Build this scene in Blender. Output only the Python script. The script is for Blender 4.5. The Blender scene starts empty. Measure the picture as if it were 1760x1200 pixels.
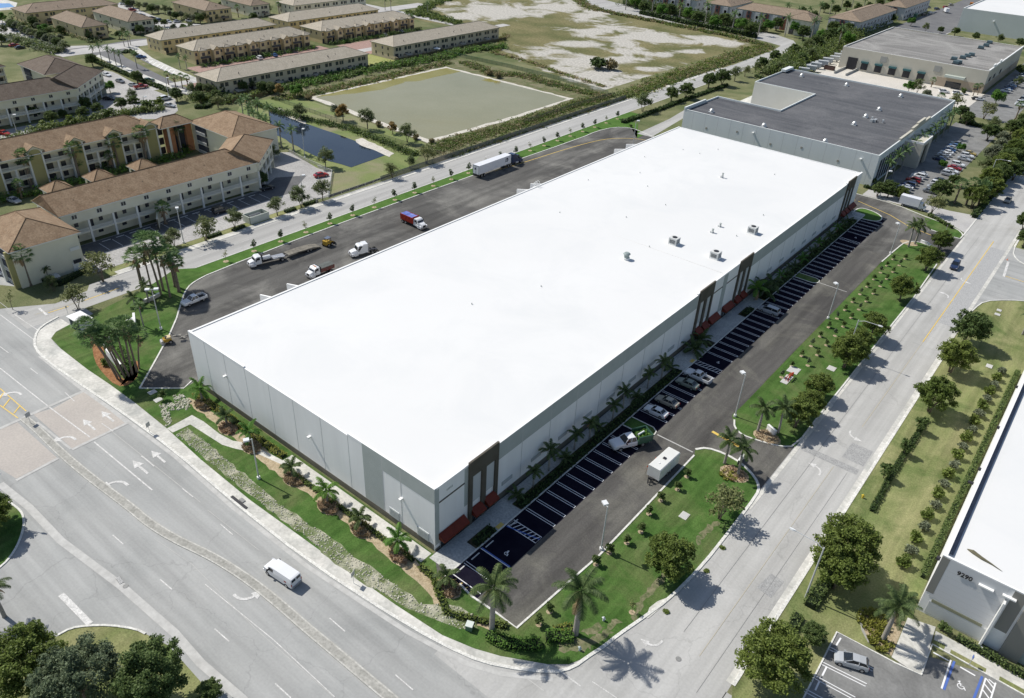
import bpy, math, random
from mathutils import Vector, Matrix
from math import sin, cos, pi, radians, sqrt, atan2, hypot
SC = bpy.context.scene
COL = SC.collection
# ---------------------------------------------------------------- camera (fitted to the photograph)
CP = Vector((55.934, -56.5921, 87.4555)); YAW, PITCH, ROLL, FOC = 2.22702, 0.573433, 0.0532098, 1316.986
_f = Vector((cos(YAW)*cos(PITCH), sin(YAW)*cos(PITCH), -sin(PITCH)))
_r = _f.cross(Vector((0, 0, 1))).normalized(); _u = _r.cross(_f)
_R = cos(ROLL)*_r + sin(ROLL)*_u; _U = -sin(ROLL)*_r + cos(ROLL)*_u
cam = bpy.data.cameras.new('camera'); camo = bpy.data.objects.new('camera', cam); COL.objects.link(camo)
camo.matrix_world = Matrix(((_R.x, _U.x, -_f.x, CP.x), (_R.y, _U.y, -_f.y, CP.y), (_R.z, _U.z, -_f.z, CP.z), (0, 0, 0, 1)))
cam.sensor_width = 36; cam.lens = 36*FOC/1760; cam.clip_end = 9000; cam.clip_start = 1
SC.camera = camo
# ---------------------------------------------------------------- sky and sun
SUN_EL, SUN_DX, SUN_DY = radians(49.3), 1.0, 0.15      # shadows run towards +x, a little +y
w = bpy.data.worlds.new("World"); SC.world = w; w.use_nodes = True
nt = w.node_tree; bg = nt.nodes['Background']; sky = nt.nodes.new('ShaderNodeTexSky')
sky.sky_type = 'NISHITA'; sky.sun_disc = False; sky.sun_elevation = SUN_EL
sky.sun_rotation = atan2(-SUN_DX, -SUN_DY)
nt.links.new(sky.outputs[0], bg.inputs[0]); bg.inputs[1].default_value = 0.10
sl = bpy.data.lights.new('sun', 'SUN'); sl.energy = 4.5; sl.angle = radians(0.5); sl.color = (1, 0.96, 0.89)
so = bpy.data.objects.new('sun', sl); COL.objects.link(so)
_n = hypot(SUN_DX, SUN_DY)
sd = Vector((SUN_DX/_n*cos(SUN_EL), SUN_DY/_n*cos(SUN_EL), -sin(SUN_EL)))
so.rotation_euler = sd.to_track_quat('-Z', 'Y').to_euler(); so.location = (0, 0, 200)
SC.view_settings.view_transform = 'Standard'; SC.view_settings.look = 'None'
SC.view_settings.exposure = 0.02; SC.view_settings.gamma = 1
SC.cycles.max_bounces = 5; SC.cycles.diffuse_bounces = 3; SC.cycles.glossy_bounces = 2; SC.cycles.transparent_max_bounces = 8
SC.cycles.use_denoising = True
# ---------------------------------------------------------------- helpers
def G(px, py, z=0.0):
    "point of the photograph (1760 px wide) -> place in the world at height z"
    d = _f + _R*((px-880)/FOC) - _U*((py-600)/FOC)
    return CP + d*((z-CP.z)/d.z)
def gp(pts):
    return [(lambda v: (v.x, v.y))(G(*p)) for p in pts]
def W(*pts):
    "mixed list: ('w',x,y) world or (px,py) photo"
    o = []
    for p in pts:
        if len(p) == 3: o.append((p[1], p[2]))
        else:
            v = G(*p); o.append((v.x, v.y))
    return o
MATS = {}
def mat(name, c1, c2=None, scale=0.3, rough=0.85, metal=0.0, bump=0.0, fine=None, stretch=None, spec=0.3, mid=(0.35, 0.65), isl=False, detail=6, c3=None, s3=0.05, coat=0, vary=0, emis=None, fa=0.2, streak=None, sk=(0.86, 1.1), crack=True):
    if name in MATS: return MATS[name]
    m = bpy.data.materials.new(name); m.use_nodes = True; t = m.node_tree; b = t.nodes['Principled BSDF']
    N = t.nodes.new; L = t.links.new
    b.inputs['Roughness'].default_value = rough; b.inputs['Metallic'].default_value = metal
    b.inputs['Specular IOR Level'].default_value = spec
    if coat: b.inputs['Coat Weight'].default_value = coat
    b.inputs['Base Color'].default_value = (*c1, 1); out = None
    m.diffuse_color = (*c1, 1)
    if c2:
        tc = N('ShaderNodeTexCoord'); mp = N('ShaderNodeMapping'); L(tc.outputs['Object'], mp.inputs[0])
        if stretch: mp.inputs['Scale'].default_value = stretch
        mx = N('ShaderNodeMix'); mx.data_type = 'RGBA'
        mx.inputs[6].default_value = (*c1, 1); mx.inputs[7].default_value = (*c2, 1)
        if isl:
            g = N('ShaderNodeNewGeometry'); L(g.outputs['Random Per Island'], mx.inputs[0])
        else:
            n = N('ShaderNodeTexNoise'); n.inputs['Scale'].default_value = scale; n.inputs['Detail'].default_value = detail
            n.inputs['Roughness'].default_value = 0.62
            L(mp.outputs[0], n.inputs['Vector'])
            r = N('ShaderNodeMapRange'); r.inputs[1].default_value = mid[0]; r.inputs[2].default_value = mid[1]
            L(n.outputs[0], r.inputs[0]); L(r.outputs[0], mx.inputs[0])
            if bump:
                n2 = N('ShaderNodeTexNoise'); n2.inputs['Scale'].default_value = fine or scale*8; n2.inputs['Detail'].default_value = 4
                L(mp.outputs[0], n2.inputs['Vector'])
                bp = N('ShaderNodeBump'); bp.inputs['Strength'].default_value = bump; bp.inputs['Distance'].default_value = 0.1
                L(n2.outputs[0], bp.inputs['Height']); L(bp.outputs[0], b.inputs['Normal'])
        out = mx.outputs[2]
        if c3:
            n3 = N('ShaderNodeTexNoise'); n3.inputs['Scale'].default_value = s3; n3.inputs['Detail'].default_value = 7; n3.inputs['Roughness'].default_value = 0.65
            n3.inputs['Distortion'].default_value = 0.6
            L(tc.outputs['Object'], n3.inputs['Vector'])
            r3 = N('ShaderNodeMapRange'); r3.inputs[1].default_value = 0.47; r3.inputs[2].default_value = 0.66
            L(n3.outputs[0], r3.inputs[0])
            m3 = N('ShaderNodeMix'); m3.data_type = 'RGBA'; m3.inputs[7].default_value = (*c3, 1)
            L(r3.outputs[0], m3.inputs[0]); L(out, m3.inputs[6]); out = m3.outputs[2]
    if fine and out is not None:
        # fine grain in value
        n4 = N('ShaderNodeTexNoise'); n4.inputs['Scale'].default_value = fine; n4.inputs['Detail'].default_value = 3
        L(tc.outputs['Object'], n4.inputs['Vector'])
        r4 = N('ShaderNodeMapRange'); r4.inputs[1].default_value = 0.3; r4.inputs[2].default_value = 0.7; r4.inputs[3].default_value = 1-fa; r4.inputs[4].default_value = 1+fa
        L(n4.outputs[0], r4.inputs[0])
        m4 = N('ShaderNodeMix'); m4.data_type = 'RGBA'; m4.blend_type = 'MULTIPLY'; m4.inputs[0].default_value = 1
        L(out, m4.inputs[6]); L(r4.outputs[0], m4.inputs[7]); out = m4.outputs[2]
    if streak and out is not None:
        # tyre wear and stains drawn out along the lane
        ms = N('ShaderNodeMapping'); ms.inputs['Scale'].default_value = streak; L(tc.outputs['Object'], ms.inputs[0])
        n7 = N('ShaderNodeTexNoise'); n7.inputs['Scale'].default_value = 1.0; n7.inputs['Detail'].default_value = 6; n7.inputs['Roughness'].default_value = 0.6
        L(ms.outputs[0], n7.inputs['Vector'])
        r7 = N('ShaderNodeMapRange'); r7.inputs[1].default_value = 0.34; r7.inputs[2].default_value = 0.62; r7.inputs[3].default_value = sk[0]; r7.inputs[4].default_value = sk[1]
        L(n7.outputs[0], r7.inputs[0])
        m7 = N('ShaderNodeMix'); m7.data_type = 'RGBA'; m7.blend_type = 'MULTIPLY'; m7.inputs[0].default_value = 1
        L(out, m7.inputs[6]); L(r7.outputs[0], m7.inputs[7]); out = m7.outputs[2]
        if not crack: sk = None
    if streak and sk and out is not None:
        vo = N('ShaderNodeTexVoronoi'); vo.feature = 'DISTANCE_TO_EDGE'; vo.inputs['Scale'].default_value = 0.06
        nn = N('ShaderNodeTexNoise'); nn.inputs['Scale'].default_value = 0.3; nn.inputs['Detail'].default_value = 5; L(tc.outputs['Object'], nn.inputs['Vector'])
        va = N('ShaderNodeVectorMath'); va.operation = 'MULTIPLY_ADD'; va.inputs[1].default_value = (5, 5, 0); L(nn.outputs[1], va.inputs[0]); L(tc.outputs['Object'], va.inputs[2]); L(va.outputs[0], vo.inputs['Vector'])
        r8 = N('ShaderNodeMapRange'); r8.inputs[1].default_value = 0.0; r8.inputs[2].default_value = 0.006; r8.inputs[3].default_value = 0.86; r8.inputs[4].default_value = 1.0
        L(vo.outputs['Distance'], r8.inputs[0])
        m8 = N('ShaderNodeMix'); m8.data_type = 'RGBA'; m8.blend_type = 'MULTIPLY'; m8.inputs[0].default_value = 1
        L(out, m8.inputs[6]); L(r8.outputs[0], m8.inputs[7]); out = m8.outputs[2]
    if vary:
        oi = N('ShaderNodeObjectInfo'); hs = N('ShaderNodeHueSaturation')
        r5 = N('ShaderNodeMapRange'); r5.inputs[3].default_value = 1-vary; r5.inputs[4].default_value = 1+vary
        L(oi.outputs['Random'], r5.inputs[0]); L(r5.outputs[0], hs.inputs['Value'])
        r6 = N('ShaderNodeMapRange'); r6.inputs[3].default_value = 0.5+vary*0.07; r6.inputs[4].default_value = 0.5-vary*0.07
        L(oi.outputs['Random'], r6.inputs[0]); L(r6.outputs[0], hs.inputs['Hue'])
        if out is None: hs.inputs['Color'].default_value = (*c1, 1)
        else: L(out, hs.inputs['Color'])
        out = hs.outputs[0]
    if out is not None: L(out, b.inputs['Base Color'])
    if emis: b.inputs['Emission Color'].default_value = (*emis, 1); b.inputs['Emission Strength'].default_value = 1
    MATS[name] = m
    return m
class MB:
    "collects faces; build() makes ONE mesh object"
    def __init__(s): s.v = []; s.f = []; s.m = []; s.mats = []
    def mi(s, m):
        if m not in s.mats: s.mats.append(m)
        return s.mats.index(m)
    def poly(s, pts, m):
        b = len(s.v); s.v += [tuple(p) for p in pts]; s.f.append(tuple(range(b, b+len(pts)))); s.m.append(s.mi(m))
    def faces(s, vs, fs, m):
        b = len(s.v); s.v += [tuple(p) for p in vs]; k = s.mi(m)
        for f in fs: s.f.append(tuple(b+i for i in f)); s.m.append(k)
    def box(s, x0, x1, y0, y1, z0, z1, m, rot=0, c=None, bottom=True):
        vs = [(x, y, z) for z in (z0, z1) for x, y in ((x0, y0), (x1, y0), (x1, y1), (x0, y1))]
        if rot:
            cx, cy = c if c else ((x0+x1)/2, (y0+y1)/2); a, b = cos(rot), sin(rot)
            vs = [(cx+(x-cx)*a-(y-cy)*b, cy+(x-cx)*b+(y-cy)*a, z) for x, y, z in vs]
        fs = [(4, 5, 6, 7), (0, 1, 5, 4), (1, 2, 6, 5), (2, 3, 7, 6), (3, 0, 4, 7)]
        if bottom: fs.append((3, 2, 1, 0))
        s.faces(vs, fs, m)
    def prism(s, pts, z0, z1, m, top=None):
        n = len(pts); a = 0
        for i in range(n): a += pts[i][0]*pts[(i+1) % n][1]-pts[(i+1) % n][0]*pts[i][1]
        if a < 0: pts = pts[::-1]
        vs = [(x, y, z0) for x, y in pts]+[(x, y, z1) for x, y in pts]
        s.faces(vs, [(i, (i+1) % n, n+(i+1) % n, n+i) for i in range(n)], m)
        s.poly([(x, y, z1) for x, y in pts], top or m)
    def sideprism(s, prof, y0, y1, m):
        "profile in x,z pushed along y"
        n = len(prof)
        vs = [(x, y0, z) for x, z in prof]+[(x, y1, z) for x, z in prof]
        s.faces(vs, [(i, (i+1) % n, n+(i+1) % n, n+i) for i in range(n)]+[tuple(range(n))[::-1], tuple(range(n, 2*n))], m)
    def tube(s, pts, rs, m, n=6, cap=True):
        rings = []
        for i, p in enumerate(pts):
            p = Vector(p); a = Vector(pts[max(i-1, 0)]); b = Vector(pts[min(i+1, len(pts)-1)])
            d = (b-a).normalized(); u = d.cross(Vector((0, 0, 1)))
            if u.length < 1e-3: u = Vector((1, 0, 0))
            u.normalize(); v = d.cross(u); r = rs[i] if isinstance(rs, (list, tuple)) else rs
            rings.append([p+u*(r*cos(2*pi*k/n))+v*(r*sin(2*pi*k/n)) for k in range(n)])
        vs = [q for rg in rings for q in rg]
        fs = [(i*n+k, i*n+(k+1) % n, (i+1)*n+(k+1) % n, (i+1)*n+k) for i in range(len(pts)-1) for k in range(n)]
        if cap: fs += [tuple(range(n))[::-1], tuple((len(pts)-1)*n+k for k in range(n))]
        s.faces(vs, fs, m)
    def cyl(s, c, r, h, m, n=12, axis='z', r2=None):
        r2 = r if r2 is None else r2; x, y, z = c
        def P(a, rr, t):
            if axis == 'z': return (x+rr*cos(a), y+rr*sin(a), z+t)
            if axis == 'y': return (x+rr*cos(a), y+t, z+rr*sin(a))
            return (x+t, y+rr*cos(a), z+rr*sin(a))
        vs = [P(2*pi*k/n, r, 0) for k in range(n)]+[P(2*pi*k/n, r2, h) for k in range(n)]
        s.faces(vs, [(k, (k+1) % n, n+(k+1) % n, n+k) for k in range(n)]+[tuple(range(n))[::-1], tuple(range(n, 2*n))], m)
    def loft(s, loops, m, cap=True):
        n = len(loops[0]); vs = [q for l in loops for q in l]
        fs = [(i*n+k, i*n+(k+1) % n, (i+1)*n+(k+1) % n, (i+1)*n+k) for i in range(len(loops)-1) for k in range(n)]
        if cap: fs += [tuple(range(n))[::-1], tuple((len(loops)-1)*n+k for k in range(n))]
        s.faces(vs, fs, m)
    def mesh(s, name, smooth=False):
        me = bpy.data.meshes.new(name); me.from_pydata(s.v, [], s.f)
        for m in s.mats: me.materials.append(m)
        me.polygons.foreach_set('material_index', s.m)
        if smooth: me.polygons.foreach_set('use_smooth', [True]*len(s.f))
        me.update(); return me
    def build(s, name, parent=None, smooth=False, loc=None):
        o = bpy.data.objects.new(name, s.mesh(name, smooth)); COL.objects.link(o)
        if parent is not None: o.parent = parent
        if loc: o.location = loc
        return o
USED = {}
def tag(o, label, cat, group=None, kind=None):
    if label:
        USED[label] = USED.get(label, 0)+1
        o['label'] = label
    if cat: o['category'] = cat
    if group: o['group'] = group
    if kind: o['kind'] = kind
    return o
def struct(o): o['kind'] = 'structure'; return o
def empty(name, loc=(0, 0, 0), rz=0.0, label=None, cat=None, group=None):
    o = bpy.data.objects.new(name, None); o.location = loc; o.rotation_euler = (0, 0, rz); o.empty_display_size = 0.5
    COL.objects.link(o)
    if label: tag(o, label, cat, group)
    return o
KIDS = {}
def kids(o): return [c for c in o.children]
def dup(root, loc, rz=0.0, label=None, sc=1.0, cat=None, group=None, parent=None):
    r = root.copy(); COL.objects.link(r); r.location = loc; r.rotation_euler = (0, 0, rz)
    r.scale = (sc, sc, sc) if not isinstance(sc, tuple) else sc
    if parent is not None: r.parent = parent
    if label: r['label'] = label
    if cat: r['category'] = cat
    if group: r['group'] = group
    for ch in list(root.children):
        c = ch.copy(); COL.objects.link(c); c.parent = r
        for g in ch.children:
            d = g.copy(); COL.objects.link(d); d.parent = c
    return r
ORD = ['first', 'second', 'third', 'fourth', 'fifth', 'sixth', 'seventh', 'eighth', 'ninth', 'tenth', 'eleventh', 'twelfth', 'thirteenth', 'fourteenth', 'fifteenth', 'sixteenth', 'seventeenth', 'eighteenth', 'nineteenth', 'twentieth', 'twenty-first', 'twenty-second', 'twenty-third', 'twenty-fourth', 'twenty-fifth', 'twenty-sixth', 'twenty-seventh', 'twenty-eighth', 'twenty-ninth', 'thirtieth', 'thirty-first', 'thirty-second', 'thirty-third', 'thirty-fourth', 'thirty-fifth', 'thirty-sixth']
def sheet(name, pts, z, m, kind='structure'):
    b = MB(); b.poly([(x, y, z) for x, y in pts], m); me = b.mesh(name)
    o = bpy.data.objects.new(name, me); COL.objects.link(o)
    if me.polygons[0].normal.z < 0: me.flip_normals()
    o['kind'] = kind
    return o
def offset(pts, d, closed=False):
    out = []; n = len(pts)
    for i in range(n):
        if closed: a, b = pts[(i-1) % n], pts[(i+1) % n]
        else: a, b = pts[max(i-1, 0)], pts[min(i+1, n-1)]
        dx, dy = b[0]-a[0], b[1]-a[1]; l = hypot(dx, dy) or 1
        out.append((pts[i][0]-dy/l*d, pts[i][1]+dx/l*d))
    return out
STEP = [0]
def strip(mb, pts, wd, z, m, closed=False):
    STEP[0] = (STEP[0]+1) % 29; z += STEP[0]*.00025      # overlapping strips never share a plane
    a, b = offset(pts, wd/2, closed), offset(pts, -wd/2, closed); n = len(pts)
    for i in range(n if closed else n-1):
        j = (i+1) % n; mb.poly([(*b[i], z), (*b[j], z), (*a[j], z), (*a[i], z)], m)
def kerbmb(mb, pts, wd, z0, z1, m, closed=False):
    a, b = offset(pts, wd/2, closed), offset(pts, -wd/2, closed); n = len(pts)
    for i in range(n if closed else n-1):
        j = (i+1) % n
        mb.poly([(*b[i], z1), (*b[j], z1), (*a[j], z1), (*a[i], z1)], m)
        mb.poly([(*b[i], z0), (*b[j], z0), (*b[j], z1), (*b[i], z1)], m)
        mb.poly([(*a[j], z0), (*a[i], z0), (*a[i], z1), (*a[j], z1)], m)
def smooth(pts, k=2, closed=False):
    for _ in range(k):
        o = [] if closed else [pts[0]]; n = len(pts)
        for i in range(n if closed else n-1):
            a, b = pts[i], pts[(i+1) % n]
            o += [(a[0]*.75+b[0]*.25, a[1]*.75+b[1]*.25), (a[0]*.25+b[0]*.75, a[1]*.25+b[1]*.75)]
        if not closed: o.append(pts[-1])
        pts = o
    return pts
def dashes(mb, p0, p1, on, off, wd, z, m, start=0.0):
    dx, dy = p1[0]-p0[0], p1[1]-p0[1]; L = hypot(dx, dy); ux, uy = dx/L, dy/L; t = start
    while t < L:
        e = min(t+on, L); strip(mb, [(p0[0]+ux*t, p0[1]+uy*t), (p0[0]+ux*e, p0[1]+uy*e)], wd, z, m); t += on+off
def ragged(pts, step=1.2, amp=0.5, rnd=None):
    "an irregular outline"
    rnd = rnd or random.Random(3); o = []; n = len(pts)
    for i in range(n):
        a, b = pts[i], pts[(i+1) % n]; L = hypot(b[0]-a[0], b[1]-a[1]); k = max(1, int(L/step))
        for j in range(k):
            t = j/k; o.append((a[0]+(b[0]-a[0])*t+rnd.uniform(-amp, amp), a[1]+(b[1]-a[1])*t+rnd.uniform(-amp, amp)))
    return o
def inside(x, y, poly):
    c = False; n = len(poly); j = n-1
    for i in range(n):
        xi, yi = poly[i]; xj, yj = poly[j]
        if (yi > y) != (yj > y) and x < (xj-xi)*(y-yi)/(yj-yi)+xi: c = not c
        j = i
    return c
# ================================================================ GROUND
CONC = mat('concrete_road', (0.345, 0.35, 0.34), (0.39, 0.39, 0.375), scale=0.03, fine=3.0, c3=(0.31, 0.315, 0.305), s3=0.05, fa=0.05, streak=(.02, .45, 1), sk=(.84, 1.08))
CONC2 = mat('concrete_road_pale', (0.42, 0.415, 0.395), (0.47, 0.465, 0.445), scale=0.05, fine=3.0, stretch=(1, .15, 1), c3=(0.385, 0.38, 0.36), s3=0.06, fa=0.05, streak=(.5, .012, 1), sk=(.86, 1.06))
BACKR = mat('concrete_road_back', (0.36, 0.355, 0.34), (0.42, 0.415, 0.395), scale=0.09, fine=3.0, stretch=(1, .1, 1), fa=0.06, streak=(.5, .015, 1), sk=(.88, 1.08))
WALK = mat('sidewalk_concrete', (0.56, 0.55, 0.50), (0.66, 0.64, 0.59), scale=0.25, fine=2.0, c3=(0.42, 0.42, 0.39), s3=0.15, fa=0.1, streak=(.3, .3, 1), sk=(.86, 1.06))
KERB = mat('kerb_concrete', (0.60, 0.59, 0.55), (0.7, 0.69, 0.64), scale=0.5, fine=4)
ASPH = mat('new_asphalt', (0.070, 0.068, 0.064), (0.100, 0.097, 0.090), scale=0.12, fine=4.0, stretch=(1, .25, 1), c3=(0.17, 0.165, 0.15), s3=0.06, spec=0.2, fa=0.14, streak=(.35, .03, 1), sk=(.8, 1.35))
LOTA = mat('new_asphalt_lot', (0.072, 0.069, 0.065), (0.098, 0.094, 0.086), scale=0.15, fine=4.0, stretch=(1, .2, 1), c3=(0.135, 0.13, 0.112), s3=0.09, spec=0.2, fa=0.14, streak=(.4, .03, 1), sk=(.82, 1.3))
ASPO = mat('old_asphalt', (0.20, 0.20, 0.195), (0.25, 0.25, 0.24), scale=0.1, fine=3.0, c3=(0.17, 0.17, 0.165), s3=0.1, fa=0.08, streak=(.3, .3, 1), sk=(.85, 1.1))
ASPM = mat('mid_asphalt', (0.13, 0.13, 0.135), (0.17, 0.17, 0.17), scale=0.1, fine=3.0)
LUSH = mat('lush_grass', (0.048, 0.104, 0.022), (0.084, 0.152, 0.038), scale=0.35, fine=5.0, c3=(0.125, 0.155, 0.058), s3=0.09, bump=0.6, rough=.95, spec=.1, streak=(.9, .05, 1), sk=(.82, 1.12), crack=False)
LUSHB = mat('bright_grass', (0.062, 0.135, 0.026), (0.095, 0.175, 0.042), scale=0.3, fine=5.0, bump=0.6, rough=.95, spec=.1)
DRY = mat('dry_grass', (0.17, 0.195, 0.075), (0.275, 0.27, 0.13), scale=0.22, fine=4.0, stretch=(1, .35, 1), c3=(0.10, 0.14, 0.045), s3=0.08, bump=0.4, rough=.95, spec=.1, streak=(.5, .03, 1), sk=(.8, 1.15), crack=False)
OLIVE = mat('olive_grass', (0.13, 0.145, 0.065), (0.215, 0.21, 0.115), scale=0.12, fine=3.0, c3=(0.085, 0.115, 0.045), s3=0.03, rough=.95, spec=.1)
SCRUB = mat('scrub_ground', (0.09, 0.12, 0.045), (0.19, 0.17, 0.10), scale=0.3, fine=2.0, c3=(0.24, 0.22, 0.15), s3=0.09, rough=.95, spec=.1)
SANDM = mat('pale_sand', (0.50, 0.47, 0.41), (0.62, 0.59, 0.52), scale=0.3, fine=2.0, rough=.95, spec=.1)
MULCH = mat('red_mulch', (0.22, 0.10, 0.045), (0.34, 0.18, 0.09), scale=1.5, fine=6, rough=.95, spec=.1)
MULCHB = mat('tan_mulch', (0.34, 0.27, 0.17), (0.46, 0.38, 0.26), scale=1.5, fine=6, rough=.95, spec=.1)
SOIL = mat('dark_soil', (0.05, 0.045, 0.03), (0.10, 0.09, 0.05), scale=1.2, fine=6, rough=.95, spec=.1)
PAVER = mat('red_pavers', (0.30, 0.19, 0.16), (0.38, 0.26, 0.22), scale=0.8, fine=3)
PINK = mat('pink_paving', (0.42, 0.385, 0.35), (0.47, 0.43, 0.385), scale=0.15, fine=3.0, fa=0.08)
WHITE = mat('white_marking', (0.50, 0.495, 0.475), (0.68, 0.67, 0.645), scale=1.4, rough=.7, fine=6)
WHITEN = mat('new_white_marking', (0.80, 0.80, 0.80), rough=.6)
FADED = mat('faded_marking', (0.42, 0.415, 0.395), (0.53, 0.525, 0.50), scale=0.8, rough=.8)
YEL = mat('yellow_marking', (0.66, 0.45, 0.09), (0.74, 0.54, 0.16), scale=1.0, rough=.7)
YELF = mat('faded_yellow_marking', (0.44, 0.41, 0.33), (0.50, 0.45, 0.33), scale=.8, rough=.8)
BLUE = mat('blue_marking', (0.09, 0.16, 0.45), rough=.7)
JOINT = mat('road_joint', (0.27, 0.27, 0.26), rough=.9)
sheet('ground', [(-2500, -1500), (1500, -1500), (1500, 3500), (-2500, 3500)], 0, OLIVE)
sheet('road', [(-500, -90), (400, -90), (400, -.6), (-500, -.6)], .012, CONC)
sheet('road', [(31, -12.6), (43.5, -12.6), (43.5, 900), (31, 900)], .02, CONC2)
sheet('road', [(43.4, -12.6), (60, -12.6), (60, 7.6), (43.4, 7.6)], .02, CONC2)
sheet('road', W(('w', -115, -12.6), ('w', -105.3, -12.6), ('w', -105.3, 340), (1330, 100), (1358, 86), (1370, 78), (1364, 70), (1335, 60), (1180, 29), (1060, 5), (990, -12), (960, -12), (1010, 8), (1040, 19), (1180, 44), (1290, 65), (1325, 74), (1342, 79), (1330, 86), ('w', -115, 340)), .02, BACKR)
sheet('sidewalk', [(-117, 12), (-114.9, 12), (-114.9, 330), (-117, 330)], .05, WALK)
sheet('lawn', [(-132, 98), (-117, 98), (-117, 390), (-132, 390)], .024, OLIVE)
sheet('road', W(('w', 43.4, 118), ('w', 43.4, 190), ('w', 60, 190), ('w', 90, 160), ('w', 90, 122), (1775, 519), (1730, 516), (1692, 518), (1675, 530)), .034, CONC)
sheet('road', [(12, -12.6), (31.05, -12.6), (31.05, 50), (12, 50)], .022, CONC2)
sheet('truck_court', W((240, 668), (262, 630), (300, 560), (314, 512), (322, 495), (335, 484), (362, 470), ('w', -101.5, 60), ('w', -101, 118), (1000, 237), (1025, 226), (1055, 219), (1085, 220), (1110, 230), (1145, 245), ('w', -62, 200), ('w', -3, 198.6), (1540, 352), (1590, 375), ('w', 31.2, 188), ('w', 31.2, 163), ('w', 22, 162), ('w', 18.5, 157), ('w', 18.6, 110), ('w', -30, 110), ('w', -30, 10), ('w', -60, 10), ('w', -61, 0.1), (338, 655), (316, 668)), .03, ASPH)
sheet('parking_lot', W((810, 1025), (888, 1080), ('w', 18.7, 12), ('w', 18.7, 45), ('w', 31.1, 45), ('w', 31.1, 76), ('w', 18.5, 76), ('w', 18.5, 157), ('w', 4.3, 157), ('w', 4.3, 183), ('w', 0.1, 183), ('w', .1, -4)), .042, LOTA)
# --- lawns
side_in = [(105, 600), (150, 635), (190, 662), (235, 695), (287, 737), (345, 790), (430, 860), (520, 925), (610, 990), (680, 1040), (760, 1092), (815, 1115), (860, 1128), (900, 1135), (940, 1142)]
kerb_r = [(978, 1142), (1012, 1128), (1036, 1113), (1062, 1092), (1100, 1066), (1150, 1030), (1205, 975), (1260, 905), (1300, 852)]
front = W(*side_in, *kerb_r, (1305, 838), (1297, 820), (1275, 797), (1245, 780), (1215, 770), (1195, 773), ('w', 18.6, 46), (1030, 955), (965, 1012), (888, 1080), (850, 1052), (810, 1025), (790, 1004), ('w', 3.4, -3.0), ('w', 0.3, -0.5), ('w', -61, -0.1), (338, 655), (316, 668), (240, 668), (262, 630), (300, 560), (314, 512), (322, 495), (335, 484), (362, 470), (300, 463), (250, 497), (200, 520), (150, 545), (120, 558), (95, 572), (88, 582))
sheet('lawn', front, .055, LUSH)
sheet('lawn', W((362, 470), ('w', -101.5, 60), ('w', -101, 118), (1000, 237), (1025, 226), (1055, 219), (1085, 220), (1110, 230), (1095, 238), ('w', -94, 212), ('w', -97, 224), ('w', -105.3, 224), ('w', -105.3, 26), (300, 463)), .05, LUSHB)
sheet('lawn', [(-105.3, 224), (-97, 224), (-97, 345), (-105.3, 345)], .048, OLIVE)
sheet('lawn', [(-97.2, 212), (-78, 212), (-80, 222), (-82, 345), (-97.2, 345)], .054, OLIVE)
sheet('lawn', W((1258, 714), (1262, 735), (1275, 748), (1300, 757), (1340, 768), (1367, 768), ('w', 30.9, 72), ('w', 30.9, 158), ('w', 29.8, 162), (1600, 424), (1575, 415), (1555, 417), (1542, 427), ('w', 18.6, 152), ('w', 18.6, 66)), .055, LUSH)
sheet('lawn', smooth(W((1466, 364), (1478, 357), (1500, 363), (1517, 373), (1513, 381), (1495, 380), (1465, 372)), 2, True), .055, LUSHB)
sheet('lawn', smooth(W((1586, 372), (1610, 380), (1645, 394), (1656, 404), (1650, 411), (1625, 404), (1596, 394)), 2, True), .055, LUSH)
sheet('lawn', W(('w', 43.7, 9), ('w', 43.7, 113), (1645, 575), (1660, 548), (1675, 530), (1692, 518), (1730, 516), (1775, 519), ('w', 90, 118), ('w', 58.6, 118), ('w', 58.6, 66), ('w', 58, 38), (1570, 1062), (1530, 1130), (1440, 1090), (1385, 1195), (1360, 1260), (1250, 1260)), .03, DRY)
sheet('lawn', W(('w', 43.9, 200), ('w', 44.2, 186), ('w', 46, 181), (1763, 456), ('w', 90, 156), ('w', 200, 150), ('w', 200, 900), ('w', 43.9, 900)), .03, DRY)
sheet('lawn', [(18.9, 198.6), (30.9, 190), (30.9, 700), (16.5, 700), (16.5, 300), (21, 215)], .034, OLIVE)
sheet('lawn', smooth(W((-60, 840), (0, 855), (30, 872), (42, 888), (40, 915), (25, 950), (0, 978), (-60, 1010)), 2, True), .03, LUSH)
sheet('lawn', W((-80, 1180), (20, 1140), (122, 1080), (150, 1076), (190, 1075), (235, 1082), (290, 1110), (330, 1155), (370, 1200), (400, 1260), (-80, 1300)), .03, DRY)
# grass between back road and apartments / pond
sheet('lawn', W(('w', -119.5, 10), ('w', -116, 10), ('w', -116, 120), ('w', -119.5, 120)), .03, DRY)
sheet('lawn', W((-60, 520), (0, 490), (40, 494), (141, 463), (160, 470), (150, 500), (95, 522), (30, 528), (0, 531), (-60, 545)), .03, OLIVE)
sheet('lawn', W((415, 175), (470, 170), (540, 175), (740, 250), (700, 290), (640, 315), (566, 340), (560, 300), (500, 258), (440, 235), (405, 200)), .03, mat('pond_bank_grass', (0.13, 0.18, 0.05), (0.2, 0.23, 0.08), scale=.15, fine=3, stretch=(.3, 1, 1), c3=(0.24, 0.22, 0.13), s3=.05))
sheet('lawn', W((168, 95), (200, 108), (235, 128), (300, 158), (330, 165), (345, 175), (300, 170), (240, 145), (190, 122), (165, 108)), .04, OLIVE)
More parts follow.
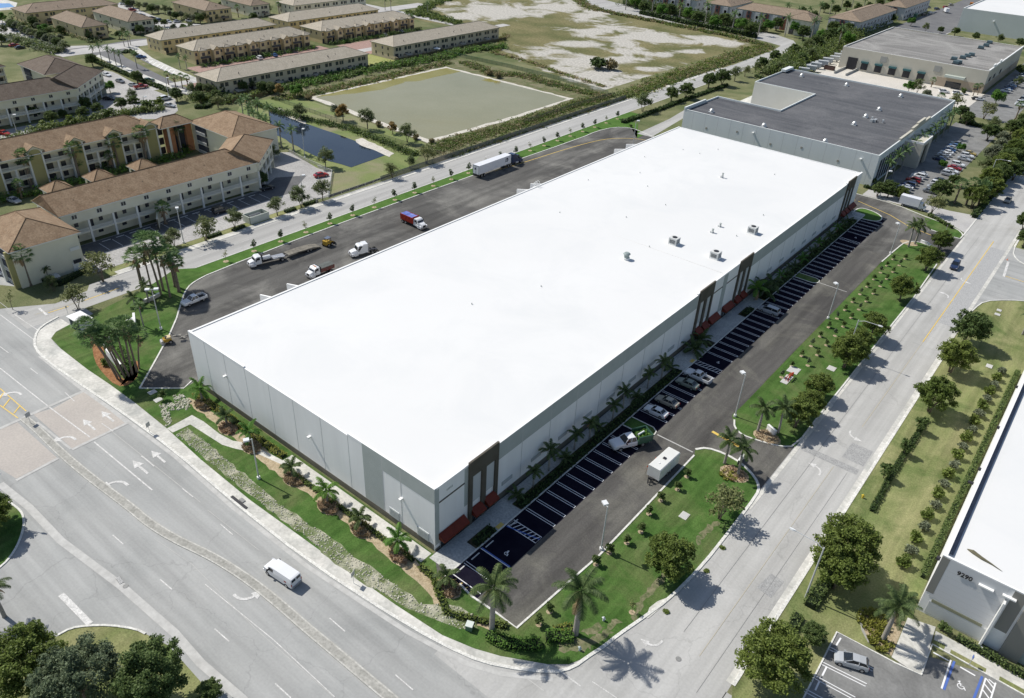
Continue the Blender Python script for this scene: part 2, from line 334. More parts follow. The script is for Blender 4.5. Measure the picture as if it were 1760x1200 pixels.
# sidewalk along the front road with its joints
sw_out = [(62, 600), (85, 624), (140, 662), (200, 702), (300, 775), (400, 862), (530, 965), (700, 1075), (800, 1128), (860, 1146), (950, 1157)]
sheet('sidewalk', W((58, 588), (62, 572), (80, 560), (105, 548), (120, 558), (97, 570), (88, 582), (95, 592), *side_in, (960, 1150), *sw_out[::-1]), .05, WALK)
sheet('walkway', W((287, 737), (330, 714), (350, 725), (377, 746), (400, 758), (430, 763), ('w', -33, -2.6), ('w', -33, -.7), ('w', -0.1, -.7), ('w', -0.1, -2.9), ('w', -30, -2.9), (440, 779), (405, 772), (382, 765), (327, 730), (297, 744)), .07, WALK)
tr_ = random.Random(9); WORN = mat('worn_track', (0.085, 0.115, 0.04), (0.22, 0.20, 0.12), scale=1.2, fine=4)
for q in ([(1085, 1062), (1097, 1034), (1118, 1008), (1150, 978), (1165, 962), (1172, 968), (1150, 990), (1122, 1020), (1104, 1042), (1092, 1068)], [(1195, 930), (1215, 905), (1232, 893), (1236, 900), (1215, 920), (1200, 938)], [(958, 1102), (1000, 1100), (1040, 1085), (1056, 1066), (1066, 1070), (1040, 1100), (1000, 1122), (962, 1118)], [(1000, 1085), (1030, 1072), (1040, 1078), (1010, 1096)]): sheet('worn_track', ragged(W(*q), .45, .35, tr_), .062, WORN)
sheet('mulch_strip', ragged([(-60, -3.2), (-60, -4.4), (-45, -4.6), (-33, -5.2), (-20, -4.9), (-8, -5.2), (2, -5.6), (9, -7.6), (15, -5), (14, -4.2), (9, -6.3), (3, -4.2), (0, -3.1), (-30, -3.1), (-34, -2.8)], 1.2, .25, tr_), .064, MULCHB)
sheet('kerb_apron', W((1110, 1062), (1116, 1045), (1130, 1034), (1146, 1028), (1150, 1031), (1130, 1050), (1114, 1064)), .075, WALK)
kb = MB()
def K(pts, wd=.3, h=.14, closed=False, sm=0, m=None):
    p = W(*pts)
    if sm: p = smooth(p, sm, closed)
    kerbmb(kb, p, wd, 0, h, m or KERB, closed)
K([(100, 545), (70, 562), (60, 578), (60, 600), (85, 624), (140, 662), (200, 702), (300, 775), (400, 862), (530, 965), (700, 1075), (800, 1128), (860, 1146), (950, 1157), (985, 1148), *kerb_r[1:], (1305, 838), (1297, 820), (1275, 797), (1245, 780), (1215, 770), (1195, 773)], sm=1, wd=.45)
K([('w', 18.6, 46), (1030, 955), (965, 1012), (888, 1080), (850, 1052), (810, 1025), (790, 1004)])
K([(1262, 722), (1262, 735), (1275, 748), (1300, 757), (1340, 768), (1367, 768), ('w', 31, 74), ('w', 31, 158), (1610, 432)], sm=1)
K([(1600, 424), (1575, 415), (1555, 417), (1542, 427), ('w', 18.6, 152)], sm=1)
K([(240, 668), (262, 630), (300, 560), (314, 512), (322, 495), (335, 484), (362, 470), ('w', -101.5, 60), ('w', -101, 118), (1000, 237), (1025, 226), (1055, 219), (1085, 220), (1110, 230), (1145, 245)], sm=1, wd=.3)
K([(240, 668), (316, 668), (330, 655)], wd=.25)
K([('w', -62, 199.5), ('w', -3, 198.8), (1540, 352), (1586, 371), (1610, 380), (1645, 394), (1656, 404), (1650, 411)], sm=1)
K([(1466, 364), (1478, 357), (1500, 363), (1517, 373), (1513, 381), (1495, 380), (1465, 372)], closed=True, sm=2)
K([(1596, 394), (1625, 404), (1650, 411)], sm=1)
K([('w', 43.7, 9), ('w', 43.7, 113)], wd=.5, h=.1)
K([('w', 43.9, 190), ('w', 43.9, 700)], wd=.5, h=.1)

K([('w', 30.9, 188), ('w', 30.9, 700)], wd=.4, h=.1)
K([('w', -105.4, 26), ('w', -105.4, 345)], wd=.25, h=.1)
K([('w', -114.95, 10), ('w', -114.95, 340)], wd=.3, h=.1)
K([(-60, 840), (0, 855), (30, 872), (42, 888), (40, 915), (25, 950), (0, 978), (-60, 1010)], sm=2, closed=True)
K([(100, 1092), (122, 1080), (150, 1076), (190, 1075), (235, 1082), (250, 1090)], sm=1)
K([(1650, 568), (1660, 548), (1675, 530), (1692, 518), (1730, 516), (1775, 519)], sm=1, wd=.25)
K([('w', 43.9, 200), ('w', 44.2, 186), ('w', 46, 181), (1763, 456)], sm=1, wd=.25)
struct(kb.build('kerb'))
# gutters (pale strips beside the kerbs)
gb = MB()
strip(gb, W((68, 612), (140, 668), (200, 710), (300, 784), (400, 872), (530, 975), (700, 1086), (800, 1140), (860, 1158), (950, 1168)), .7, .036, FADED)
strip(gb, [(43.1, 9), (43.1, 700)], .8, .04, WALK)
strip(gb, [(31.5, 75), (31.5, 190)], .6, .034, WALK)
strip(gb, [(31.6, 40), (31.6, 78)], .7, .046, WALK)
strip(gb, W((0, 832), (50, 872), (105, 930), (208, 1007), (300, 1088), (345, 1140), (420, 1205)), 1.1, .036, FADED)
struct(gb.build('gutter'))
# median of the front road: narrow raised strip
med = W((41, 719), (62, 736), (105, 779), (150, 817), (190, 847), (225, 873), (255, 899), (300, 927), (350, 950), (390, 972), (440, 1006), (490, 1047), (527, 1080), (572, 1117), (625, 1162), (700, 1225))
mb = MB(); a, b = offset(smooth(med, 2), .6), offset(smooth(med, 2), -.6)
MEDC = mat('median_concrete', (0.30, 0.295, 0.265), (0.40, 0.39, 0.355), scale=.5, fine=3)
for i in range(len(a)-1):
    mb.poly([(*b[i], .13), (*b[i+1], .13), (*a[i+1], .13), (*a[i], .13)], MEDC)
MK = mat('median_kerb', (0.42, 0.41, 0.37), (0.54, 0.53, 0.49), scale=.6, fine=3); kerbmb(mb, a, .2, 0, .15, MK); kerbmb(mb, b, .2, 0, .15, MK)
struct(mb.build('median'))
# pink paved crossing bands
pk = MB()
def pp(mb, pts, z, m): mb.poly([(x, y, z) for x, y in pts][::1], m)
struct(pk.build('road')) if pk.f else None
sheet('crossing_paving', W((57, 712), (92, 702), (147, 671), (222, 725), (125, 772)), .03, PINK)
sheet('crossing_paving', W((-60, 765), (30, 726), (98, 787), (28, 823), (-10, 800), (-60, 790)), .03, PINK)
# ---------------------------------------------------------------- painted markings on the front road
mk = MB(); Z = .045
def LN(pts, wd=.18, m=WHITE, z=Z): strip(mk, W(*pts), wd, z, m)
def DS(a, b, on, off, wd=.15, m=WHITE, start=0, z=Z):
    q = W(a, b); dashes(mk, q[0], q[1], on, off, wd, z, m, start)
LN([(0, 633), (82, 698), (155, 752)], .2); LN([(162, 760), (262, 843)], .22)
LN([(62, 597+8), (147, 670)], .12, FADED)
LN([(0, 737), (57, 711), (147, 671)], .7, FADED); LN([(28, 826), (100, 788)], .6, FADED); LN([(124, 773), (222, 726)], .6, FADED)
LN([(150, 672), (218, 727)], .5, FADED); LN([(64, 726), (122, 772)], .4, FADED)
DS((52, 633), (66, 644), 3, 6); LN([(112, 675), (128, 690)], .15); LN([(175, 728), (195, 742)], .14)
DS((243, 784), (345, 865), 3, 9, .14); LN([(190, 740), (345, 864)], .09, FADED); LN([(245, 785), (265, 802)], .16)
DS((360, 885), (900, 1350), 3.2, 9.6, .16, start=3)
LN([(357, 877), (445, 946)], .08, FADED)
for q in ([(194, 920), (212, 936)], [(275, 996), (296, 1014)], [(369, 1081), (394, 1103)], [(473, 1175), (500, 1200)]): LN(q, .16)
LN([(353, 1005), (470, 1100), (575, 1198)], .12); LN([(265, 926), (330, 970), (440, 1082), (575, 1200)], .06, FADED)
LN([(0, 541), (66, 590)], .16); LN([(25, 541), (68, 570)], .16); LN([(0, 520), (55, 562)], .1, FADED)
LN([(67, 530), (81, 542)], .5); LN([(105, 1022), (155, 1073)], .8)
LN([(0, 596), (15, 607)], .14)
LN([(960, 1152), (998, 1180)], .2); LN([(1018, 1172), (1060, 1200)], .12)
LN([(905, 1166), (935, 1188)], .14, FADED)
# yellow hatch on the left
LN([(0, 668), (45, 707)], .18, YEL); LN([(0, 697), (31, 719)], .18, YEL)
for q in ([(0, 668), (-14, 677)], [(6, 700), (17, 686)], [(24, 711), (35, 697)], [(-4, 690), (6, 676)]): LN(q, .25, YEL)
# back road lines
DS((60, 541), (140, 518), 50, 1, .18, YELF); LN([(83, 538), (118, 527)], .25, YEL); LN([(145, 517), (206, 495)], .25, YEL)
dashes(mk, (-110, 18), (-110, 340), 3, 9, .15, Z, WHITE)
# right road lines
LN([('w', 38.6, 116), ('w', 38.6, 190)], .2, YEL); LN([('w', 38.5, 75), ('w', 38.6, 116)], .12, YELF); LN([('w', 38.4, 10), ('w', 38.4, 60)], .08, YELF)
LN([('w', 35, 12), ('w', 35, 60)], .06, JOINT); LN([('w', 34.8, 60), ('w', 34.6, 190)], .06, JOINT); LN([('w', 40.6, 5), ('w', 40.8, 60)], .05, JOINT)
LN([(1655, 478), (1640, 520)], .25, YEL) if 0 else None
LN([(1727, 449), (1740, 475)], .5, WHITE) if 0 else None
LN([(1728, 475), (1770, 488)], .25, YEL, .05); LN([(1733, 450), (1725, 476)], .6, WHITE, .05)
# ring drive yellow line
LN(smooth([(1590+11, 405), (1560, 388), (1530, 370), (1505, 359), (1475, 346)], 0), .25, YEL)
yl = smooth(W((1135, 247), (1110, 241), (1085, 238), (1055, 238), (1030, 241), (980, 254), (880, 286), (850, 294)), 2); strip(mk, yl, .25, Z+.01, YEL)
strip(mk, [(-2, 192.8), (-60, 192.8)], .25, Z, YEL)
# patches of newer asphalt on the right road
sheet('road_patch', [(32.2, 60.5), (42.2, 60.5), (42.2, 62.2), (32.2, 62.2)], .036, mat('patch_grey', (0.30, 0.30, 0.295), (0.36, 0.36, 0.35), scale=1, fine=4))
sheet('road_patch', [(38.6, 63.6), (42.4, 63.6), (42.4, 69), (38.6, 69)], .036, MATS['patch_grey'])
sheet('road_patch', W((1300, 1010), (1325, 986), (1348, 1000), (1325, 1028)), .036, MATS['patch_grey'])
sheet('road_patch', [(38.9, 128), (43.2, 128), (43.2, 185), (38.9, 185)], .032, mat('patch_long', (0.36, 0.36, 0.355), (0.40, 0.40, 0.39), scale=1, fine=4))
def arrow(px, ang, turn=0, s=1.0, m=None):
    s *= 1.25
    "painted lane arrow; ang = heading in world radians; turn: 1 bends left, -1 right, 0 straight"
    m = m or WHITE; c = W(px)[0]
    def T(x, y): return (c[0]+s*(x*cos(ang)-y*sin(ang)), c[1]+s*(x*sin(ang)+y*cos(ang)))
    if turn == 0:
        pp(mk, [T(-1.6, -.13), T(.2, -.13), T(.2, .13), T(-1.6, .13)], Z+.004, m)
        pp(mk, [T(.2, -.55), T(1.6, 0), T(.2, .55)], Z+.004, m)
    else:
        arc = [T(-1.2+1.3*sin(t*pi/2/5), turn*(1.3-1.3*cos(t*pi/2/5))) for t in range(6)]
        arc = [T(-1.6, 0)]+arc
        strip(mk, arc, .3*s, Z+.004, m)
        pp(mk, [T(-.45, turn*1.2), T(.65, turn*1.2), T(.1, turn*2.4)], Z+.004, m)
HW = pi      # traffic beside the building heads towards -x
arrow((28, 671), HW, -1 if 0 else 1, 1.1); arrow((120, 747), HW, 1, 1.1); arrow((207, 823), HW, 1, 1.2); arrow((153, 730), HW, 0, 1.1); arrow((185, 716), HW, 0, 1.1)
arrow((241, 803), HW, 0, 1.2); arrow((272, 785), HW, 0, 1.1); arrow((418, 1037), 0, 1, 1.1)
arrow((1128, 1115), -pi/2, -1, .8); arrow((1457, 748), -pi/2, 1, .9); arrow((1414, 808), pi/2, 1, .9); arrow((1650, 482), -pi/2, 1, .9); arrow((1632, 508), pi/2, 1, .9)
# ---------------------------------------------------------------- parking stalls
def stall(y, x0=4.7, x1=10.2, gap=.45, lw=.11, m=WHITEN):
    strip(mk, [(x0, y-gap/2), (x1, y-gap/2)], lw, .052, m); strip(mk, [(x0, y+gap/2), (x1, y+gap/2)], lw, .052, m)
    strip(mk, [(x1, y-gap/2-lw/2), (x1, y+gap/2+lw/2)], lw, .052, m)
def hc_symbol(x, y, s=.6, m=WHITEN, z=.055):
    ring = [(x+s*.5*cos(t*pi/6), y+s*.5*sin(t*pi/6)) for t in range(2, 12)]; strip(mk, ring, .1*s/.6, z, m)
    strip(mk, [(x-.1*s, y+.9*s), (x, y+.1*s), (x+.45*s, y+.05*s), (x+.6*s, y-.6*s)], .13*s/.6, z, m)
    strip(mk, [(x-.3*s, y+.8*s), (x+.08*s, y+1.0*s)], .16*s/.6, z, m)
def access(y, x0=4.7, x1=10.2, wd=1.5):
    strip(mk, [(x0, y), (x1, y), (x1, y+wd), (x0, y+wd)], .13, .052, WHITEN, True)
    for k in range(7): strip(mk, [(x0+.2+k*.75, y+.1), (x0+.75+k*.75, y+wd-.1)], .12, .053, WHITEN)
ys0 = [G(*q).y for q in [(960, 872), (1033, 801)]]
base_y = G(880+80/4, 600+1088/4).y
ystalls = [base_y+2.74*k for k in range(0, 9)]; ystalls = [y for y in ystalls if y < 44.2]+[y for y in (base_y+2.74*9,) if y < 44.2]
for y in ystalls: stall(y)
BAYSHADE = mat('shadow_dark_asphalt', (0.010, 0.009, 0.018), (0.016, 0.015, 0.025), scale=.4, spec=.0, rough=1, fine=4, fa=.12)
sheet('parking_bays', [(4.5, -2.8), (10.35, -2.8), (10.35, 182.5), (4.5, 182.5)], .047, BAYSHADE)  # stall asphalt coloured near-black to deepen the warehouse's shadow
# the bay at the near end: spaces, blue accessible bays, striped aisle
def pxy(q): return G(*q).y
access(base_y-4.75, wd=1.55)
stall(pxy((823, 938)) if 0 else 1.4); strip(mk, [(4.7, 4.9), (10.2, 4.9)], .13, .052, WHITEN)
strip(mk, [(4.7, 5.1), (10.2, 5.1)], .2, .051, BLUE); strip(mk, [(4.7, base_y-5.0), (10.2, pxy((877, 893))-.25)], .2, .051, BLUE)
hc_symbol(8.2, 6.7)
strip(mk, [(4.7, -1.4), (10.2, -1.4)], .13, .052, WHITEN)
for k in range(4): strip(mk, [(5.0+k*1.1, -3.0), (5.9+k*1.1, -1.7)], .14, .053, YEL)
for y in (-.0, 3.2, 6.4, 12.3): strip(mk, [(5.1, y-.85), (5.1, y+.95)], .2, .06, mat('wheel_stop', (.55, .55, .53)))
# lot beyond the planted island: cars zone, aisles, and on to the far end
y = 51.0
while y < 71: stall(y); y += 2.74
access(72.5); hc_symbol(8.2, 70.6, .5); hc_symbol(8.2, 76.2, .5)
for y0, y1 in ((78.5, 125.5), (131, 157), (166, 182)):
    y = y0
    while y < y1: stall(y); y += 2.74
access(158.8); hc_symbol(8, 163, .5)
LN([('w', 10.5, 127.8), ('w', 17.5, 127.8)], .15)
LN([('w', 10.8, 46.6), ('w', 18.0, 46.6)], .25, FADED, .05)
# yellow speed bars on the driveway
LN([(1224, 742), (1270, 768)], .6, YEL, .06)
# accessible bay at the lower right
LOTZ = .05
lr = W((1438, 1088), (1540, 1141), (1580, 1160), (1760, 1262), (1760, 1400), (1300, 1400), (1388, 1190)); sheet('parking_lot', W((1438, 1086), (1540, 1140), (1600, 1130), (1800, 1190), (1800, 1400), (1300, 1400), (1372, 1218)), .04, ASPO)
for q in ([(1413, 1138), (1490, 1176), (1487, 1180), (1411, 1142)], [(1398, 1160), (1470, 1199), (1467, 1203), (1395, 1164)], [(1385, 1185), (1440, 1215), (1437, 1219), (1382, 1189)], [(1427, 1113), (1501, 1150), (1499, 1154), (1425, 1117)]): strip(mk, W(*q), .13, .055, WHITEN, True)
for q in ([(1445, 1097), (1437, 1110)], [(1421, 1146), (1413, 1162)], [(1408, 1172), (1401, 1187)]): strip(mk, W(*q), .22, .055, WHITEN)
strip(mk, W((1634, 1135), (1618, 1184)), .22, .055, WHITEN); strip(mk, W((1640, 1137), (1622, 1186)), .3, .055, BLUE); strip(mk, W((1688, 1163), (1672, 1205)), .3, .055, BLUE)
strip(mk, W((1694, 1166), (1680, 1210)), .2, .055, WHITEN); strip(mk, W((1711, 1174), (1700, 1210)), .2, .055, WHITEN)
for q in ([(1691, 1175), (1706, 1194)], [(1694, 1166), (1709, 1185)], [(1688, 1185), (1702, 1204)], [(1699, 1168), (1711, 1178)]): strip(mk, W(*q), .18, .056, WHITEN)
hcp = G(1651, 1180); 
def hcrot(x, y, s, a):
    def T(u, v): return (x+u*cos(a)-v*sin(a), y+u*sin(a)+v*cos(a))
    strip(mk, [T(s*.5*cos(t*pi/6), s*.5*sin(t*pi/6)) for t in range(2, 12)], .1, .056, WHITEN)
    strip(mk, [T(-.1*s, .9*s), T(0, .1*s), T(.45*s, .05*s), T(.6*s, -.6*s)], .12, .056, WHITEN)
    strip(mk, [T(-.3*s, .8*s), T(.08*s, 1.0*s)], .15, .056, WHITEN)
hcrot(hcp.x, hcp.y, .8, radians(20))
for q in ([(1604, 1122), (1630, 1136)], [(1650, 1147), (1676, 1162)]): strip(mk, W(*q), .22, .06, WHITEN)
struct(mk.build('road_markings'))
sheet('pavement', W((1560, 1062), (1608, 1078), (1600, 1105), (1585, 1160), (1575, 1158), (1532, 1130)), .07, WALK)
sheet('sidewalk', W((1608, 1085), (1640, 1102), (1690, 1128), (1760, 1168), (1760, 1195), (1700, 1160), (1603, 1108)), .075, WALK)
for q in ([(1604, 1100), (1625, 1110), (1620, 1121), (1601, 1112)], [(1634, 1117), (1695, 1150), (1693, 1158), (1632, 1126)], [(1718, 1163), (1760, 1186), (1760, 1196), (1716, 1172)]): sheet('lawn', W(*q), .09, DRY)
kb2 = MB(); kerbmb(kb2, W((1372, 1218), (1438, 1087), (1540, 1141), (1583, 1161), (1602, 1108), (1700, 1162), (1800, 1218)), .22, 0, .15, KERB); struct(kb2.build('kerb'))
kb3 = MB(); kerbmb(kb3, W((1482, 1048), (1479, 1065), (1483, 1085), (1494, 1105)), .35, 0, .1, MEDC); struct(kb3.build('kerb'))
# ---------------------------------------------------------------- strips by the warehouse's car park side
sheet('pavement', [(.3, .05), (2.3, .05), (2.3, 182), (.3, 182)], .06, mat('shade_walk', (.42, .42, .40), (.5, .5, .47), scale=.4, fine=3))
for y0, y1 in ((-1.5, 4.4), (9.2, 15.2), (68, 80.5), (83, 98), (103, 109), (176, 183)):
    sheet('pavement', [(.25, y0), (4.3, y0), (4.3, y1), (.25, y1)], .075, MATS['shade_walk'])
yb = MB()
for y in (10.3, 73, 109.5): yb.box(3.5, 4.4, y-.7, y+.7, .07, .09, YEL)
struct(yb.build('tactile_paving'))
for y0, y1 in ((4.4, 9.2), (15.2, 68), (80.5, 83), (98, 103), (109, 176)):
    sheet('planting_bed', [(2.3, y0), (4.3, y0), (4.3, y1), (2.3, y1)], .09, SOIL)
kk = MB(); kerbmb(kk, [(4.4, -3), (4.4, 182)], .22, 0, .15, KERB)
ISL = [(4.6, 44.7), (9.2, 44.7), (10.2, 45.4), (10.4, 46.3), (10.2, 47.2), (9.2, 47.9), (4.6, 47.9)]
for off in (0, 81.7):
    pts = [(x, y+off) for x, y in ISL]; kerbmb(kk, pts, .2, .0, .15, KERB); sheet('lawn', pts, .1, LUSH)
struct(kk.build('kerb'))
# ---------------------------------------------------------------- residential streets (upper left)
STR = mat('street_pale', (0.40, 0.39, 0.38), (0.47, 0.46, 0.44), scale=.1, fine=2, fa=0.08)
sheet('parking_lot', W(('w', -136, 8), ('w', -119.6, 8), ('w', -119.6, 72), (566, 338), (571, 297), (545, 289), (500, 262), (478, 262), (450, 250), ('w', -150, 80), ('w', -137, 66)), .034, mat('apartment_lot', (.36, .35, .34), (.43, .42, .40), scale=.1, fine=2, c3=(.31, .3, .29), s3=.08))
sheet('parking_lot', W((172, 120), (196, 124), (225, 140), (262, 155), (300, 166), (306, 190), (290, 205), (170, 205), (60, 235), (0, 255), (0, 225), (140, 197), (178, 168)), .034, MATS['apartment_lot'])
sheet('road', W((100, 92), (112, 85), (160, 80), (228, 68), (252, 66), (254, 76), (222, 82), (209, 90), (214, 98), (260, 122), (300, 142), (336, 158), (334, 166), (300, 160), (230, 130), (190, 108), (165, 95), (150, 93), (120, 96)), .04, ASPM)
sheet('parking_lot', W((240, 102), (250, 98), (305, 122), (298, 130)), .05, ASPM)
sheet('road', W((-10, 30), (20, 42), (60, 58), (100, 80), (160, 78), (160, 84), (112, 92), (100, 96), (60, 82), (20, 72), (-10, 70)), .038, STR)
sheet('road', W((195, 8), (212, 3), (245, 20), (290, 38), (345, 42), (350, 50), (300, 56), (262, 48), (230, 40), (200, 24)), .038, STR)
sheet('sidewalk', W((215, 84), (235, 80), (262, 100), (300, 118), (338, 134), (336, 140), (300, 128), (262, 112), (246, 98), (232, 92)), .055, WALK)
sheet('sidewalk', W((165, 97), (170, 94), (235, 123), (300, 150), (340, 160), (338, 166), (300, 156), (230, 129)), .055, WALK)
for x0, x1, y0, y1 in ((-262, -246, 114, 196), (-276, -251, 212, 294), (-300, -298, 120, 120.5)):
    sheet('driveway', [(x0, y0), (x1, y0), (x1, y1), (x0, y1)], .04, PAVER)
sheet('driveway', [(-281, 130), (-262, 130), (-262, 205), (-281, 205)], .036, PAVER)
sheet('road', [(-262, 100), (-256, 100), (-256, 330), (-262, 330)], .05, STR)
sheet('road', [(-345, 100), (-333, 100), (-333, 340), (-345, 340)], .05, STR)
sheet('road', [(-420, 301), (-262, 301), (-262, 309), (-420, 309)], .045, STR)
sheet('lawn', [(-256, 194), (-232, 194), (-232, 212), (-256, 212)], .048, mat('yard_grass', (.26, .28, .08), (.32, .33, .12), scale=.2, fine=3))
sheet('parking_bays', [(-135.9, 8.2), (-128.6, 8.2), (-128.6, 72), (-137, 84), (-142, 76), (-135.9, 66)], .038, mat('shade_bay_asphalt', (.10, .10, .105), (.14, .14, .14), scale=.3, fine=3))  # apartment block's shadow put into a darker asphalt colour
ms = MB()
for k in range(9):
    a = G(250+k*6.3, 98.5+k*2.9); c = G(243+k*6.5, 102+k*3.3)
    strip(ms, [(a.x, a.y), (c.x, c.y)], .3, .056, WHITEN)
for k in range(13): strip(ms, [(-134.6, 18+k*3.6), (-134.6, 20.2+k*3.6)], .3, .045, WHITEN)
for k in range(15): strip(ms, [(-134.2, 17+k*3.4), (-129, 17+k*3.4)], .12, .045, WHITEN)
struct(ms.build('parking_marks'))
# pool, top left
sheet('pool_deck', W((-20, 0), (10, 0), (30, 5), (26, 16), (-20, 20)), .05, WALK); sheet('swimming_pool', W((-20, 6), (16, 6), (25, 12), (-20, 16)), .07, mat('pool_water', (0.05, 0.2, 0.5), (.06, .25, .6), scale=.3, rough=.1))
# ---------------------------------------------------------------- industrial yards (upper right)
sheet('yard', [(-95, 226), (-70, 226), (-70, 318), (-84, 318), (-92, 300)], .04, WALK)
sheet('drive', [(-90, 205), (-3, 204.5), (-3, 214), (-90, 214)], .045, WALK) if 0 else None
sheet('drive', W((1095, 230), (1120, 236), (1180, 200), (1182, 186), (1150, 205)), .06, BACKR)
sheet('yard', W((1270, 165), (1330, 140), (1315, 190), (1270, 172)), .05, WALK)
sheet('drive', [(-2, 199.5), (17, 199.5), (24, 196), (31.1, 190), (31.1, 208), (23, 206), (16, 206), (-2, 206)], .046, STR)
sheet('yard', [(-76, 345), (-3, 345), (-3, 383), (-76, 383)], .04, mat('dock_yard', (.55, .52, .46), (.62, .58, .52), scale=.1, fine=2))
sheet('parking_lot', [(-1, 206), (16.5, 206), (16.5, 318), (-1, 318)], .04, ASPO)
sheet('parking_lot', [(-1, 318), (17, 318), (17, 334), (-1, 334)], .046, OLIVE)
sheet('parking_lot', [(-3, 334), (16.5, 334), (16.5, 560), (-3, 560)], .042, ASPO)
sheet('drive', [(-80, 322), (31, 322), (31, 333), (-80, 333)], .05, STR) if 0 else None
sheet('yard', [(-92, 485), (-59, 500), (-59, 900), (-92, 900)], .04, ASPM)
sheet('yard', [(-76, 485), (-62, 505), (-59, 560), (-59, 500), (-59, 490)], .05, WALK)
sheet('yard', W((1415, 100), (1460, 88), (1455, 122), (1400, 125)), .05, SANDM)
# ================================================================ FIELD, PONDS
def PJ(x, y, z=0):
    d = Vector((x, y, z))-CP; zz = d.dot(_f); return 880+FOC*d.dot(_R)/zz, 600-FOC*d.dot(_U)/zz
SAND_SPOTS = [(860, 18, 110, 16), (950, 12, 60, 14), (800, 28, 40, 9), (1010, 30, 40, 10), (930, 92, 55, 14), (985, 106, 70, 14), (1060, 105, 55, 12), (1110, 62, 75, 9), (1040, 52, 60, 9), (990, 75, 45, 8), (1020, 132, 70, 12), (1060, 142, 45, 9), (970, 120, 40, 10), (1090, 88, 50, 8), (1140, 68, 40, 7), (1215, 70, 58, 10), (1255, 76, 30, 7), (1120, 118, 45, 6), (1145, 92, 30, 5), (1195, 88, 25, 4), (1000, 60, 30, 8), (1035, 20, 40, 7), (940, 100, 60, 10), (1060, 152, 40, 5), (1075, 75, 25, 8)]
FIELD = W((700, 22), (740, 10), (800, -12), (960, -14), (1038, 18), (1100, 30), (1180, 50), (1260, 66), (1322, 80), (1325, 90), ('w', -117, 360), ('w', -117, 236), (1045, 162), (985, 140), (930, 118), (880, 98), (850, 90), (880, 75), (872, 62), (790, 45), (720, 35))
def fieldmat(name, ga, gb, sand, gs):
    m = bpy.data.materials.new(name); m.use_nodes = True; t = m.node_tree; N = t.nodes.new; L = t.links.new; b = t.nodes['Principled BSDF']; b.inputs['Roughness'].default_value = .95; b.inputs['Specular IOR Level'].default_value = .1
    tc = N('ShaderNodeTexCoord'); at = N('ShaderNodeAttribute'); at.attribute_name = 'bare'
    n = N('ShaderNodeTexNoise'); n.inputs['Scale'].default_value = .045; n.inputs['Detail'].default_value = 9; n.inputs['Roughness'].default_value = .65; n.inputs['Distortion'].default_value = .8
    L(tc.outputs['Object'], n.inputs['Vector'])
    ad = N('ShaderNodeMath'); ad.operation = 'MULTIPLY_ADD'; ad.inputs[1].default_value = 3.0; L(n.outputs[0], ad.inputs[0]); L(at.outputs['Fac'], ad.inputs[2])
    r = N('ShaderNodeMapRange'); r.inputs[1].default_value = 1.86; r.inputs[2].default_value = 2.2; L(ad.outputs[0], r.inputs[0])
    n2 = N('ShaderNodeTexNoise'); n2.inputs['Scale'].default_value = .05; n2.inputs['Detail'].default_value = 8; L(tc.outputs['Object'], n2.inputs['Vector'])
    r2 = N('ShaderNodeMapRange'); r2.inputs[1].default_value = .38; r2.inputs[2].default_value = .62; L(n2.outputs[0], r2.inputs[0])
    g = N('ShaderNodeMix'); g.data_type = 'RGBA'; g.inputs[6].default_value = (*ga, 1); g.inputs[7].default_value = (*gb, 1); L(r2.outputs[0], g.inputs[0])
    n3 = N('ShaderNodeTexNoise'); n3.inputs['Scale'].default_value = .8; n3.inputs['Detail'].default_value = 6; L(tc.outputs['Object'], n3.inputs['Vector'])
    r3 = N('ShaderNodeMapRange'); r3.inputs[1].default_value = .3; r3.inputs[2].default_value = .7; r3.inputs[3].default_value = .72; r3.inputs[4].default_value = 1.25; L(n3.outputs[0], r3.inputs[0])
    x = N('ShaderNodeMix'); x.data_type = 'RGBA'; x.inputs[7].default_value = (*sand, 1); L(r.outputs[0], x.inputs[0]); L(g.outputs[2], x.inputs[6])
    y = N('ShaderNodeMix'); y.data_type = 'RGBA'; y.blend_type = 'MULTIPLY'; y.inputs[0].default_value = 1; L(x.outputs[2], y.inputs[6]); L(r3.outputs[0], y.inputs[7]); L(y.outputs[2], b.inputs['Base Color'])
    return m
FM = fieldmat('field_ground', (0.125, 0.13, 0.055), (0.20, 0.18, 0.09), (0.46, 0.44, 0.395), 1)
xs = [-345+2.2*i for i in range(105)]; ysf = [226+2.2*i for i in range(118)]; vid = {}; V = []; F = []; A = []
ok = {(i, j): inside(xs[i], ysf[j], FIELD) for i in range(105) for j in range(118)}
for i in range(104):
    for j in range(117):
        if ok[i, j] or ok[i+1, j] or ok[i, j+1] or ok[i+1, j+1]:
            q = []
            for k in ((i, j), (i+1, j), (i+1, j+1), (i, j+1)):
                if k not in vid:
                    vid[k] = len(V); x, y = xs[k[0]], ysf[k[1]]; V.append((x, y, .022)); u, v = PJ(x, y); s = 0
                    for (a, b, c, d) in SAND_SPOTS: s = max(s, 1.15-sqrt(((u-a)/c)**2+((v-b)/d)**2)*.75)
                    A.append(max(0, min(1, s*.95)))
                q.append(vid[k])
            F.append(q)
me = bpy.data.meshes.new('field'); me.from_pydata(V, [], F); me.materials.append(FM)
at = me.attributes.new('bare', 'FLOAT', 'POINT'); at.data.foreach_set('value', A)
fo = bpy.data.objects.new('field', me); COL.objects.link(fo); struct(fo)
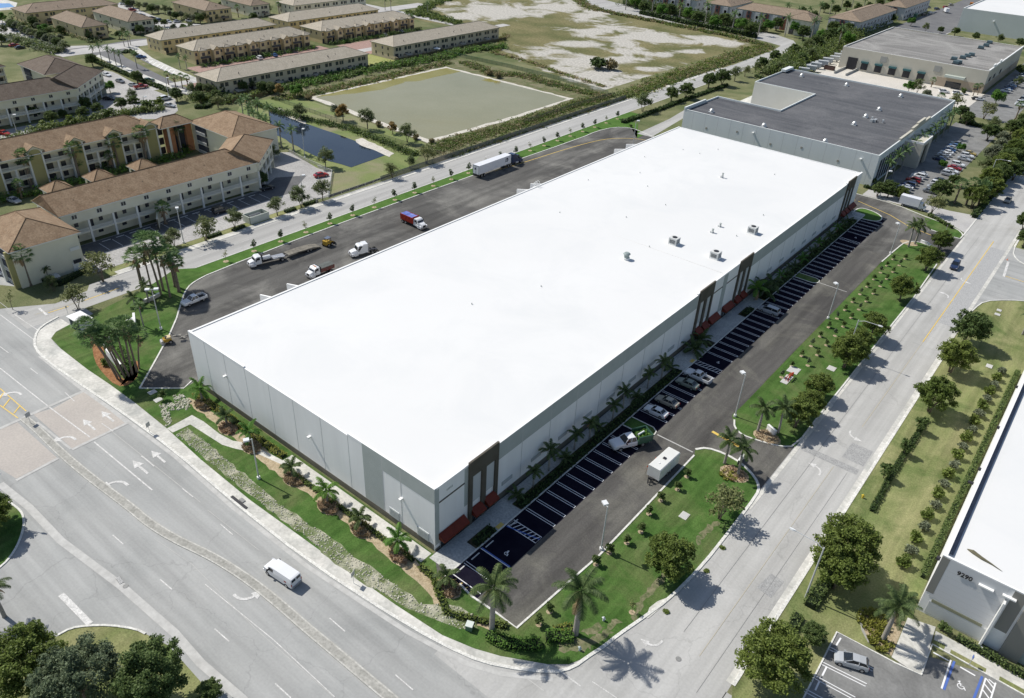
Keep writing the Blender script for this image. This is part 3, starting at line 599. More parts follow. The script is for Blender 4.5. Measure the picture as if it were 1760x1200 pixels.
# pond: sand bank, water a little lower than the scrub around it
sheet('pond_bank', W(('w', -222, 120), ('w', -222, 226), ('w', -214, 240), (1045, 162), ('w', -117, 236), ('w', -117, 122), (700, 262), (660, 232), (560, 178), (500, 162)), .026, SCRUB)
pr = random.Random(5)
PB = [(-207.5, 140.5), (-208, 222.5), (-133, 222.5), (-131.5, 180), (-133.5, 134), (-170, 137)]
sheet('pond_shore', ragged(PB, 3, .5, pr), .06, SANDM)
WAT = mat('pond_water', (0.235, 0.225, 0.125), (0.285, 0.27, 0.165), scale=.02, rough=.1, spec=.16, c3=(0.25, 0.23, 0.12), s3=.012, bump=.12, fine=1.5, fa=.05)
SHAL = mat('shallow_water', (0.22, 0.195, 0.045), (0.26, 0.24, 0.09), scale=.1, rough=.3, spec=.08)
WAT2 = mat('canal_water', (0.012, 0.018, 0.03), (0.02, 0.028, 0.04), scale=.05, rough=.05, spec=.5)
sheet('pond_water', ragged([(-205.8, 142.8), (-206.2, 220.6), (-134.6, 220.6), (-133.9, 180), (-135.8, 137.2), (-170, 140)], 4, .4, pr), .075, WAT)
sheet('pond_shore', ragged(W((470, 187), (482, 186), (528, 208), (524, 214), (480, 195)), 2, .4, pr), .085, SANDM); sheet('pond_shore', ragged(W((610, 240), (622, 238), (650, 250), (678, 264), (668, 270), (640, 257), (616, 248)), 2, .4, pr), .085, SANDM)
sheet('canal_water', ragged(W((462, 190), (482, 193), (525, 212), (600, 239), (667, 266), (604, 288), (548, 272), (500, 246), (468, 228)), 4, .3, pr), .08, WAT2)
sheet('pond_water', ragged([(-206, 143), (-206.2, 220.6), (-197, 220.6), (-197, 192), (-200, 188), (-197, 172), (-200, 158), (-203, 150)], 3, .5, pr), .082, SHAL); sheet('pond_water', ragged([(-180, 220.6), (-172, 220.6), (-172, 217), (-180, 216)], 2, .5, pr), .082, SHAL)
# rubble of pale rocks along the front sidewalk
rk = random.Random(8); ROCK = mat('coral_rock', (0.36, 0.35, 0.26), (0.58, 0.57, 0.47), isl=True, rough=.95)
rub = W((303, 748), (322, 736), (345, 752), (400, 800), (470, 858), (520, 895), (560, 920), (620, 965), (680, 1005), (720, 1035), (790, 1045), (822, 1060), (820, 1078), (790, 1082), (740, 1062), (680, 1035), (600, 985), (520, 920), (430, 850))
sheet('rubble_bed', ragged(rub, 1.5, .35, rk), .065, mat('rubble_soil', (0.11, 0.14, 0.05), (0.44, 0.42, 0.33), scale=.35, mid=(.42, .58), fine=5, c3=(.12, .16, .06), s3=.25))
def rocks(poly, n, s0, s1, name):
    mb = MB(); x0, x1 = min(p[0] for p in poly), max(p[0] for p in poly); y0, y1 = min(p[1] for p in poly), max(p[1] for p in poly); k = 0
    while k < n:
        x, y = rk.uniform(x0, x1), rk.uniform(y0, y1)
        if not inside(x, y, poly): continue
        k += 1; s = rk.uniform(s0, s1); h = s*rk.uniform(.5, .9); m = 6
        lo = [(x+s*(.8+rk.random()*.4)*cos(t*2*pi/m), y+s*(.8+rk.random()*.4)*sin(t*2*pi/m), .02) for t in range(m)]
        hi = [(x+s*.6*(.6+rk.random()*.6)*cos(t*2*pi/m), y+s*.6*(.6+rk.random()*.6)*sin(t*2*pi/m), .06+h*(.7+rk.random()*.5)) for t in range(m)]
        mb.loft([lo, hi], ROCK)
    o = mb.build(name); o['kind'] = 'stuff'; return o
rocks(rub, 1500, .05, .19, 'rubble')
r2 = W((297, 682), (312, 678), (330, 690), (325, 705), (305, 705)); rocks(r2, 130, .12, .3, 'rubble')
r3 = W((273, 697), (300, 693), (302, 705), (290, 708), (298, 728), (285, 735), (280, 718)); rocks(r3, 160, .12, .26, 'rubble')
# ================================================================ MAIN WAREHOUSE
WT = mat('white_wall_paint', (0.84, 0.835, 0.82), (0.88, 0.875, 0.86), scale=.15, rough=.75, stretch=(1, 1, .3), streak=(.5, .5, .02), sk=(.955, 1.0), crack=False)
ROOFW = mat('white_roof_membrane', (0.70, 0.70, 0.685), (0.73, 0.73, 0.715), scale=.02, rough=.7, fine=None, c3=(0.68, 0.685, 0.675), s3=.05)
CAP = mat('parapet_cap', (0.82, 0.82, 0.80), rough=.6)
GRYB = mat('grey_green_band', (0.40, 0.43, 0.41), (0.44, 0.47, 0.45), scale=.4, rough=.8)
GRYL = mat('light_grey_band', (0.52, 0.54, 0.54), rough=.8)
BRN = mat('dark_brown_paint', (0.085, 0.075, 0.058), (0.11, 0.10, 0.08), scale=.4, rough=.8)
BASEB = mat('base_band_brown', (0.13, 0.12, 0.095), (0.17, 0.155, 0.125), scale=.4, rough=.85)
RED = mat('red_awning', (0.145, 0.022, 0.010), (0.19, 0.030, 0.014), scale=.8, rough=.6)
GLASS = mat('dark_glass', (0.02, 0.025, 0.03), rough=.08, spec=.6)
JNT = mat('panel_joint', (0.52, 0.52, 0.51), rough=.9)
METAL = mat('grey_metal', (0.45, 0.46, 0.47), rough=.45, metal=.3)
DK = mat('dark_metal', (0.03, 0.03, 0.035), rough=.5)
wh = empty('warehouse', (-31, 91, 0), 0, 'huge white warehouse with blank white roof and red awnings filling the centre', 'warehouse')
def wpart(name, mb): 
    o = mb.build(name, wh); o.matrix_parent_inverse = wh.matrix_basis.inverted(); o.location = (0, 0, 0)
    return o
XW, DW = 62.0, 183.0
m = MB()
outer = [(-XW, 0), (0, 0), (0, DW), (-XW, DW)]; inner = [(-XW+.35, .35), (-.35, .35), (-.35, DW-.35), (-XW+.35, DW-.35)]
# walls as a shell with an inner parapet face
def shell(m, outer, inner, z0, zt, zr, mt):
    for i in range(len(outer)):
        j = (i+1) % len(outer)
        m.poly([(*outer[i], z0), (*outer[j], z0), (*outer[j], zt), (*outer[i], zt)], mt)
        m.poly([(*inner[j], zr), (*inner[i], zr), (*inner[i], zt), (*inner[j], zt)], mt)
        m.poly([(*outer[i], zt), (*outer[j], zt), (*inner[j], zt), (*inner[i], zt)], mt)
shell(m, outer, inner, 0, 12.0, 11.5, WT)
wpart('wall', m)
m = MB(); m.poly([(-XW+.35, .35, 11.9), (-.35, .35, 11.78), (-.35, DW-.35, 11.78), (-XW+.35, DW-.35, 11.9)], ROOFW)
SEAM = mat('roof_seam', (0.70, 0.69, 0.66), rough=.8)
m.box(-XW+1, -1, 92.0, 92.12, 11.78, 11.84, SEAM); 
rr = random.Random(2)
for x, y0, y1 in ((-31, 8, 60), (-31, 62, 90)):
    t = y0
    while t < y1: m.box(x+rr.uniform(-.1, .1), x+.12, t, t+rr.uniform(.5, 3), 11.78, 11.80, SEAM); t += rr.uniform(2, 7)
for _ in range(16): 
    x, y = rr.uniform(-58, -4), rr.uniform(5, 178); m.cyl((x, y, 11.78), .12, .35, GRYB, 6)
wpart('roof', m)
m = MB()
for (a, b, z) in (((-XW, 0), (-45, 0), 12.25), ((-18.4, 0), (0, 0), 12.4)):
    m.box(a[0], b[0], -.02, .4, 12.001, z, WT)
m.box(-XW-.06, .06, -.06, .42, 12.0, 12.06, CAP) if 0 else None
m.box(-.42, .04, .4, 13.9, 12.002, 12.35, WT); m.box(-.42, .04, 78.5, 105.8, 12.002, 12.3, WT); m.box(-.42, .04, 169.4, DW, 12.002, 12.3, WT)
m.box(-XW-.04, -XW+.4, .4, DW, 12.003, 12.05, CAP)
wpart('parapet', m)
m = MB()   # front face paint (proud of the wall by a few mm)
m.box(-15.1, -10.8, -.026, 0.01, 1.25, 12.38, GRYB); m.box(-10.8, -.02, -.026, .01, 9.55, 12.38, GRYB)
for k in range(28): m.box(-15.1, -10.8, -.034, .005, 1.6+k*.38, 1.63+k*.38, mat('reveal_line', (.34, .37, .36)))
m.box(-XW, -.25, -.05, .01, 0, 1.2, BASEB)
wpart('paint_band', m)
for x in (-57, -51, -44.9, -38.2, -31.8, -24.9, -18.4, -6.9, -10.8): m = MB(); m.box(x-.05, x+.05, -.028 if x > -15 else -.012, .01, 1.2, 12.0, JNT); wpart('panel_joint', m)
for x0, x1 in ((-9.6, -7.4), (-3.6, -1.2)):
    m = MB(); m.box(x0, x1, -.12, .0, 1.25, 2.9, GRYL)
    for k in range(10): m.box(x0+.1, x1-.1, -.16, -.11, 1.35+k*.15, 1.42+k*.15, GRYB)
    wpart('louver', m)
for x, z in ((-51.3, 7.4), (-6.7, 6.5), (-28, 6.5)):
    m = MB(); m.box(x-.22, x+.22, -.62, 0, z-.18, z+.14, CAP); wpart('wall_light', m)
m = MB()  # car park face: upper grey band, base band
for y0, y1, zb in ((13.9, 79, 8.7), (105.6, 169.8, 8.7)):
    m.box(0, .03, y0, y1, zb, 12.0, GRYB)
m.box(0, .028, 0.02, .9, 1.2, 12.36, GRYB); m.box(0, .028, 6.3, 7.1, 4.5, 12.35, GRYB)
m.box(0, .028, 176.9, 178, 1.2, 12.3, GRYL); m.box(0, .028, 91.0, 93.0, 2.5, 12.3, GRYB)
m.box(0, .05, 13.9, 79, 0, 1.15, BASEB); m.box(0, .05, 105.6, 169.8, 0, 1.15, BASEB); m.box(0, .05, 0, 6.5, 0, .5, BASEB)
m.box(0, .06, .9, 6.3, 9.15, 9.4, BRN); m.box(0, .06, 85.6, 91, 9.1, 9.35, BRN); m.box(0, .06, 93.0, 98.4, 9.1, 9.35, BRN)
wpart('paint_band', m)
m = MB(); y = 20.0
while y < 168:
    if not 79 < y < 106: m = MB(); m.box(0, .034, y-.05, y+.05, 1.1, 11.9, JNT); wpart('panel_joint', m)
    y += 7.6
for k, y in enumerate([16.5+7.62*i for i in range(8)]+[112+7.62*i for i in range(8)]):
    m = MB(); m.box(0, .1, y-1.3, y+1.3, 2.6, 3.35, GRYB); 
    for q in range(4): m.box(.1, .13, y-1.2, y+1.2, 2.68+q*.16, 2.75+q*.16, JNT)
    wpart('louver', m)
for y0 in (7.1, 79.2, 98.6, 170.2):    # dark brown entrance frames
    m = MB(); y1 = y0+6.7
    m.box(0, .34, y0, y1, 9.7, 12.75, BRN)
    for a in (y0, y0+2.85, y1-.75): m.box(0, .34, a, a+(1.0 if a == y0+2.85 else .75), .0, 9.7, BRN)
    wpart('entrance_frame', m)
    m = MB(); m.box(.02, .08, y0+.78, y0+2.83, 4.2, 9.68, GRYL); m.box(.02, .08, y0+3.87, y1-.77, 4.2, 9.68, GRYL)
    wpart('frame_panel', m)
    m = MB(); m.box(.02, .1, y0+.9, y0+2.7, .1, 2.9, GLASS); m.box(.02, .1, y0+4.0, y1-.9, .1, 2.9, GLASS)
    for a in (y0+.9, y0+1.8, y0+2.66, y0+4.0, y0+5.9): m.box(.1, .14, a, a+.06, .1, 2.9, METAL)
    wpart('shopfront_glass', m)
def awning(y0, y1, z=3.15, d=1.3):
    m = MB(); m.sideprism([(.1, z), (d, z-.85), (d, z-1.15), (d-.06, z-1.15), (d-.06, z-.9), (.1, z-.08)], y0, y1, RED)
    for yy in (y0, y1-.04): m.poly([(.1, yy, z), (d, yy, z-.85), (d, yy, z-1.15), (.1, yy, z-1.15)], RED)
    wpart('awning', m)
AW = [(.7, 6.2), (7.7, 10.1), (10.7, 13.2)]
for a, b in AW: awning(a, b)
for a, b in ((79.8, 82.2), (82.8, 85.3), (86.2, 90.6), (93.3, 97.8), (99.1, 101.6), (102.2, 104.7), (170.8, 173.2), (173.8, 176.2), (177, 182.4)): awning(a, b)
for y0, y1 in ((1.0, 6.0), (86.4, 90.4), (93.5, 97.6), (177.2, 182)):
    m = MB(); m.box(0.01, .1, y0, y1, .1, 2.5, GLASS)
    for k in range(4): a = y0+k*(y1-y0-.07)/3; m.box(.1, .14, a, a+.07, .1, 2.5, METAL)
    wpart('shopfront_glass', m)
for y in (18.5, 25, 101, 107, 150, 157):    # wing walls of the truck docks
    m = MB(); m.sideprism([(-XW, 0), (-XW-4.6, 0), (-XW-4.6, 10.6), (-XW, 11.7)], y-.15, y+.15, WT); wpart('wing_wall', m)
for k in range(20):
    y = 12+k*8.2; m = MB(); m.box(-XW-.12, -XW, y, y+2.7, 1.2, 4.2, DK); wpart('dock_door', m)
m = MB(); 
for y in (2.2, 5.6): m.box(-XW-1.6, -XW, y, y+.12, .9, 1.0, YEL); m.box(-XW-1.6, -XW-1.5, y, y+.12, 0, 1, YEL)
m.box(-XW-1.6, -XW-1.48, 2.2, 5.7, .9, 1.0, YEL); wpart('stair_rail', m)
m = MB()   # tiny word on the wall near the corner, unreadable in the photograph
for k in range(5): m.box(.0, .05, 2.5+k*.27, 2.62+k*.27, 10.45, 10.8, GRYB)
wpart('wall_lettering', m)
# roof equipment
def roof_unit(px, sz, label, kind):
    v = G(px[0], px[1], 11.78+sz*.4); r = empty('rooftop_unit', (v.x, v.y, 11.78), 0, label, 'rooftop unit', 'air units on the warehouse roof' if kind == 'box' else None)
    if kind == 'box':
        b = MB(); b.box(-sz/2, sz/2, -sz/2, sz/2, .25, sz*.85, mat('unit_grey', (.62, .63, .61), rough=.6)); b.box(-sz/2-.05, sz/2+.05, -sz/2-.05, sz/2+.05, 0, .25, CAP); b.build('casing', r)
        b = MB(); b.cyl((0, 0, sz*.85), sz*.3, .08, DK, 12); b.build('fan', r)
        b = MB()
        for k in range(5): b.box(-sz*.35, sz*.35, -sz/2-.05, -sz/2, .5+k*.18, .56+k*.18, DK)
        b.box(sz/2, sz/2+.06, -sz*.35, sz*.3, .4, sz*.7, mat('coil_grey', (.25, .26, .27))); b.build('grille', r)
    elif kind == 'vent':
        b = MB(); b.cyl((0, 0, 0), .75, .5, CAP, 14); b.cyl((0, 0, .5), .6, .9, mat('vent_green', (.28, .33, .32), rough=.6), 14); b.build('stack', r)
        b = MB(); b.cyl((0, 0, 1.35), .85, .35, MATS['vent_green'], 14, r2=.5); b.cyl((0, 0, 1.0), .5, .4, MATS['vent_green'], 14, r2=.85); b.build('hood', r)
    else:
        b = MB(); b.cyl((0, 0, 0), .2, sz, GRYB, 8); b.box(-.5, .1, -.4, .4, 0, sz*.5, mat('unit_pale', (.6, .61, .6))); b.build('casing', r)
        b = MB(); b.cyl((0, 0, sz), .32, .18, GRYB, 8); b.build('cap', r)
roof_unit((1077, 441), 1.8, 'round grey-green exhaust fan, nearest of the things standing on the big white roof', 'vent')
roof_unit((1159, 414), 2.0, 'square pale air unit left of the middle pair on the big white roof', 'box')
roof_unit((1230, 438), 2.0, 'square pale air unit closest to the parking-side edge of the big white roof', 'box')
roof_unit((1294, 395), 2.0, 'square pale air unit farthest to the right on the big white roof', 'box')
roof_unit((1225, 398), .9, 'low pale roof vent between the three square air units', 'small')
roof_unit((1238, 388), .8, 'little capped vent pipe just beyond the low roof vent', 'small')
roof_unit((1242, 303), 1.3, 'lone slim vent pipe at the far end of the big white roof', 'small')
v = G(920, 318, 12.2); lad = empty('roof_ladder', (-61.9, v.y, 11.4), 0, 'white hooped ladder top rising over the truck-court edge of the white roof', 'ladder')
b = MB()
for yy in (-.4, .4): b.tube([(-.5, yy, -2), (-.5, yy, 1.5), (-.1, yy, 2.1), (.5, yy, 1.9), (.8, yy, .6), (.8, yy, 0)], .06, CAP)
b.build('rail', lad)
b = MB()
for k in range(3): b.tube([(-.5-.5*sin(t*pi/6), -.4*cos(t*pi/6), .3+k*.5) for t in range(7)], .05, CAP)
b.build('hoop', lad)
# ================================================================ OTHER WAREHOUSES
GWALL = mat('blue_grey_wall', (0.66, 0.69, 0.68), (0.71, 0.735, 0.72), scale=.2, rough=.8, stretch=(1, 1, .2))
GROOF = mat('dark_grey_roof', (0.072, 0.075, 0.083), (0.12, 0.122, 0.128), scale=.3, fine=2, stretch=(.08, 1, 1), c3=(0.14, 0.14, 0.145), s3=.06)
GROOF2 = mat('mid_grey_roof', (0.17, 0.165, 0.155), (0.28, 0.27, 0.255), scale=.35, fine=1.5, stretch=(.06, 1, 1), c3=(0.33, 0.32, 0.30), s3=.05)
BEIGEW = mat('beige_wall', (0.50, 0.47, 0.39), (0.56, 0.53, 0.45), scale=.1, rough=.8)
def shed(name, x0, x1, y0, y1, H, wallm, roofm, label, par=.6, roof_drop=.5, capm=None, outl=None, innl=None):
    r = empty(name, ((x0+x1)/2, (y0+y1)/2, 0), 0, label, 'warehouse'); ox, oy = (x0+x1)/2, (y0+y1)/2
    def part(n, mb):
        o = mb.build(n, r); o.location = (-ox, -oy, 0); return o
    m = MB(); t = .4; outer = [(x0, y0), (x1, y0), (x1, y1), (x0, y1)]; inner = [(x0+t, y0+t), (x1-t, y0+t), (x1-t, y1-t), (x0+t, y1-t)]
    outer = outl or outer; inner = innl or inner; shell(m, outer, inner, 0, H, H-roof_drop-.3, wallm); part('wall', m)
    m = MB(); m.poly([(*q, H-roof_drop) for q in inner], roofm); part('roof', m)
    m = MB(); kerbmb(m, [((p[0]+q[0])/2, (p[1]+q[1])/2) for p, q in zip(outer, inner)], .5, H+.002, H+.09, capm or CAP, True); part('parapet_cap', m)
    return r, part
# neighbour with the dark roof
A, part = shed('dark_roofed_warehouse', -74, -2.6, 209.5, 309, 10.4, GWALL, GROOF, 'blue-grey warehouse with a dark charcoal roof, right behind the big white one', capm=GWALL, outl=[(-74, 209.5), (-2.6, 209.5), (-2.6, 309), (-74, 309), (-74, 272), (-48, 272), (-48, 237), (-74, 237)], innl=[(-73.6, 209.9), (-3, 209.9), (-3, 308.6), (-73.6, 308.6), (-73.6, 272.4), (-47.6, 272.4), (-47.6, 236.6), (-73.6, 236.6)])
m = MB(); m.box(-73.9, -48.1, 271.9, 271.99, 0, 10.3, mat('pale_court_wall', (.58, .57, .52), (.62, .61, .56), scale=.2)); part('court_wall', m)
sheet('yard', [(-74, 237), (-48, 237), (-48, 272), (-74, 272)], .07, WALK)
m = MB(); m.box(-74.1, -73.5, 209.4, 226, 10.4, 11.2, GWALL); part('raised_parapet', m); m = MB(); m.box(-74.1, -72, 300, 309.1, 10.4, 11.4, GWALL); part('raised_parapet', m); m = MB(); m.box(-3.2, -2.4, 246, 252, 10.4, 12, BEIGEW); m.box(-3.2, -2.4, 232, 246, 10.4, 11.2, BEIGEW); m.box(-3.2, -2.4, 252, 262, 10.4, 12.6, BEIGEW); m.box(-3.2, -2.4, 262, 270, 10.4, 11.4, BEIGEW); part('curved_parapet', m)
m = MB(); m.box(-2.6, 3.5, 240, 252, 7.6, 8.6, BEIGEW); m.box(-2.6, 3.5, 240, 240.6, 0, 7.6, BEIGEW); m.box(-2.6, 3.5, 251.4, 252, 0, 7.6, BEIGEW); m.box(2.9, 3.5, 240.6, 243, 0, 7.6, BEIGEW); m.box(2.9, 3.5, 249, 251.4, 0, 7.6, BEIGEW); m.box(-2.6, 3.5, 240, 240.3, 8.6, 9.3, CAP); m.box(-2.6, 3.5, 251.7, 252, 8.6, 9.3, CAP); m.box(3.2, 3.5, 240.3, 251.7, 8.6, 9.3, CAP); part('entrance_porch', m)
for k in range(9):
    m = MB(); m.box(-2.6, -2.5, 213+k*3.0, 214.8+k*3.0, 1, 8, mat('tall_window', (.03, .035, .05), rough=.15)); part('tall_window', m)
for k in range(14): x = -70+k*5; m = MB(); m.box(x, x+.08, 209.49, 209.5, 0, 10.3, JNT); part('panel_joint', m)
for k, x in enumerate((-64, -52, -39, -28, -15)):
    m = MB(); m.box(x-.35, x+.35, 209.42, 209.5, 6.6 if k % 2 else 5.2, 7.3 if k % 2 else 5.9, mat('vent_tan', (.35, .33, .28))); part('wall_vent', m)
for x in (-46, -8):
    m = MB(); m.box(x-.3, x+.3, 208.8, 209.5, 7.8, 8.2, CAP); part('wall_light', m)
TURB = mat('galvanised', (.62, .63, .62), rough=.4, metal=.4)
_tn = []
for q, nm in (((1378, 130), 'nearest the pale court'), ((1455, 146), 'halfway along the far parapet'), ((1548, 165), 'close to the far right corner'), ((1511, 188), 'just beyond the pipe cluster'), ((1488, 200), 'left of the pipe cluster'), ((1468, 213), 'in front of the pipe cluster'), ((1418, 243), 'by the near parapet on the right'), ((1313, 216), 'by the near parapet in the middle'), ((1223, 191), 'by the near parapet on the left')):
    v = G(q[0], q[1], 10.4); r = empty('roof_turbine', (v.x, v.y, 9.9), 0, 'round galvanised vent on the charcoal roof, '+nm, 'roof vent', 'vents on the charcoal roof')
    m = MB(); m.box(-.9, .9, -.9, .9, 0, .3, TURB); m.build('curb', r)
    m = MB(); m.cyl((0, 0, .3), .5, .6, TURB, 10, r2=.6); m.cyl((0, 0, .9), .8, .5, TURB, 12, r2=.35); m.build('turbine', r)
v = G(1506, 208, 10.2); r = empty('pipe_cluster', (v.x, v.y, 9.9), 0, 'cluster of small pipes and condensers on the charcoal roof', 'roof equipment')
m = MB(); 
for k in range(7): x, y = rr.uniform(-2.5, 3.5), rr.uniform(-2.5, 2.5); m.box(x, x+rr.uniform(.6, 1.4), y, y+rr.uniform(.6, 1.2), 0, rr.uniform(.5, 1.2), rr.choice([TURB, DK, GRYB]))
m.build('condenser', r)
# beige docks building
B, part = shed('beige_warehouse', -74.5, -4.5, 383, 470, 10.5, BEIGEW, GROOF2, 'beige warehouse with a mottled grey roof and a row of truck docks')
for k in range(5):
    x = -61.5+k*7.0; m = MB(); m.box(x-1.7, x+1.7, 382.7, 383, 1.0, 4.6, DK); part('dock_door', m)
    m = MB(); m.box(x-1.9, x+1.9, 381.9, 382.9, 4.3, 5.1, mat('teal_canopy', (.05, .13, .14))); part('dock_canopy', m)
m = MB(); m.box(-70.5, -65.5, 382.7, 383, .1, 6, DK); part('drive_in_door', m)
m = MB(); m.box(-22.5, -13.5, 380.5, 383, 5.0, 6.0, mat('glass_canopy', (.5, .55, .5), rough=.3)); part('canopy', m)
m = MB(); m.box(-21.5, -14.5, 382.8, 383, .1, 3, GLASS); part('shopfront_glass', m); m = MB(); m.box(-8.5, -6.5, 382.8, 383, 1.2, 3, GLASS); part('window', m)
for x in (-53, -27):
    m = MB(); m.box(x-1.6, x+1.6, 382.8, 383, 6.2, 9, mat('louver_grey', (.33, .33, .31))); part('louver', m)
m = MB(); m.box(-26, -4.5, 382.9, 383, 0, 4.2, mat('tan_band', (.40, .33, .25))); m.box(-4.5, -4.4, 383, 470, 0, 4, MATS['tan_band']); part('paint_band', m)
m = MB()
for a, b, z in ((383, 392, 11), (392, 396, 12.2), (406, 410, 12.2), (396, 406, 11.4), (410, 470, 11)): m.box(-5, -4.4, a, b, 10.5, z, CAP)
part('stepped_parapet', m)
for y in (390, 400, 415): m = MB(); m.box(-4.5, -4.4, y, y+4, 4.5, 6.5, GLASS); part('window', m)
m = MB(); m.sideprism([(-70, 0), (-70, 0), (-56, 0)], 0, 0, WALK) if 0 else None
m.box(-70.8, -70.4, 366, 383, 0, 1.2, WALK); m.box(-64.9, -64.5, 366, 383, 0, 1.2, WALK); part('ramp_wall', m)
for k, q in enumerate([(1701, 73), (1695, 78), (1686, 82), (1670, 94), (1663, 96), (1655, 99), (1640, 101), (1648, 107), (1643, 108)]):
    v = G(q[0], q[1], 10.6); r = empty('rooftop_unit', (v.x, v.y, 10.0), 0, 'dark unit on the mottled grey roof, %s along its diagonal row from the far end' % ORD[k], 'rooftop unit', 'dark units on the mottled grey roof')
    m = MB(); m.box(-1.3, 1.3, -1, 1, .3, 1.5, mat('teal_unit', (.10, .15, .17))); m.build('casing', r); m = MB(); m.box(-1.5, 1.5, -1.2, 1.2, 0, .3, DK); m.build('curb', r)
# far white shed
Cc, part = shed('white_roofed_warehouse', -58.5, 20, 568, 760, 14, mat('pale_grey_wall', (.50, .54, .53), (.54, .58, .57), scale=.1), ROOFW, 'far grey-walled warehouse with a bright white roof in the top right corner')
for x in (-38, -16):
    m = MB(); m.box(x-.4, x+.4, 567, 568, 8.2, 8.9, CAP); part('wall_light', m)
# neighbour at the right edge, number 9290 on its front
NB = empty('white_warehouse', (95, 110, 0), 0, 'white-roofed warehouse at the right edge with the number 9290', 'warehouse')
def npart(n, mb, par=None):
    o = mb.build(n, par or NB); o.location = (-95, -110, 0) if par is None else (0, 0, 0); return o
H9 = 11.0; X0, Y0 = 58.3, 37.5
m = MB(); outer = [(X0, Y0), (150, Y0), (150, 118), (X0, 118)]; inner = [(X0+.5, Y0+.3), (149, Y0+.3), (149, 117.5), (X0+.5, 117.5)]
shell(m, outer, inner, 0, H9, H9-1.4, WT); npart('wall', m)
m = MB(); m.poly([(X0+.5, Y0+.3, H9-.9), (149, Y0+.3, H9-.9), (149, 117.5, H9-.9), (X0+.5, 117.5, H9-.9)], ROOFW)
m.box(X0+.51, X0+1.1, Y0+2, 117, H9-.9, H9-.7, mat('roof_gutter', (.16, .17, .2))); npart('roof', m)
m = MB(); m.box(X0-.04, X0+.52, Y0-.04, 118, H9, H9+.07, CAP); m.box(X0+.52, 149, Y0-.04, Y0+.34, H9, H9+.07, CAP); npart('parapet_cap', m)
BGR = mat('cool_grey_paint', (.42, .45, .46)); DGR = mat('warm_grey_paint', (.25, .245, .22)); PGR = mat('pale_paint', (.60, .61, .62))
m = MB(); y = Y0
m.box(X0+.6, X0+8.2, y-.05, y, 3.3, H9-.1, PGR)
m.box(X0, X0+1.0, y-.06, y, 4.0, H9-.15, DGR)
m.box(X0+8.8, X0+10.3, y-.06, y, 3.6, H9-.15, DGR)
m.box(X0+1.2, X0+7.6, y-.07, y, 2.6, 3.1, mat('olive_paint', (.27, .27, .18)))
m.box(X0+1.0, X0+8.2, y-.052, y, .3, 2.6, mat('pale_base', (.52, .54, .54)))
for k in range(6): m.box(X0+1.05, X0+8.2, y-.055, y, 4.2+k*.95, 4.24+k*.95, JNT)
npart('paint_band', m)
m = MB(); m.box(X0+10.4, 150, y-.9, y-.0, .0, 1.2, PGR) if 0 else None
m.box(X0+10.6, 150, y-.45, y-.01, 9.2, H9+.05, DGR)
for k in range(8): m.box(X0+10.6+k*5.8, X0+12.9+k*5.8, y-.45, y-.01, 0, 9.2, DGR)
npart('entrance_frame', m)
m = MB()
for k in range(8): m.box(X0+12.9+k*5.8, X0+16.4+k*5.8, y-.06, y, 3.4, 9.2, PGR); m.box(X0+12.9+k*5.8, X0+16.4+k*5.8, y-.08, y, .1, 3.2, mat('store_glass', (.35, .4, .4), rough=.15))
npart('frame_panel', m)
m = MB(); m.box(X0+8.25, X0+8.5, y-1.2, y, 0, 9.0, mat('fin_white', (.75, .75, .73))); npart('fin_wall', m)
m = MB(); m.box(X0+5.0, X0+6.8, y-.5, y, 9.3, 9.5, CAP); npart('sign_light', m); m = MB(); m.box(X0+7.8, X0+9.4, y-.5, y, 9.5, 9.7, CAP); npart('sign_light', m)
m = MB(); m.box(X0-.9, X0-.1, 60, 60.4, 8.0, 8.3, DK); m.box(X0-.5, X0, 41, 41.5, 6.9, 7.3, DK)
for yy in (62, 76, 92): m.box(X0-.4, X0, yy, yy+.4, 9.6, 10, DK)
npart('wall_light', m)
m = MB(); m.box(X0+8.3, X0+8.8, y-1.6, y-1.0, 0, .5, CAP); npart('bollard', m)
# the number, built from seven-segment-free strokes
cu = bpy.data.curves.new('house_number', 'FONT'); cu.body = '9290'; cu.size = .95; cu.extrude = .03; cu.offset = .012
to = bpy.data.objects.new('tmp', cu); COL.objects.link(to); bpy.context.view_layer.update()
dg = bpy.context.evaluated_depsgraph_get(); nm = bpy.data.meshes.new_from_object(to.evaluated_get(dg)); bpy.data.objects.remove(to)
nm.materials.clear(); nm.materials.append(mat('number_black', (.01, .01, .012)))
no = bpy.data.objects.new('house_number', nm); COL.objects.link(no); no.parent = NB; no.location = (X0+2.3-95, Y0-.16-110, 9.15); no.rotation_euler = (pi/2, 0, 0)
v = G(1690, 968, 10.2); dr = MB(); dr.tube([(0, 0, 0), (.7, -.15, .12), (1.9, -.55, .1), (3.2, -.75, .05), (4.6, -1.15, 0)], [.04, .26, .2, .09, .02], mat('tarp_brown', (.14, .13, .08)))
o = dr.build('crumpled_tarp', loc=(v.x-2.3, v.y+1.3, 10.2)); tag(o, 'crumpled dark tarp lying on the white roof behind the number 9290', 'tarp')
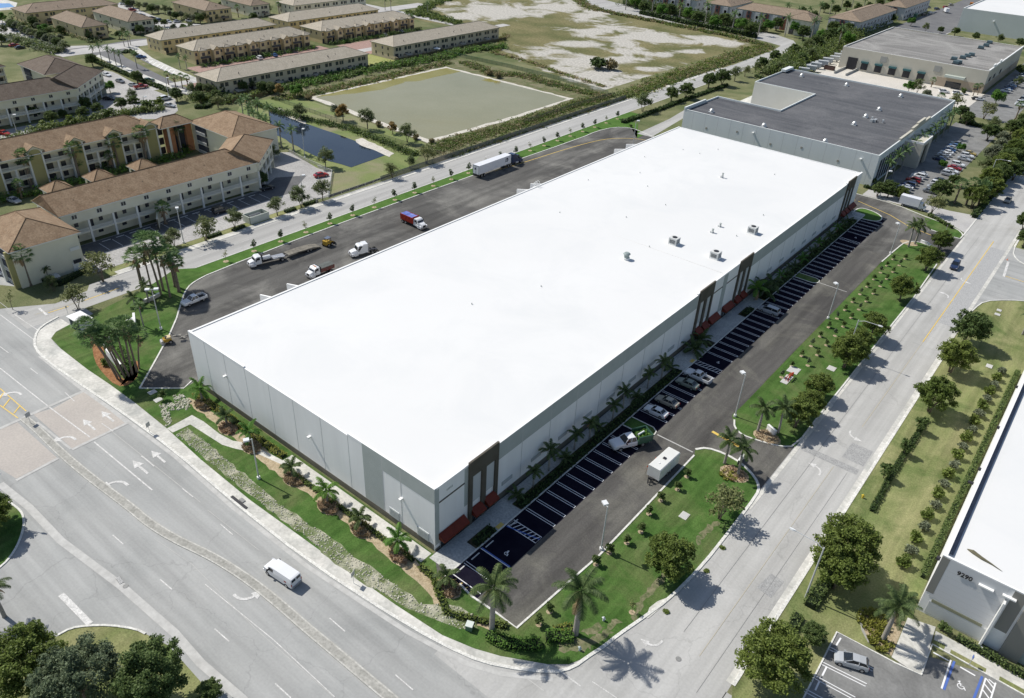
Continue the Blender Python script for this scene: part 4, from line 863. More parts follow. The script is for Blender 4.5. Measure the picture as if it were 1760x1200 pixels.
# ================================================================ HOUSES
def tilemat(name, c1, c2, sc=3.0):
    m = mat(name, c1, c2, scale=.5, fine=2.5, rough=.85, detail=8)
    t = m.node_tree; N = t.nodes.new; L = t.links.new; b = t.nodes['Principled BSDF']
    tc = N('ShaderNodeTexCoord'); wv = N('ShaderNodeTexWave'); wv.bands_direction = 'Z'; wv.inputs['Scale'].default_value = sc; wv.inputs['Distortion'].default_value = .6
    L(tc.outputs['Object'], wv.inputs['Vector']); bp = N('ShaderNodeBump'); bp.inputs['Strength'].default_value = .5; bp.inputs['Distance'].default_value = .12
    L(wv.outputs['Fac'], bp.inputs['Height']); L(bp.outputs[0], b.inputs['Normal']); return m
TILE = tilemat('tan_roof_tile', (0.235, 0.155, 0.092), (0.325, 0.23, 0.145)); TILED = tilemat('brown_roof_tile', (0.12, 0.09, 0.068), (0.165, 0.13, 0.10)); TILEP = tilemat('pale_roof_tile', (0.39, 0.345, 0.27), (0.45, 0.40, 0.32)); TILEO = tilemat('ochre_roof_tile', (0.235, 0.18, 0.13), (0.29, 0.225, 0.165))
YWALL = mat('yellow_stucco', (0.66, 0.53, 0.29), (0.72, 0.59, 0.35), scale=.2); TWALL = mat('tan_stucco', (0.56, 0.47, 0.33), (0.62, 0.53, 0.39), scale=.2)
CREAM = mat('cream_stucco', (0.66, 0.63, 0.50), (0.72, 0.69, 0.56), scale=.2); OLW = mat('olive_yellow_stucco', (0.33, 0.30, 0.13), (0.38, 0.35, 0.17), scale=.2)
TRIM = mat('green_gutter', (0.12, 0.17, 0.13)); WTRIM = mat('white_trim', (0.74, 0.74, 0.70)); WIN = mat('window_glass', (0.03, 0.035, 0.045), (.07, .07, .08), scale=.5, rough=.12, spec=.5)
DGREY = mat('dark_grey_stone', (0.10, 0.10, 0.10)); GAR = mat('garage_door', (0.10, 0.08, 0.065)); BRICKR = mat('orange_brick_paint', (0.40, 0.18, 0.09), (.46, .22, .12), scale=.6)
def hip(mb, x0, x1, y0, y1, z, rise, m, ov=.55, fascia=TRIM):
    x0 -= ov; x1 += ov; y0 -= ov; y1 += ov; w, l = x1-x0, y1-y0; k = min(w, l)/2
    if l >= w: a, b = ((x0+x1)/2, y0+k*.95), ((x0+x1)/2, y1-k*.95)
    else: a, b = (x0+k*.95, (y0+y1)/2), (x1-k*.95, (y0+y1)/2)
    A, Bq, C, D = (x0, y0, z), (x1, y0, z), (x1, y1, z), (x0, y1, z); a = (*a, z+rise); b = (*b, z+rise)
    if l >= w:
        for q in ((A, Bq, a), (Bq, C, b, a), (C, D, b), (D, A, a, b)): mb.poly(q, m)
    else:
        for q in ((A, Bq, b, a), (Bq, C, b), (C, D, a, b), (D, A, a)): mb.poly(q, m)
    RD = MATS.get('ridge_'+m.name) or mat('ridge_'+m.name, tuple(c*.8 for c in m.diffuse_color[:3]), rough=.9)
    E1, E2 = ((A, Bq), (C, D)) if l >= w else ((A, D), (Bq, C))
    for p in E1: mb.tube([p, a], .13, RD, 4, False)
    for p in E2: mb.tube([p, b], .13, RD, 4, False)
    mb.tube([a, b], .15, RD, 4, False)
    mb.box(x0, x1, y0, y1, z-.22, z-.002, fascia)
def gable(mb, x0, x1, y0, y1, z, rise, m, wm):
    "small gable roof whose ridge runs along x, gable end at x1"
    ym = (y0+y1)/2; o = .3
    mb.poly([(x0, y0-o, z-.12), (x1+o, y0-o, z-.12), (x1+o, ym, z+rise), (x0, ym, z+rise)], m); mb.poly([(x0, ym, z+rise), (x1+o, ym, z+rise), (x1+o, y1+o, z-.12), (x0, y1+o, z-.12)], m)
    mb.poly([(x1, y0, z-.3), (x1, y1, z-.3), (x1, y1, z), (x1, ym, z+rise-.15), (x1, y0, z)], wm)
    mb.poly([(x1+o, y0-o, z-.3), (x1+o, ym, z+rise-.18), (x1+o, ym, z+rise), (x1+o, y0-o, z-.12)], TRIM); mb.poly([(x1+o, ym, z+rise-.18), (x1+o, y1+o, z-.3), (x1+o, y1+o, z-.12), (x1+o, ym, z+rise)], TRIM)
def house(x0, x1, y0, y1, label, style='back', H=6.2, rise=3.0, wall=TWALL, roof=TILEP, name='townhouse_row', end=True, seed=1, unit=6.7, cat='townhouse row'):
    cx, cy = (x0+x1)/2, (y0+y1)/2; r = empty(name, (cx, cy, 0), 0, label, cat, None); R = random.Random(seed)
    def part(n, mb, par=None):
        if not mb.f: return
        o = mb.build(n, par or r)
        if par is None: o.location = (-cx, -cy, 0)
        return o
    m = MB(); m.box(x0, x1, y0, y1, 0, H-.2, wall); part('wall', m)
    m = MB(); hip(m, x0, x1, y0, y1, H, rise, roof); ro = part('roof', m)
    m = MB()
    for _ in range(max(3, int((y1-y0)/9))):
        yy = R.uniform(y0+5, y1-5); m.cyl((x1-R.uniform(2, 5), yy, H+.6), .14, 1.1, DGREY, 6)
    o = m.build('vent_pipe', ro) if ro else None
    def win(y, z0, z1, w, m0=WIN, x=x1):
        m = MB(); m.box(x, x+.05, y-w/2-.1, y+w/2+.1, z0-.1, z1+.1, WTRIM if 0 else wall); m.box(x+.05, x+.08, y-w/2, y+w/2, z0, z1, m0); m.box(x+.08, x+.1, y-.04, y+.04, z0, z1, TRIM); return m
    n = max(1, int(round((y1-y0)/unit))); u = (y1-y0)/n; cnt = 0
    if style == 'back':
        for k in range(n):
            a = y0+k*u
            for t, w in ((.2, 1.5), (.5, 1.0), (.68, 1.0)) if k % 2 else ((.3, 1.5), (.62, 1.5)):
                if cnt < 60: part('window', win(a+t*u, 3.8, 5.35, w)); cnt += 1
            part('patio_door', win(a+.28*u, .2, 2.6, 2.1)); part('window', win(a+.68*u, 1.2, 2.3, .8))
            m = MB(); m.box(x1, x1+2.6, a-.06, a+.06, 0, 1.7, wall)
            if k % 3 == 1: m.sideprism([(x1, 2.0), (x1+2.8, 1.6), (x1+2.8, 1.7), (x1, 2.12)], a+.3, a+u*.55, roof)
            part('garden_wall', m)
    elif style == 'front':
        for k in range(n):
            a = y0+k*u; pj = 2.4 if k % 3 == 1 else (1.4 if k % 3 == 0 else .8); b0, b1 = a+u*.30, a+u*.82
            m = MB(); m.box(x1, x1+pj, b0, b1, 0, H-.25, wall)
            part('bay', m); m = MB()
            if k % 3 == 1: gable(m, x1-3, x1+pj, b0, b1, H-.2, 1.5, roof, wall)
            else:
                hip(m, x1-3, x1+pj, b0, b1, H-.15, 1.0, roof, .35)
            part('bay_roof', m)
            m = win((b0+b1)/2, 3.7, 5.2, 1.5, x=x1+pj); part('window', m); part('window', win(a+u*.12, 3.8, 5.1, 1.0))
            m = MB(); m.box(x1+pj, x1+pj+.06, b0+.35, b1-.35, .1, 2.3, GAR); part('garage_door', m)
            if k % 2 == 0: m = MB(); m.box(x1+pj, x1+pj+.9, b0, b1+1.2, 2.7, 3.5, DGREY); part('balcony', m)
            m = MB(); m.box(x1+.02, x1+.08, a+u*.05, a+u*.22, .1, 2.3, WIN); part('front_door', m)
    if end:
        for t in (.2, .5, .75):
            for z0 in ((3.9,) if style == 'front' else (3.9, 1.1)):
                m = MB(); xx = x0+(x1-x0)*t; m.box(xx-.45, xx+.45, y0-.06, y0, z0, z0+1.3, WIN); part('window', m)
    return r, part
house(-245.5, -230.2, 114, 193, 'long tan townhouse row with its back to the green hedge, left of the brown pond', 'back', seed=1, wall=TWALL)
house(-250, -234, 213, 292.5, 'long tan townhouse row standing beyond the far left corner of the brown pond', 'back', seed=2, wall=TWALL)
house(-297, -283, 136.5, 201, 'townhouse row with garages and gabled bays, behind the nearest long tan row', 'front', seed=3, wall=YWALL, unit=6.5)
house(-325, -311.5, 137, 201.5, 'yellow townhouse row with pale roof, second roof beyond the striped car bays', 'back', seed=4, wall=YWALL)
house(-330.5, -314, 211.5, 276, 'yellow townhouse row farthest back on the right of the housing rows', 'back', seed=5, wall=YWALL)
house(-301, -284, 209.5, 276, 'gabled townhouse row second back from the far left corner of the brown pond', 'front', seed=6, wall=YWALL, unit=6.6)
house(-428, -411, 119, 168, 'long brown-roofed house row at the top left beside the swimming pool', 'back', seed=7, wall=YWALL, roof=TILEO, unit=8)
house(-393, -360, 123.5, 135.5, 'brown-roofed gabled house with its plain end wall towards the street, top left', 'back', seed=8, wall=YWALL, roof=TILEO, rise=3.4)
house(-398, -361, 147.5, 161, 'brown-roofed house row with two lines of small windows, near the top left', 'back', seed=9, wall=CREAM, roof=TILEO, rise=3.2)
house(-400, -366, 195, 211, 'yellow house row with brown roof and bays, top edge left of centre', 'back', seed=10, wall=YWALL, roof=TILEO)
house(-396, -365, 224, 236, 'pale yellow house row cut by the top edge, left of centre', 'back', seed=11, wall=CREAM, roof=TILEO)
house(-368, -352, 244, 300, 'grey-walled house row under the top edge, above the yellow rows', 'back', seed=12, wall=CREAM, roof=TILEP)
# grand row houses along the far side of the field
LUXW = mat('grey_stucco', (.45, .46, .47), (.5, .51, .52), scale=.2); REDW = mat('red_brown_panel', (.22, .10, .08))
def lux(x0, x1, y0, y1, label, seed):
    r, part = house(x0, x1, y0, y1, label, 'none', H=8.4, rise=3.6, wall=LUXW, roof=TILEO, end=False, seed=seed)
    n = int((x1-x0)/6)
    for k in range(n):
        xx = x0+3+k*6; m = MB(); m.box(xx-1.5, xx+1.5, y0-1.0, y0, 0, 7.6, REDW if k % 2 else LUXW); part('bay', m)
        for z in (1, 4.2, 6.4 if k % 2 else 4.2):
            m = MB(); m.box(xx-.8, xx+.8, y0-1.08, y0-1.0, z, z+1.6, WIN if z > 1 else GAR); part('window', m)
    for k in range(int((y1-y0)/7)):
        yy = y0+4+k*7
        for z in (1.2, 4.6): m = MB(); m.box(x1, x1+.08, yy-.9, yy+.9, z, z+1.6, WIN); part('window', m)
v1, v2 = G(1270, 28, 8.4), G(1400, 36, 8.4)
lux(-250, -205, 470, 484, 'grey and red grand houses at the top edge near the far road bend', 21)
lux(-196, -178, 466, 500, 'narrow end of the grand house row seen between palms at the top edge', 22)
lux(-172, -121, 463, 478, 'long brown-roofed grand house row behind the hedge at the far corner of the field', 23)
r_, pt = house(-133, -117, 452, 466, 'cream tower-like house end with two tall arches at the far corner of the field', 'none', H=9.2, rise=3.2, wall=CREAM, roof=TILEO, end=False, name='arched_house', cat='house')
for xx in (-129, -122):
    m = MB(); m.prism([(xx-1.6+3.2*0, 0)]*0 or [(xx-1.5, 451.9), (xx+1.5, 451.9), (xx+1.5, 452), (xx-1.5, 452)], .2, 3.6, WIN); m.faces([(xx+1.5*cos(t*pi/8), 451.9, 3.6+1.5*sin(t*pi/8)) for t in range(9)], [tuple(range(9))], WIN); pt('arched_window', m)
lux(-118, -98, 484, 560, 'row of grand houses going away to the right of the arched house at the top', 24)
lux(-112, -96, 575, 640, 'farthest grand house row, small at the top edge right of centre', 25)
# ---------------------------------------------------------------- three-storey apartment blocks
def rail(mb, p0, p1, z0=.0, h=1.0, m=None):
    m = m or WTRIM; dx, dy = p1[0]-p0[0], p1[1]-p0[1]; L = hypot(dx, dy); n = max(2, int(L/.28))
    strip(mb, [p0, p1], .08, z0+h, m); 
    a = Vector((p0[0], p0[1], 0)); d = Vector((dx/L, dy/L, 0)); nn = Vector((-d.y, d.x, 0))*.04
    def vb(t, w, za, zb):
        c = a+d*t; e = d*w
        mb.poly([(c.x+nn.x, c.y+nn.y, za), (c.x+e.x+nn.x, c.y+e.y+nn.y, za), (c.x+e.x+nn.x, c.y+e.y+nn.y, zb), (c.x+nn.x, c.y+nn.y, zb)], m)
    vb(0, L, z0+.88, z0+h); vb(0, L, z0+.05, z0+.15)
    for k in range(n): vb(k*L/n, .13, z0+.15, z0+.88)
def street_block(name, label, org, ang, L, D=13, H=8.9, wall=CREAM, roof=TILE, bay=5.7, lead=0, rise=3.6, hipL=True, hipR=True):
    "local frame: y along the facade, x outwards; facade plane x=0"
    r = empty(name, (org[0], org[1], 0), ang, label, 'apartment building'); P = lambda n, mb, p=None: mb.build(n, p or r)
    m = MB(); m.box(-D, -2.3, 0, L, 0, 6.0, wall); m.box(-D, 0, 0, L, 6.0, H, wall); m.box(-2.3, 0, 0, .4, 0, 6, wall); m.box(-2.3, 0, L-.4, L, 0, 6, wall); P('wall', m)
    m = MB(); x0, x1, y0, y1 = -D-.6, .6, -.6, L+.6; xm = (x0+x1)/2; k = D*.5
    ya, yb = (y0+k if hipL else y0), (y1-k if hipR else y1)
    a, b = (xm, ya, H+rise), (xm, yb, H+rise)
    for q in (((x0, y0, H), (x1, y0, H), a), ((x1, y0, H), (x1, y1, H), b, a), ((x1, y1, H), (x0, y1, H), b), ((x0, y1, H), (x0, y0, H), a, b)): m.poly(q, roof)
    RD = MATS.get('ridge_'+roof.name) or mat('ridge_'+roof.name, tuple(c*.8 for c in roof.diffuse_color[:3]), rough=.9)
    for p, q in (((x0, y0, H), a), ((x1, y0, H), a), ((x1, y1, H), b), ((x0, y1, H), b), (a, b)): m.tube([p, q], .14, RD, 4, False)
    m.box(x0, x1, y0, y1, H-.2, H-.003, WTRIM); ro = P('roof', m)
    m = MB()
    for k in range(int(L/9)): m.box(-3.2, -2.9, 5+k*9, 5.2+k*9, H+1.2, H+1.9, TILED)
    m.build('vent_pipe', ro)
    n = int((L-lead)/bay); u = (L-lead)/n
    m = MB(); m.box(-2.3, -.05, .4, L-.4, 2.75, 3.1, wall); P('gallery_floor', m)
    for k in range(n):
        a = lead+k*u
        m = MB(); m.box(-.35, .06, a-.25, a+.25, 0, 6.0, WTRIM); P('pillar', m)
        m = MB(); rail(m, (0, a+.25), (0, a+u-.25), 3.1, 1.0); P('railing', m)
        m = MB(); m.box(-2.3, -2.22, a+.8, a+1.9, .1, 2.3, mat('pale_door', (.62, .6, .52))); m.box(-2.3, -2.22, a+2.6, a+3.8, 1.0, 2.2, WIN); P('door', m)
        m = MB(); m.box(-2.3, -2.22, a+1.0, a+1.9, 3.15, 5.3, WIN); P('glass_door', m); m = MB(); m.box(-2.3, -2.22, a+3.4, a+4.4, 4.0, 5.2, WIN); P('window', m)
        m = MB(); m.box(0, .05, a+u/2-.7, a+u/2+.7, 7.0, 8.2, WTRIM); m.box(.05, .08, a+u/2-.6, a+u/2-.05, 7.1, 8.1, WIN); m.box(.05, .08, a+u/2+.05, a+u/2+.6, 7.1, 8.1, WIN); P('window', m)
    return r, P
r, P = street_block('apartment_block', 'long cream gallery apartments with tan tile roof beside the back road', (-136, 10.5), 0, 56, hipL=False)
r, P = street_block('apartment_block', 'short end of the tan-roofed apartments turning away towards the small dark pond', (-135.7, 66.5), radians(43), 20, bay=5, hipL=False)
r, P = street_block('apartment_block', 'dark brown-roofed apartment block behind the first courtyard, at the left edge', (-244.5, -25), 0, 91, roof=TILED, hipL=False)
r, P = street_block('apartment_block', 'angled end of the dark brown-roofed apartments by the small parking area', (-244.5, 66), radians(44), 26, roof=TILED, bay=5, hipL=False)
def end_block(name, label, x0, x1, y0, y1, H, roof, rise=3.6, wall=CREAM):
    cx, cy = (x0+x1)/2, (y0+y1)/2; r = empty(name, (cx, cy, 0), 0, label, 'apartment building')
    def part(n, mb): o = mb.build(n, r); o.location = (-cx, -cy, 0); return o
    m = MB(); m.box(x0, x1, y0, y1, 0, H-.2, wall); part('wall', m); m = MB(); hip(m, x0, x1, y0, y1, H, rise, roof, .7, WTRIM); part('roof', m)
    return r, part
r, part = end_block('apartment_wing', 'cream apartment wing with a blank wall behind two skirted palms', -142.5, -123.4, -5.8, 8.6, 9.3, TILE)
for k in range(3):
    for j in range(3):
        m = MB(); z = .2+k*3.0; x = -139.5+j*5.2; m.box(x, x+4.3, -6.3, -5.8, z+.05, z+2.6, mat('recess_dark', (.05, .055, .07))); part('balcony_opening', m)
        m = MB(); rail(m, (x+4.3, -6.35), (x, -6.35), z, 1.0); part('railing', m)
for j in range(4): m = MB(); m.box(-140.3+j*5.2, -139.6+j*5.2, -6.9, -5.8, 0, 9.0, OLW if j % 2 else WTRIM); part('pillar', m)
m = MB(); m.box(-123.4, -123.3, 5.8, 8.2, .2, 2.4, WTRIM); m.box(-123.3, -123.2, 6.1, 7.9, 2.0, 2.9, WIN); m.box(-123.3, -123.2, 6.1, 8.2, 5.2, 6.0, WTRIM); part('entrance_door', m)
def court_block(name, label, xf, y0, y1, roof, D=13.5, H=9.4, rise=3.7, ph=0, seed=1):
    cy = (y0+y1)/2; r = empty(name, (xf, cy, 0), 0, label, 'apartment building')
    def part(n, mb, p=None):
        o = mb.build(n, p or r); o.location = (-xf, -cy, 0) if p is None else (0, 0, 0); return o
    m = MB(); m.box(xf-D, xf-1.6, y0, y1, 0, H-.2, CREAM); m.box(xf-1.6, xf-.02, y0, y0+.4, 0, H-.2, CREAM); m.box(xf-1.6, xf-.02, y1-.4, y1, 0, H-.2, CREAM); part('wall', m)
    m = MB(); hip(m, xf-D, xf, y0, y1, H, rise, roof, .6, WTRIM); part('roof', m)
    m = MB()
    for z in (2.9, 6.0): m.box(xf-1.6, xf-.05, y0+.4, y1-.4, z-.15, z+.15, CREAM)
    m.box(xf-1.6, xf-.05, y0+.4, y1-.4, H-.9, H-.25, CREAM); part('gallery_floor', m)
    y = y0+ph; q = []
    while y < y1-3: q.append(y); y += 11.6
    for a in q:
        m = MB(); m.box(xf-1.0, xf+.5, a, a+3.3, 0, 9.6, OLW)
        m.faces([(xf+.5, a+1.65+1.65*cos(t*pi/8), 9.6+1.2*sin(t*pi/8)) for t in range(9)], [tuple(range(9))], OLW); part('arched_panel', m)
        m = MB()
        for b in (a-.45, a+3.3): m.box(xf-.6, xf+.6, b, b+.45, 0, 9.9, WTRIM)
        part('pillar', m)
        m = MB(); gable(m, xf-4.5, xf+.45, a-.9, a+4.2, 10.2, 1.6, roof, CREAM); part('dormer_roof', m)
        for z in (3.05, 6.15):
            m = MB(); e = min(a+11.15, y1-.4); rail(m, (xf-.05, a+3.75), (xf-.05, e), z, 1.0); part('railing', m)
        for z in (.1, 3.1, 6.2):
            m = MB(); m.box(xf-1.6, xf-1.5, a+4.4, a+6.4, z, z+2.2, WIN); part('glass_door', m); m = MB(); m.box(xf-1.6, xf-1.5, a+8.6, a+10.0, z+.5, z+2.0, WIN); part('window', m)
        m = MB(); m.box(xf-.4, xf-.0, a+7.2, a+7.7, 0, 6.0, WTRIM); part('pillar', m)
    return r, part
r, part = court_block('courtyard_apartments', 'tan-roofed apartment block with yellow arched panels and a row of fan palms in front', -182.6, -40, 62, TILE, ph=5.2)
r, part = court_block('courtyard_apartments', 'brown-roofed apartments with arched panels, farthest block at the left edge', -290, -40, 60, TILED, ph=8)
r, part = end_block('apartment_wing', 'tan-roofed pavilion with open staircase left of the small dark pond', -181, -158, 73, 89.5, 9.4, TILE)
for z in (.2, 3.2, 6.3):
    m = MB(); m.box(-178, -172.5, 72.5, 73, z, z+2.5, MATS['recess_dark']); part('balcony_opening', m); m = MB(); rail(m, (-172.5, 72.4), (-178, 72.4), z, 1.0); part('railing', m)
m = MB(); m.box(-184, -181.2, 64.5, 66.8, 0, 9.6, BRICKR); m.box(-184, -181.2, 70.8, 73, 0, 9.6, BRICKR); m.box(-184, -182.4, 66.8, 70.8, 0, 9.6, MATS['recess_dark']); m.box(-181.4, -180.9, 64.5, 65.2, 0, 10.4, WTRIM); part('stair_tower', m)
m = MB(); hip(m, -187, -180, 62, 73, 9.6, 2.4, TILE, .5, WTRIM); part('porch_roof', m)
r, part = end_block('apartment_wing', 'brown-roofed pavilion peak with small balconies, third roof from the left at the upper left', -290, -268, 66, 82, 9.4, TILED)
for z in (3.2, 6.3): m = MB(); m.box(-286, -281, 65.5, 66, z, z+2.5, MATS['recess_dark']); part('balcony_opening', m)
for k, q in enumerate([(98, 327), (170, 307), (245, 289)]):     # little courtyard roofs seen over the ridge
    v = G(q[0], q[1]-8, 5); r = empty('courtyard_kiosk', (v.x, v.y, 0), 0, 'small square tan roof poking over the apartment ridge, %s' % ('nearest the left edge', 'the middle one', 'farthest right')[k], 'pavilion', 'courtyard kiosks')
    m = MB(); hip(m, -3.2, 3.2, -3.2, 3.2, 4.2, 2.2, TILE, .3, WTRIM); m.build('roof', r)
    for a in (-3, 2.6):
        for b in (-3, 2.6): m = MB(); m.box(a, a+.4, b, b+.4, 0, 4, WTRIM); m.build('pillar', r)
# ================================================================ VEGETATION
def leafmat(name, a, b, vary=.12, tl=True):
    m = mat(name, a, b, isl=True, rough=.6, spec=.25, vary=vary)
    if tl:
        t = m.node_tree; N = t.nodes.new; bs = t.nodes['Principled BSDF']; out = t.nodes['Material Output']
        tr = N('ShaderNodeBsdfTranslucent'); mx = N('ShaderNodeMixShader'); mx.inputs[0].default_value = .35
        src = bs.inputs['Base Color'].links[0].from_socket; t.links.new(src, tr.inputs[0])
        t.links.new(bs.outputs[0], mx.inputs[1]); t.links.new(tr.outputs[0], mx.inputs[2]); t.links.new(mx.outputs[0], out.inputs[0])
    return m
BARK = mat('bark', (0.13, 0.105, 0.08), (0.22, 0.18, 0.14), scale=3, rough=.95); PBARK = mat('palm_bark', (0.25, 0.23, 0.20), (0.36, 0.34, 0.30), scale=2, rough=.9, stretch=(1, 1, 6)); FBARK = mat('brown_palm_bark', (0.15, 0.12, 0.09), (0.26, 0.21, 0.16), scale=3, rough=.95)
LV = {'oliv': leafmat('leaf_olive', (0.078, 0.110, 0.022), (0.22, 0.285, 0.065)), 'green': leafmat('leaf_green', (0.055, 0.095, 0.026), (0.175, 0.235, 0.075)), 'pale': leafmat('leaf_pale', (0.123, 0.152, 0.051), (0.275, 0.290, 0.123)),
 'mid': leafmat('leaf_mid', (0.09, 0.125, 0.045), (0.21, 0.25, 0.105)), 'bright': leafmat('leaf_bright', (0.072, 0.174, 0.029), (0.174, 0.319, 0.058)), 'sage': leafmat('leaf_sage', (0.12, 0.145, 0.085), (0.26, 0.29, 0.19)), 'blue': leafmat('leaf_bluegreen', (0.065, 0.095, 0.05), (0.185, 0.235, 0.13)),
 'palm': leafmat('palm_frond', (0.036, 0.072, 0.024), (0.16, 0.215, 0.075)), 'fan': leafmat('fan_frond', (0.05, 0.11, 0.035), (0.22, 0.32, 0.13)), 'brown': leafmat('dead_frond', (0.232, 0.160, 0.087), (0.435, 0.319, 0.189)), 'dark': leafmat('leaf_dark', (0.03, 0.06, 0.018), (0.085, 0.13, 0.035)),
 'orange': leafmat('leaf_rust', (0.290, 0.189, 0.058), (0.406, 0.290, 0.116)), 'yellow': leafmat('leaf_yellow', (0.16, 0.18, 0.03), (0.34, 0.34, 0.075)), 'bronze': leafmat('bronze_leaf', (0.33, 0.23, 0.14), (0.6, 0.48, 0.33)), 'reed': leafmat('reed', (0.203, 0.174, 0.087), (0.377, 0.319, 0.174))}
def leaf(mb_v, mb_f, c, s, R, up=.3, elong=1.5):
    a = R.uniform(0, 2*pi); t = R.gauss(up, .55)
    u = Vector((cos(a)*cos(t), sin(a)*cos(t), sin(t))); v = u.cross(Vector((R.uniform(-1, 1), R.uniform(-1, 1), 1.2))).normalized()
    u = u*s*elong*.5; v = v*s*.5; b = len(mb_v)
    mb_v += [tuple(c-u), tuple(c+v*.9-u*.1), tuple(c+u), tuple(c-v*.9+u*.1)]; mb_f.append((b, b+1, b+2, b+3))
def crownmesh(name, R, clumps, lm, n, s, up=.3, fill=.35):
    V, F = [], []
    tot = sum(c[3]**2 for c in clumps)
    for (x, y, z, r) in clumps:
        for _ in range(int(n*r*r/tot)):
            d = Vector((R.gauss(0, 1), R.gauss(0, 1), R.gauss(0, 1)+.25)).normalized(); k = r*(1-abs(R.gauss(0, fill)))
            leaf(V, F, Vector((x, y, z))+Vector((d.x*k, d.y*k, d.z*k*.8)), s*R.uniform(.7, 1.3), R, up)
    me = bpy.data.meshes.new(name); me.from_pydata(V, [], F); me.materials.append(lm); return me
def domeclumps(R, rad, z0, h, n, flat=.55, rc=.34, hollow=.55):
    out = []
    while len(out) < n:
        x, y, z = R.uniform(-1, 1), R.uniform(-1, 1), R.uniform(-.45, 1); d = sqrt(x*x+y*y+z*z)
        if d > 1 or d < hollow: continue
        out.append((x*rad*.8, y*rad*.8, z0+z*h, rad*rc*R.uniform(.7, 1.25)))
    out.append((0, 0, z0+h*.3, rad*.5)); return out
def trunkmesh(name, R, clumps, h0, r, m, stems=1):
    mb = MB()
    for s in range(stems):
        a = 2*pi*s/stems+R.random(); o = .25 if stems > 1 else 0
        top = Vector((cos(a)*o*3, sin(a)*o*3, h0)); mb.tube([(cos(a)*o*.5, sin(a)*o*.5, -.3), (cos(a)*o, sin(a)*o, h0*.45), top], [r*1.25, r, r*.75], m, 6)
        for c in clumps[s::stems][:12]:
            e = Vector(c[:3]); q = top.lerp(e, .5)+Vector((0, 0, -.12*(e-top).length)); mb.tube([top, q, top.lerp(e, .92)], [r*.5, r*.3, r*.1], m, 4)
    return mb.mesh(name, True)
PROTO = {}
def make_broad(key, seed, rad, H, lm, n, s, ncl=26, stems=1, h0=None, rc=.34, hollow=.55, zr=.38, up=.3, fill=.3, tr=.17, bark=None):
    R = random.Random(seed); cl = domeclumps(R, rad, H-rad*zr*1.9, rad*zr*1.9, ncl, rc=rc, hollow=hollow)
    PROTO[key] = (trunkmesh('trunk', R, cl, h0 or H*.38, tr, bark or BARK, stems), crownmesh('crown', R, cl, LV[lm], n, s, up, fill))
for i in range(4): make_broad('street%d' % i, 10+i, 3.9, 6.6, 'oliv', 11000, .21, 95, 2, rc=.165, hollow=.35, fill=.45)
for i in range(3): make_broad('green%d' % i, 30+i, 3.8, 6.6, 'green', 8500, .25, 80, 2, rc=.18, hollow=.35, fill=.45)
for i in range(3): make_broad('sparse%d' % i, 40+i, 3.2, 6.0, 'pale', 1300, .30, 20, 3, hollow=.3, rc=.36, fill=.5, tr=.1)
for i in range(2): make_broad('pale%d' % i, 50+i, 3.2, 6.2, 'mid', 2600, .26, 24, 2, hollow=.35, rc=.32, fill=.5, tr=.11)
make_broad('bigdark', 60, 5.2, 10, 'green', 16000, .22, 120, 3, rc=.15, hollow=.35, zr=.42, fill=.45)
make_broad('bigblue', 61, 5.6, 10.5, 'blue', 18000, .22, 110, 2, rc=.17, hollow=.4, zr=.42, fill=.4)
make_broad('bigoliv', 62, 5.3, 9.5, 'oliv', 18000, .22, 130, 2, rc=.15, hollow=.35, zr=.42, fill=.45)
make_broad('bright0', 63, 3.2, 6, 'bright', 3500, .36, 20, 1)
make_broad('rust0', 64, 2.6, 5, 'orange', 1600, .34, 14, 1); make_broad('sage0', 65, 3.0, 5.5, 'sage', 2200, .34, 18, 2)
make_broad('sap', 70, .85, 3.4, 'blue', 260, .26, 7, 1, rc=.5, hollow=.1, zr=.8, tr=.05); make_broad('sapg', 71, .95, 3.0, 'green', 420, .25, 8, 1, rc=.5, hollow=.1, zr=.7, tr=.05)
make_broad('sapbare', 72, .8, 3.2, 'pale', 90, .2, 7, 1, rc=.5, hollow=.1, zr=.8, tr=.04)
# low shrubs: crown down to the ground
def make_shrub(key, seed, rad, h, lm, n, s):
    R = random.Random(seed); cl = [(R.uniform(-.5, .5)*rad, R.uniform(-.5, .5)*rad, R.uniform(.3, .75)*h, rad*R.uniform(.4, .6)) for _ in range(7)]
    mb = MB(); [mb.tube([(0, 0, 0), (c[0], c[1], c[2])], [.06, .02], BARK, 4) for c in cl[:4]]
    PROTO[key] = (mb.mesh('stem'), crownmesh('foliage', R, cl, LV[lm], n, s, .5))
for i, (k, lm) in enumerate((('shrub', 'green'), ('shrubo', 'oliv'), ('shrubs', 'sage'), ('shruby', 'yellow'), ('shrubr', 'reed'), ('shrubd', 'dark'), ('shrubb', 'bright'))): make_shrub(k, 80+i, 1.0, 1.5, lm, 420, .24)
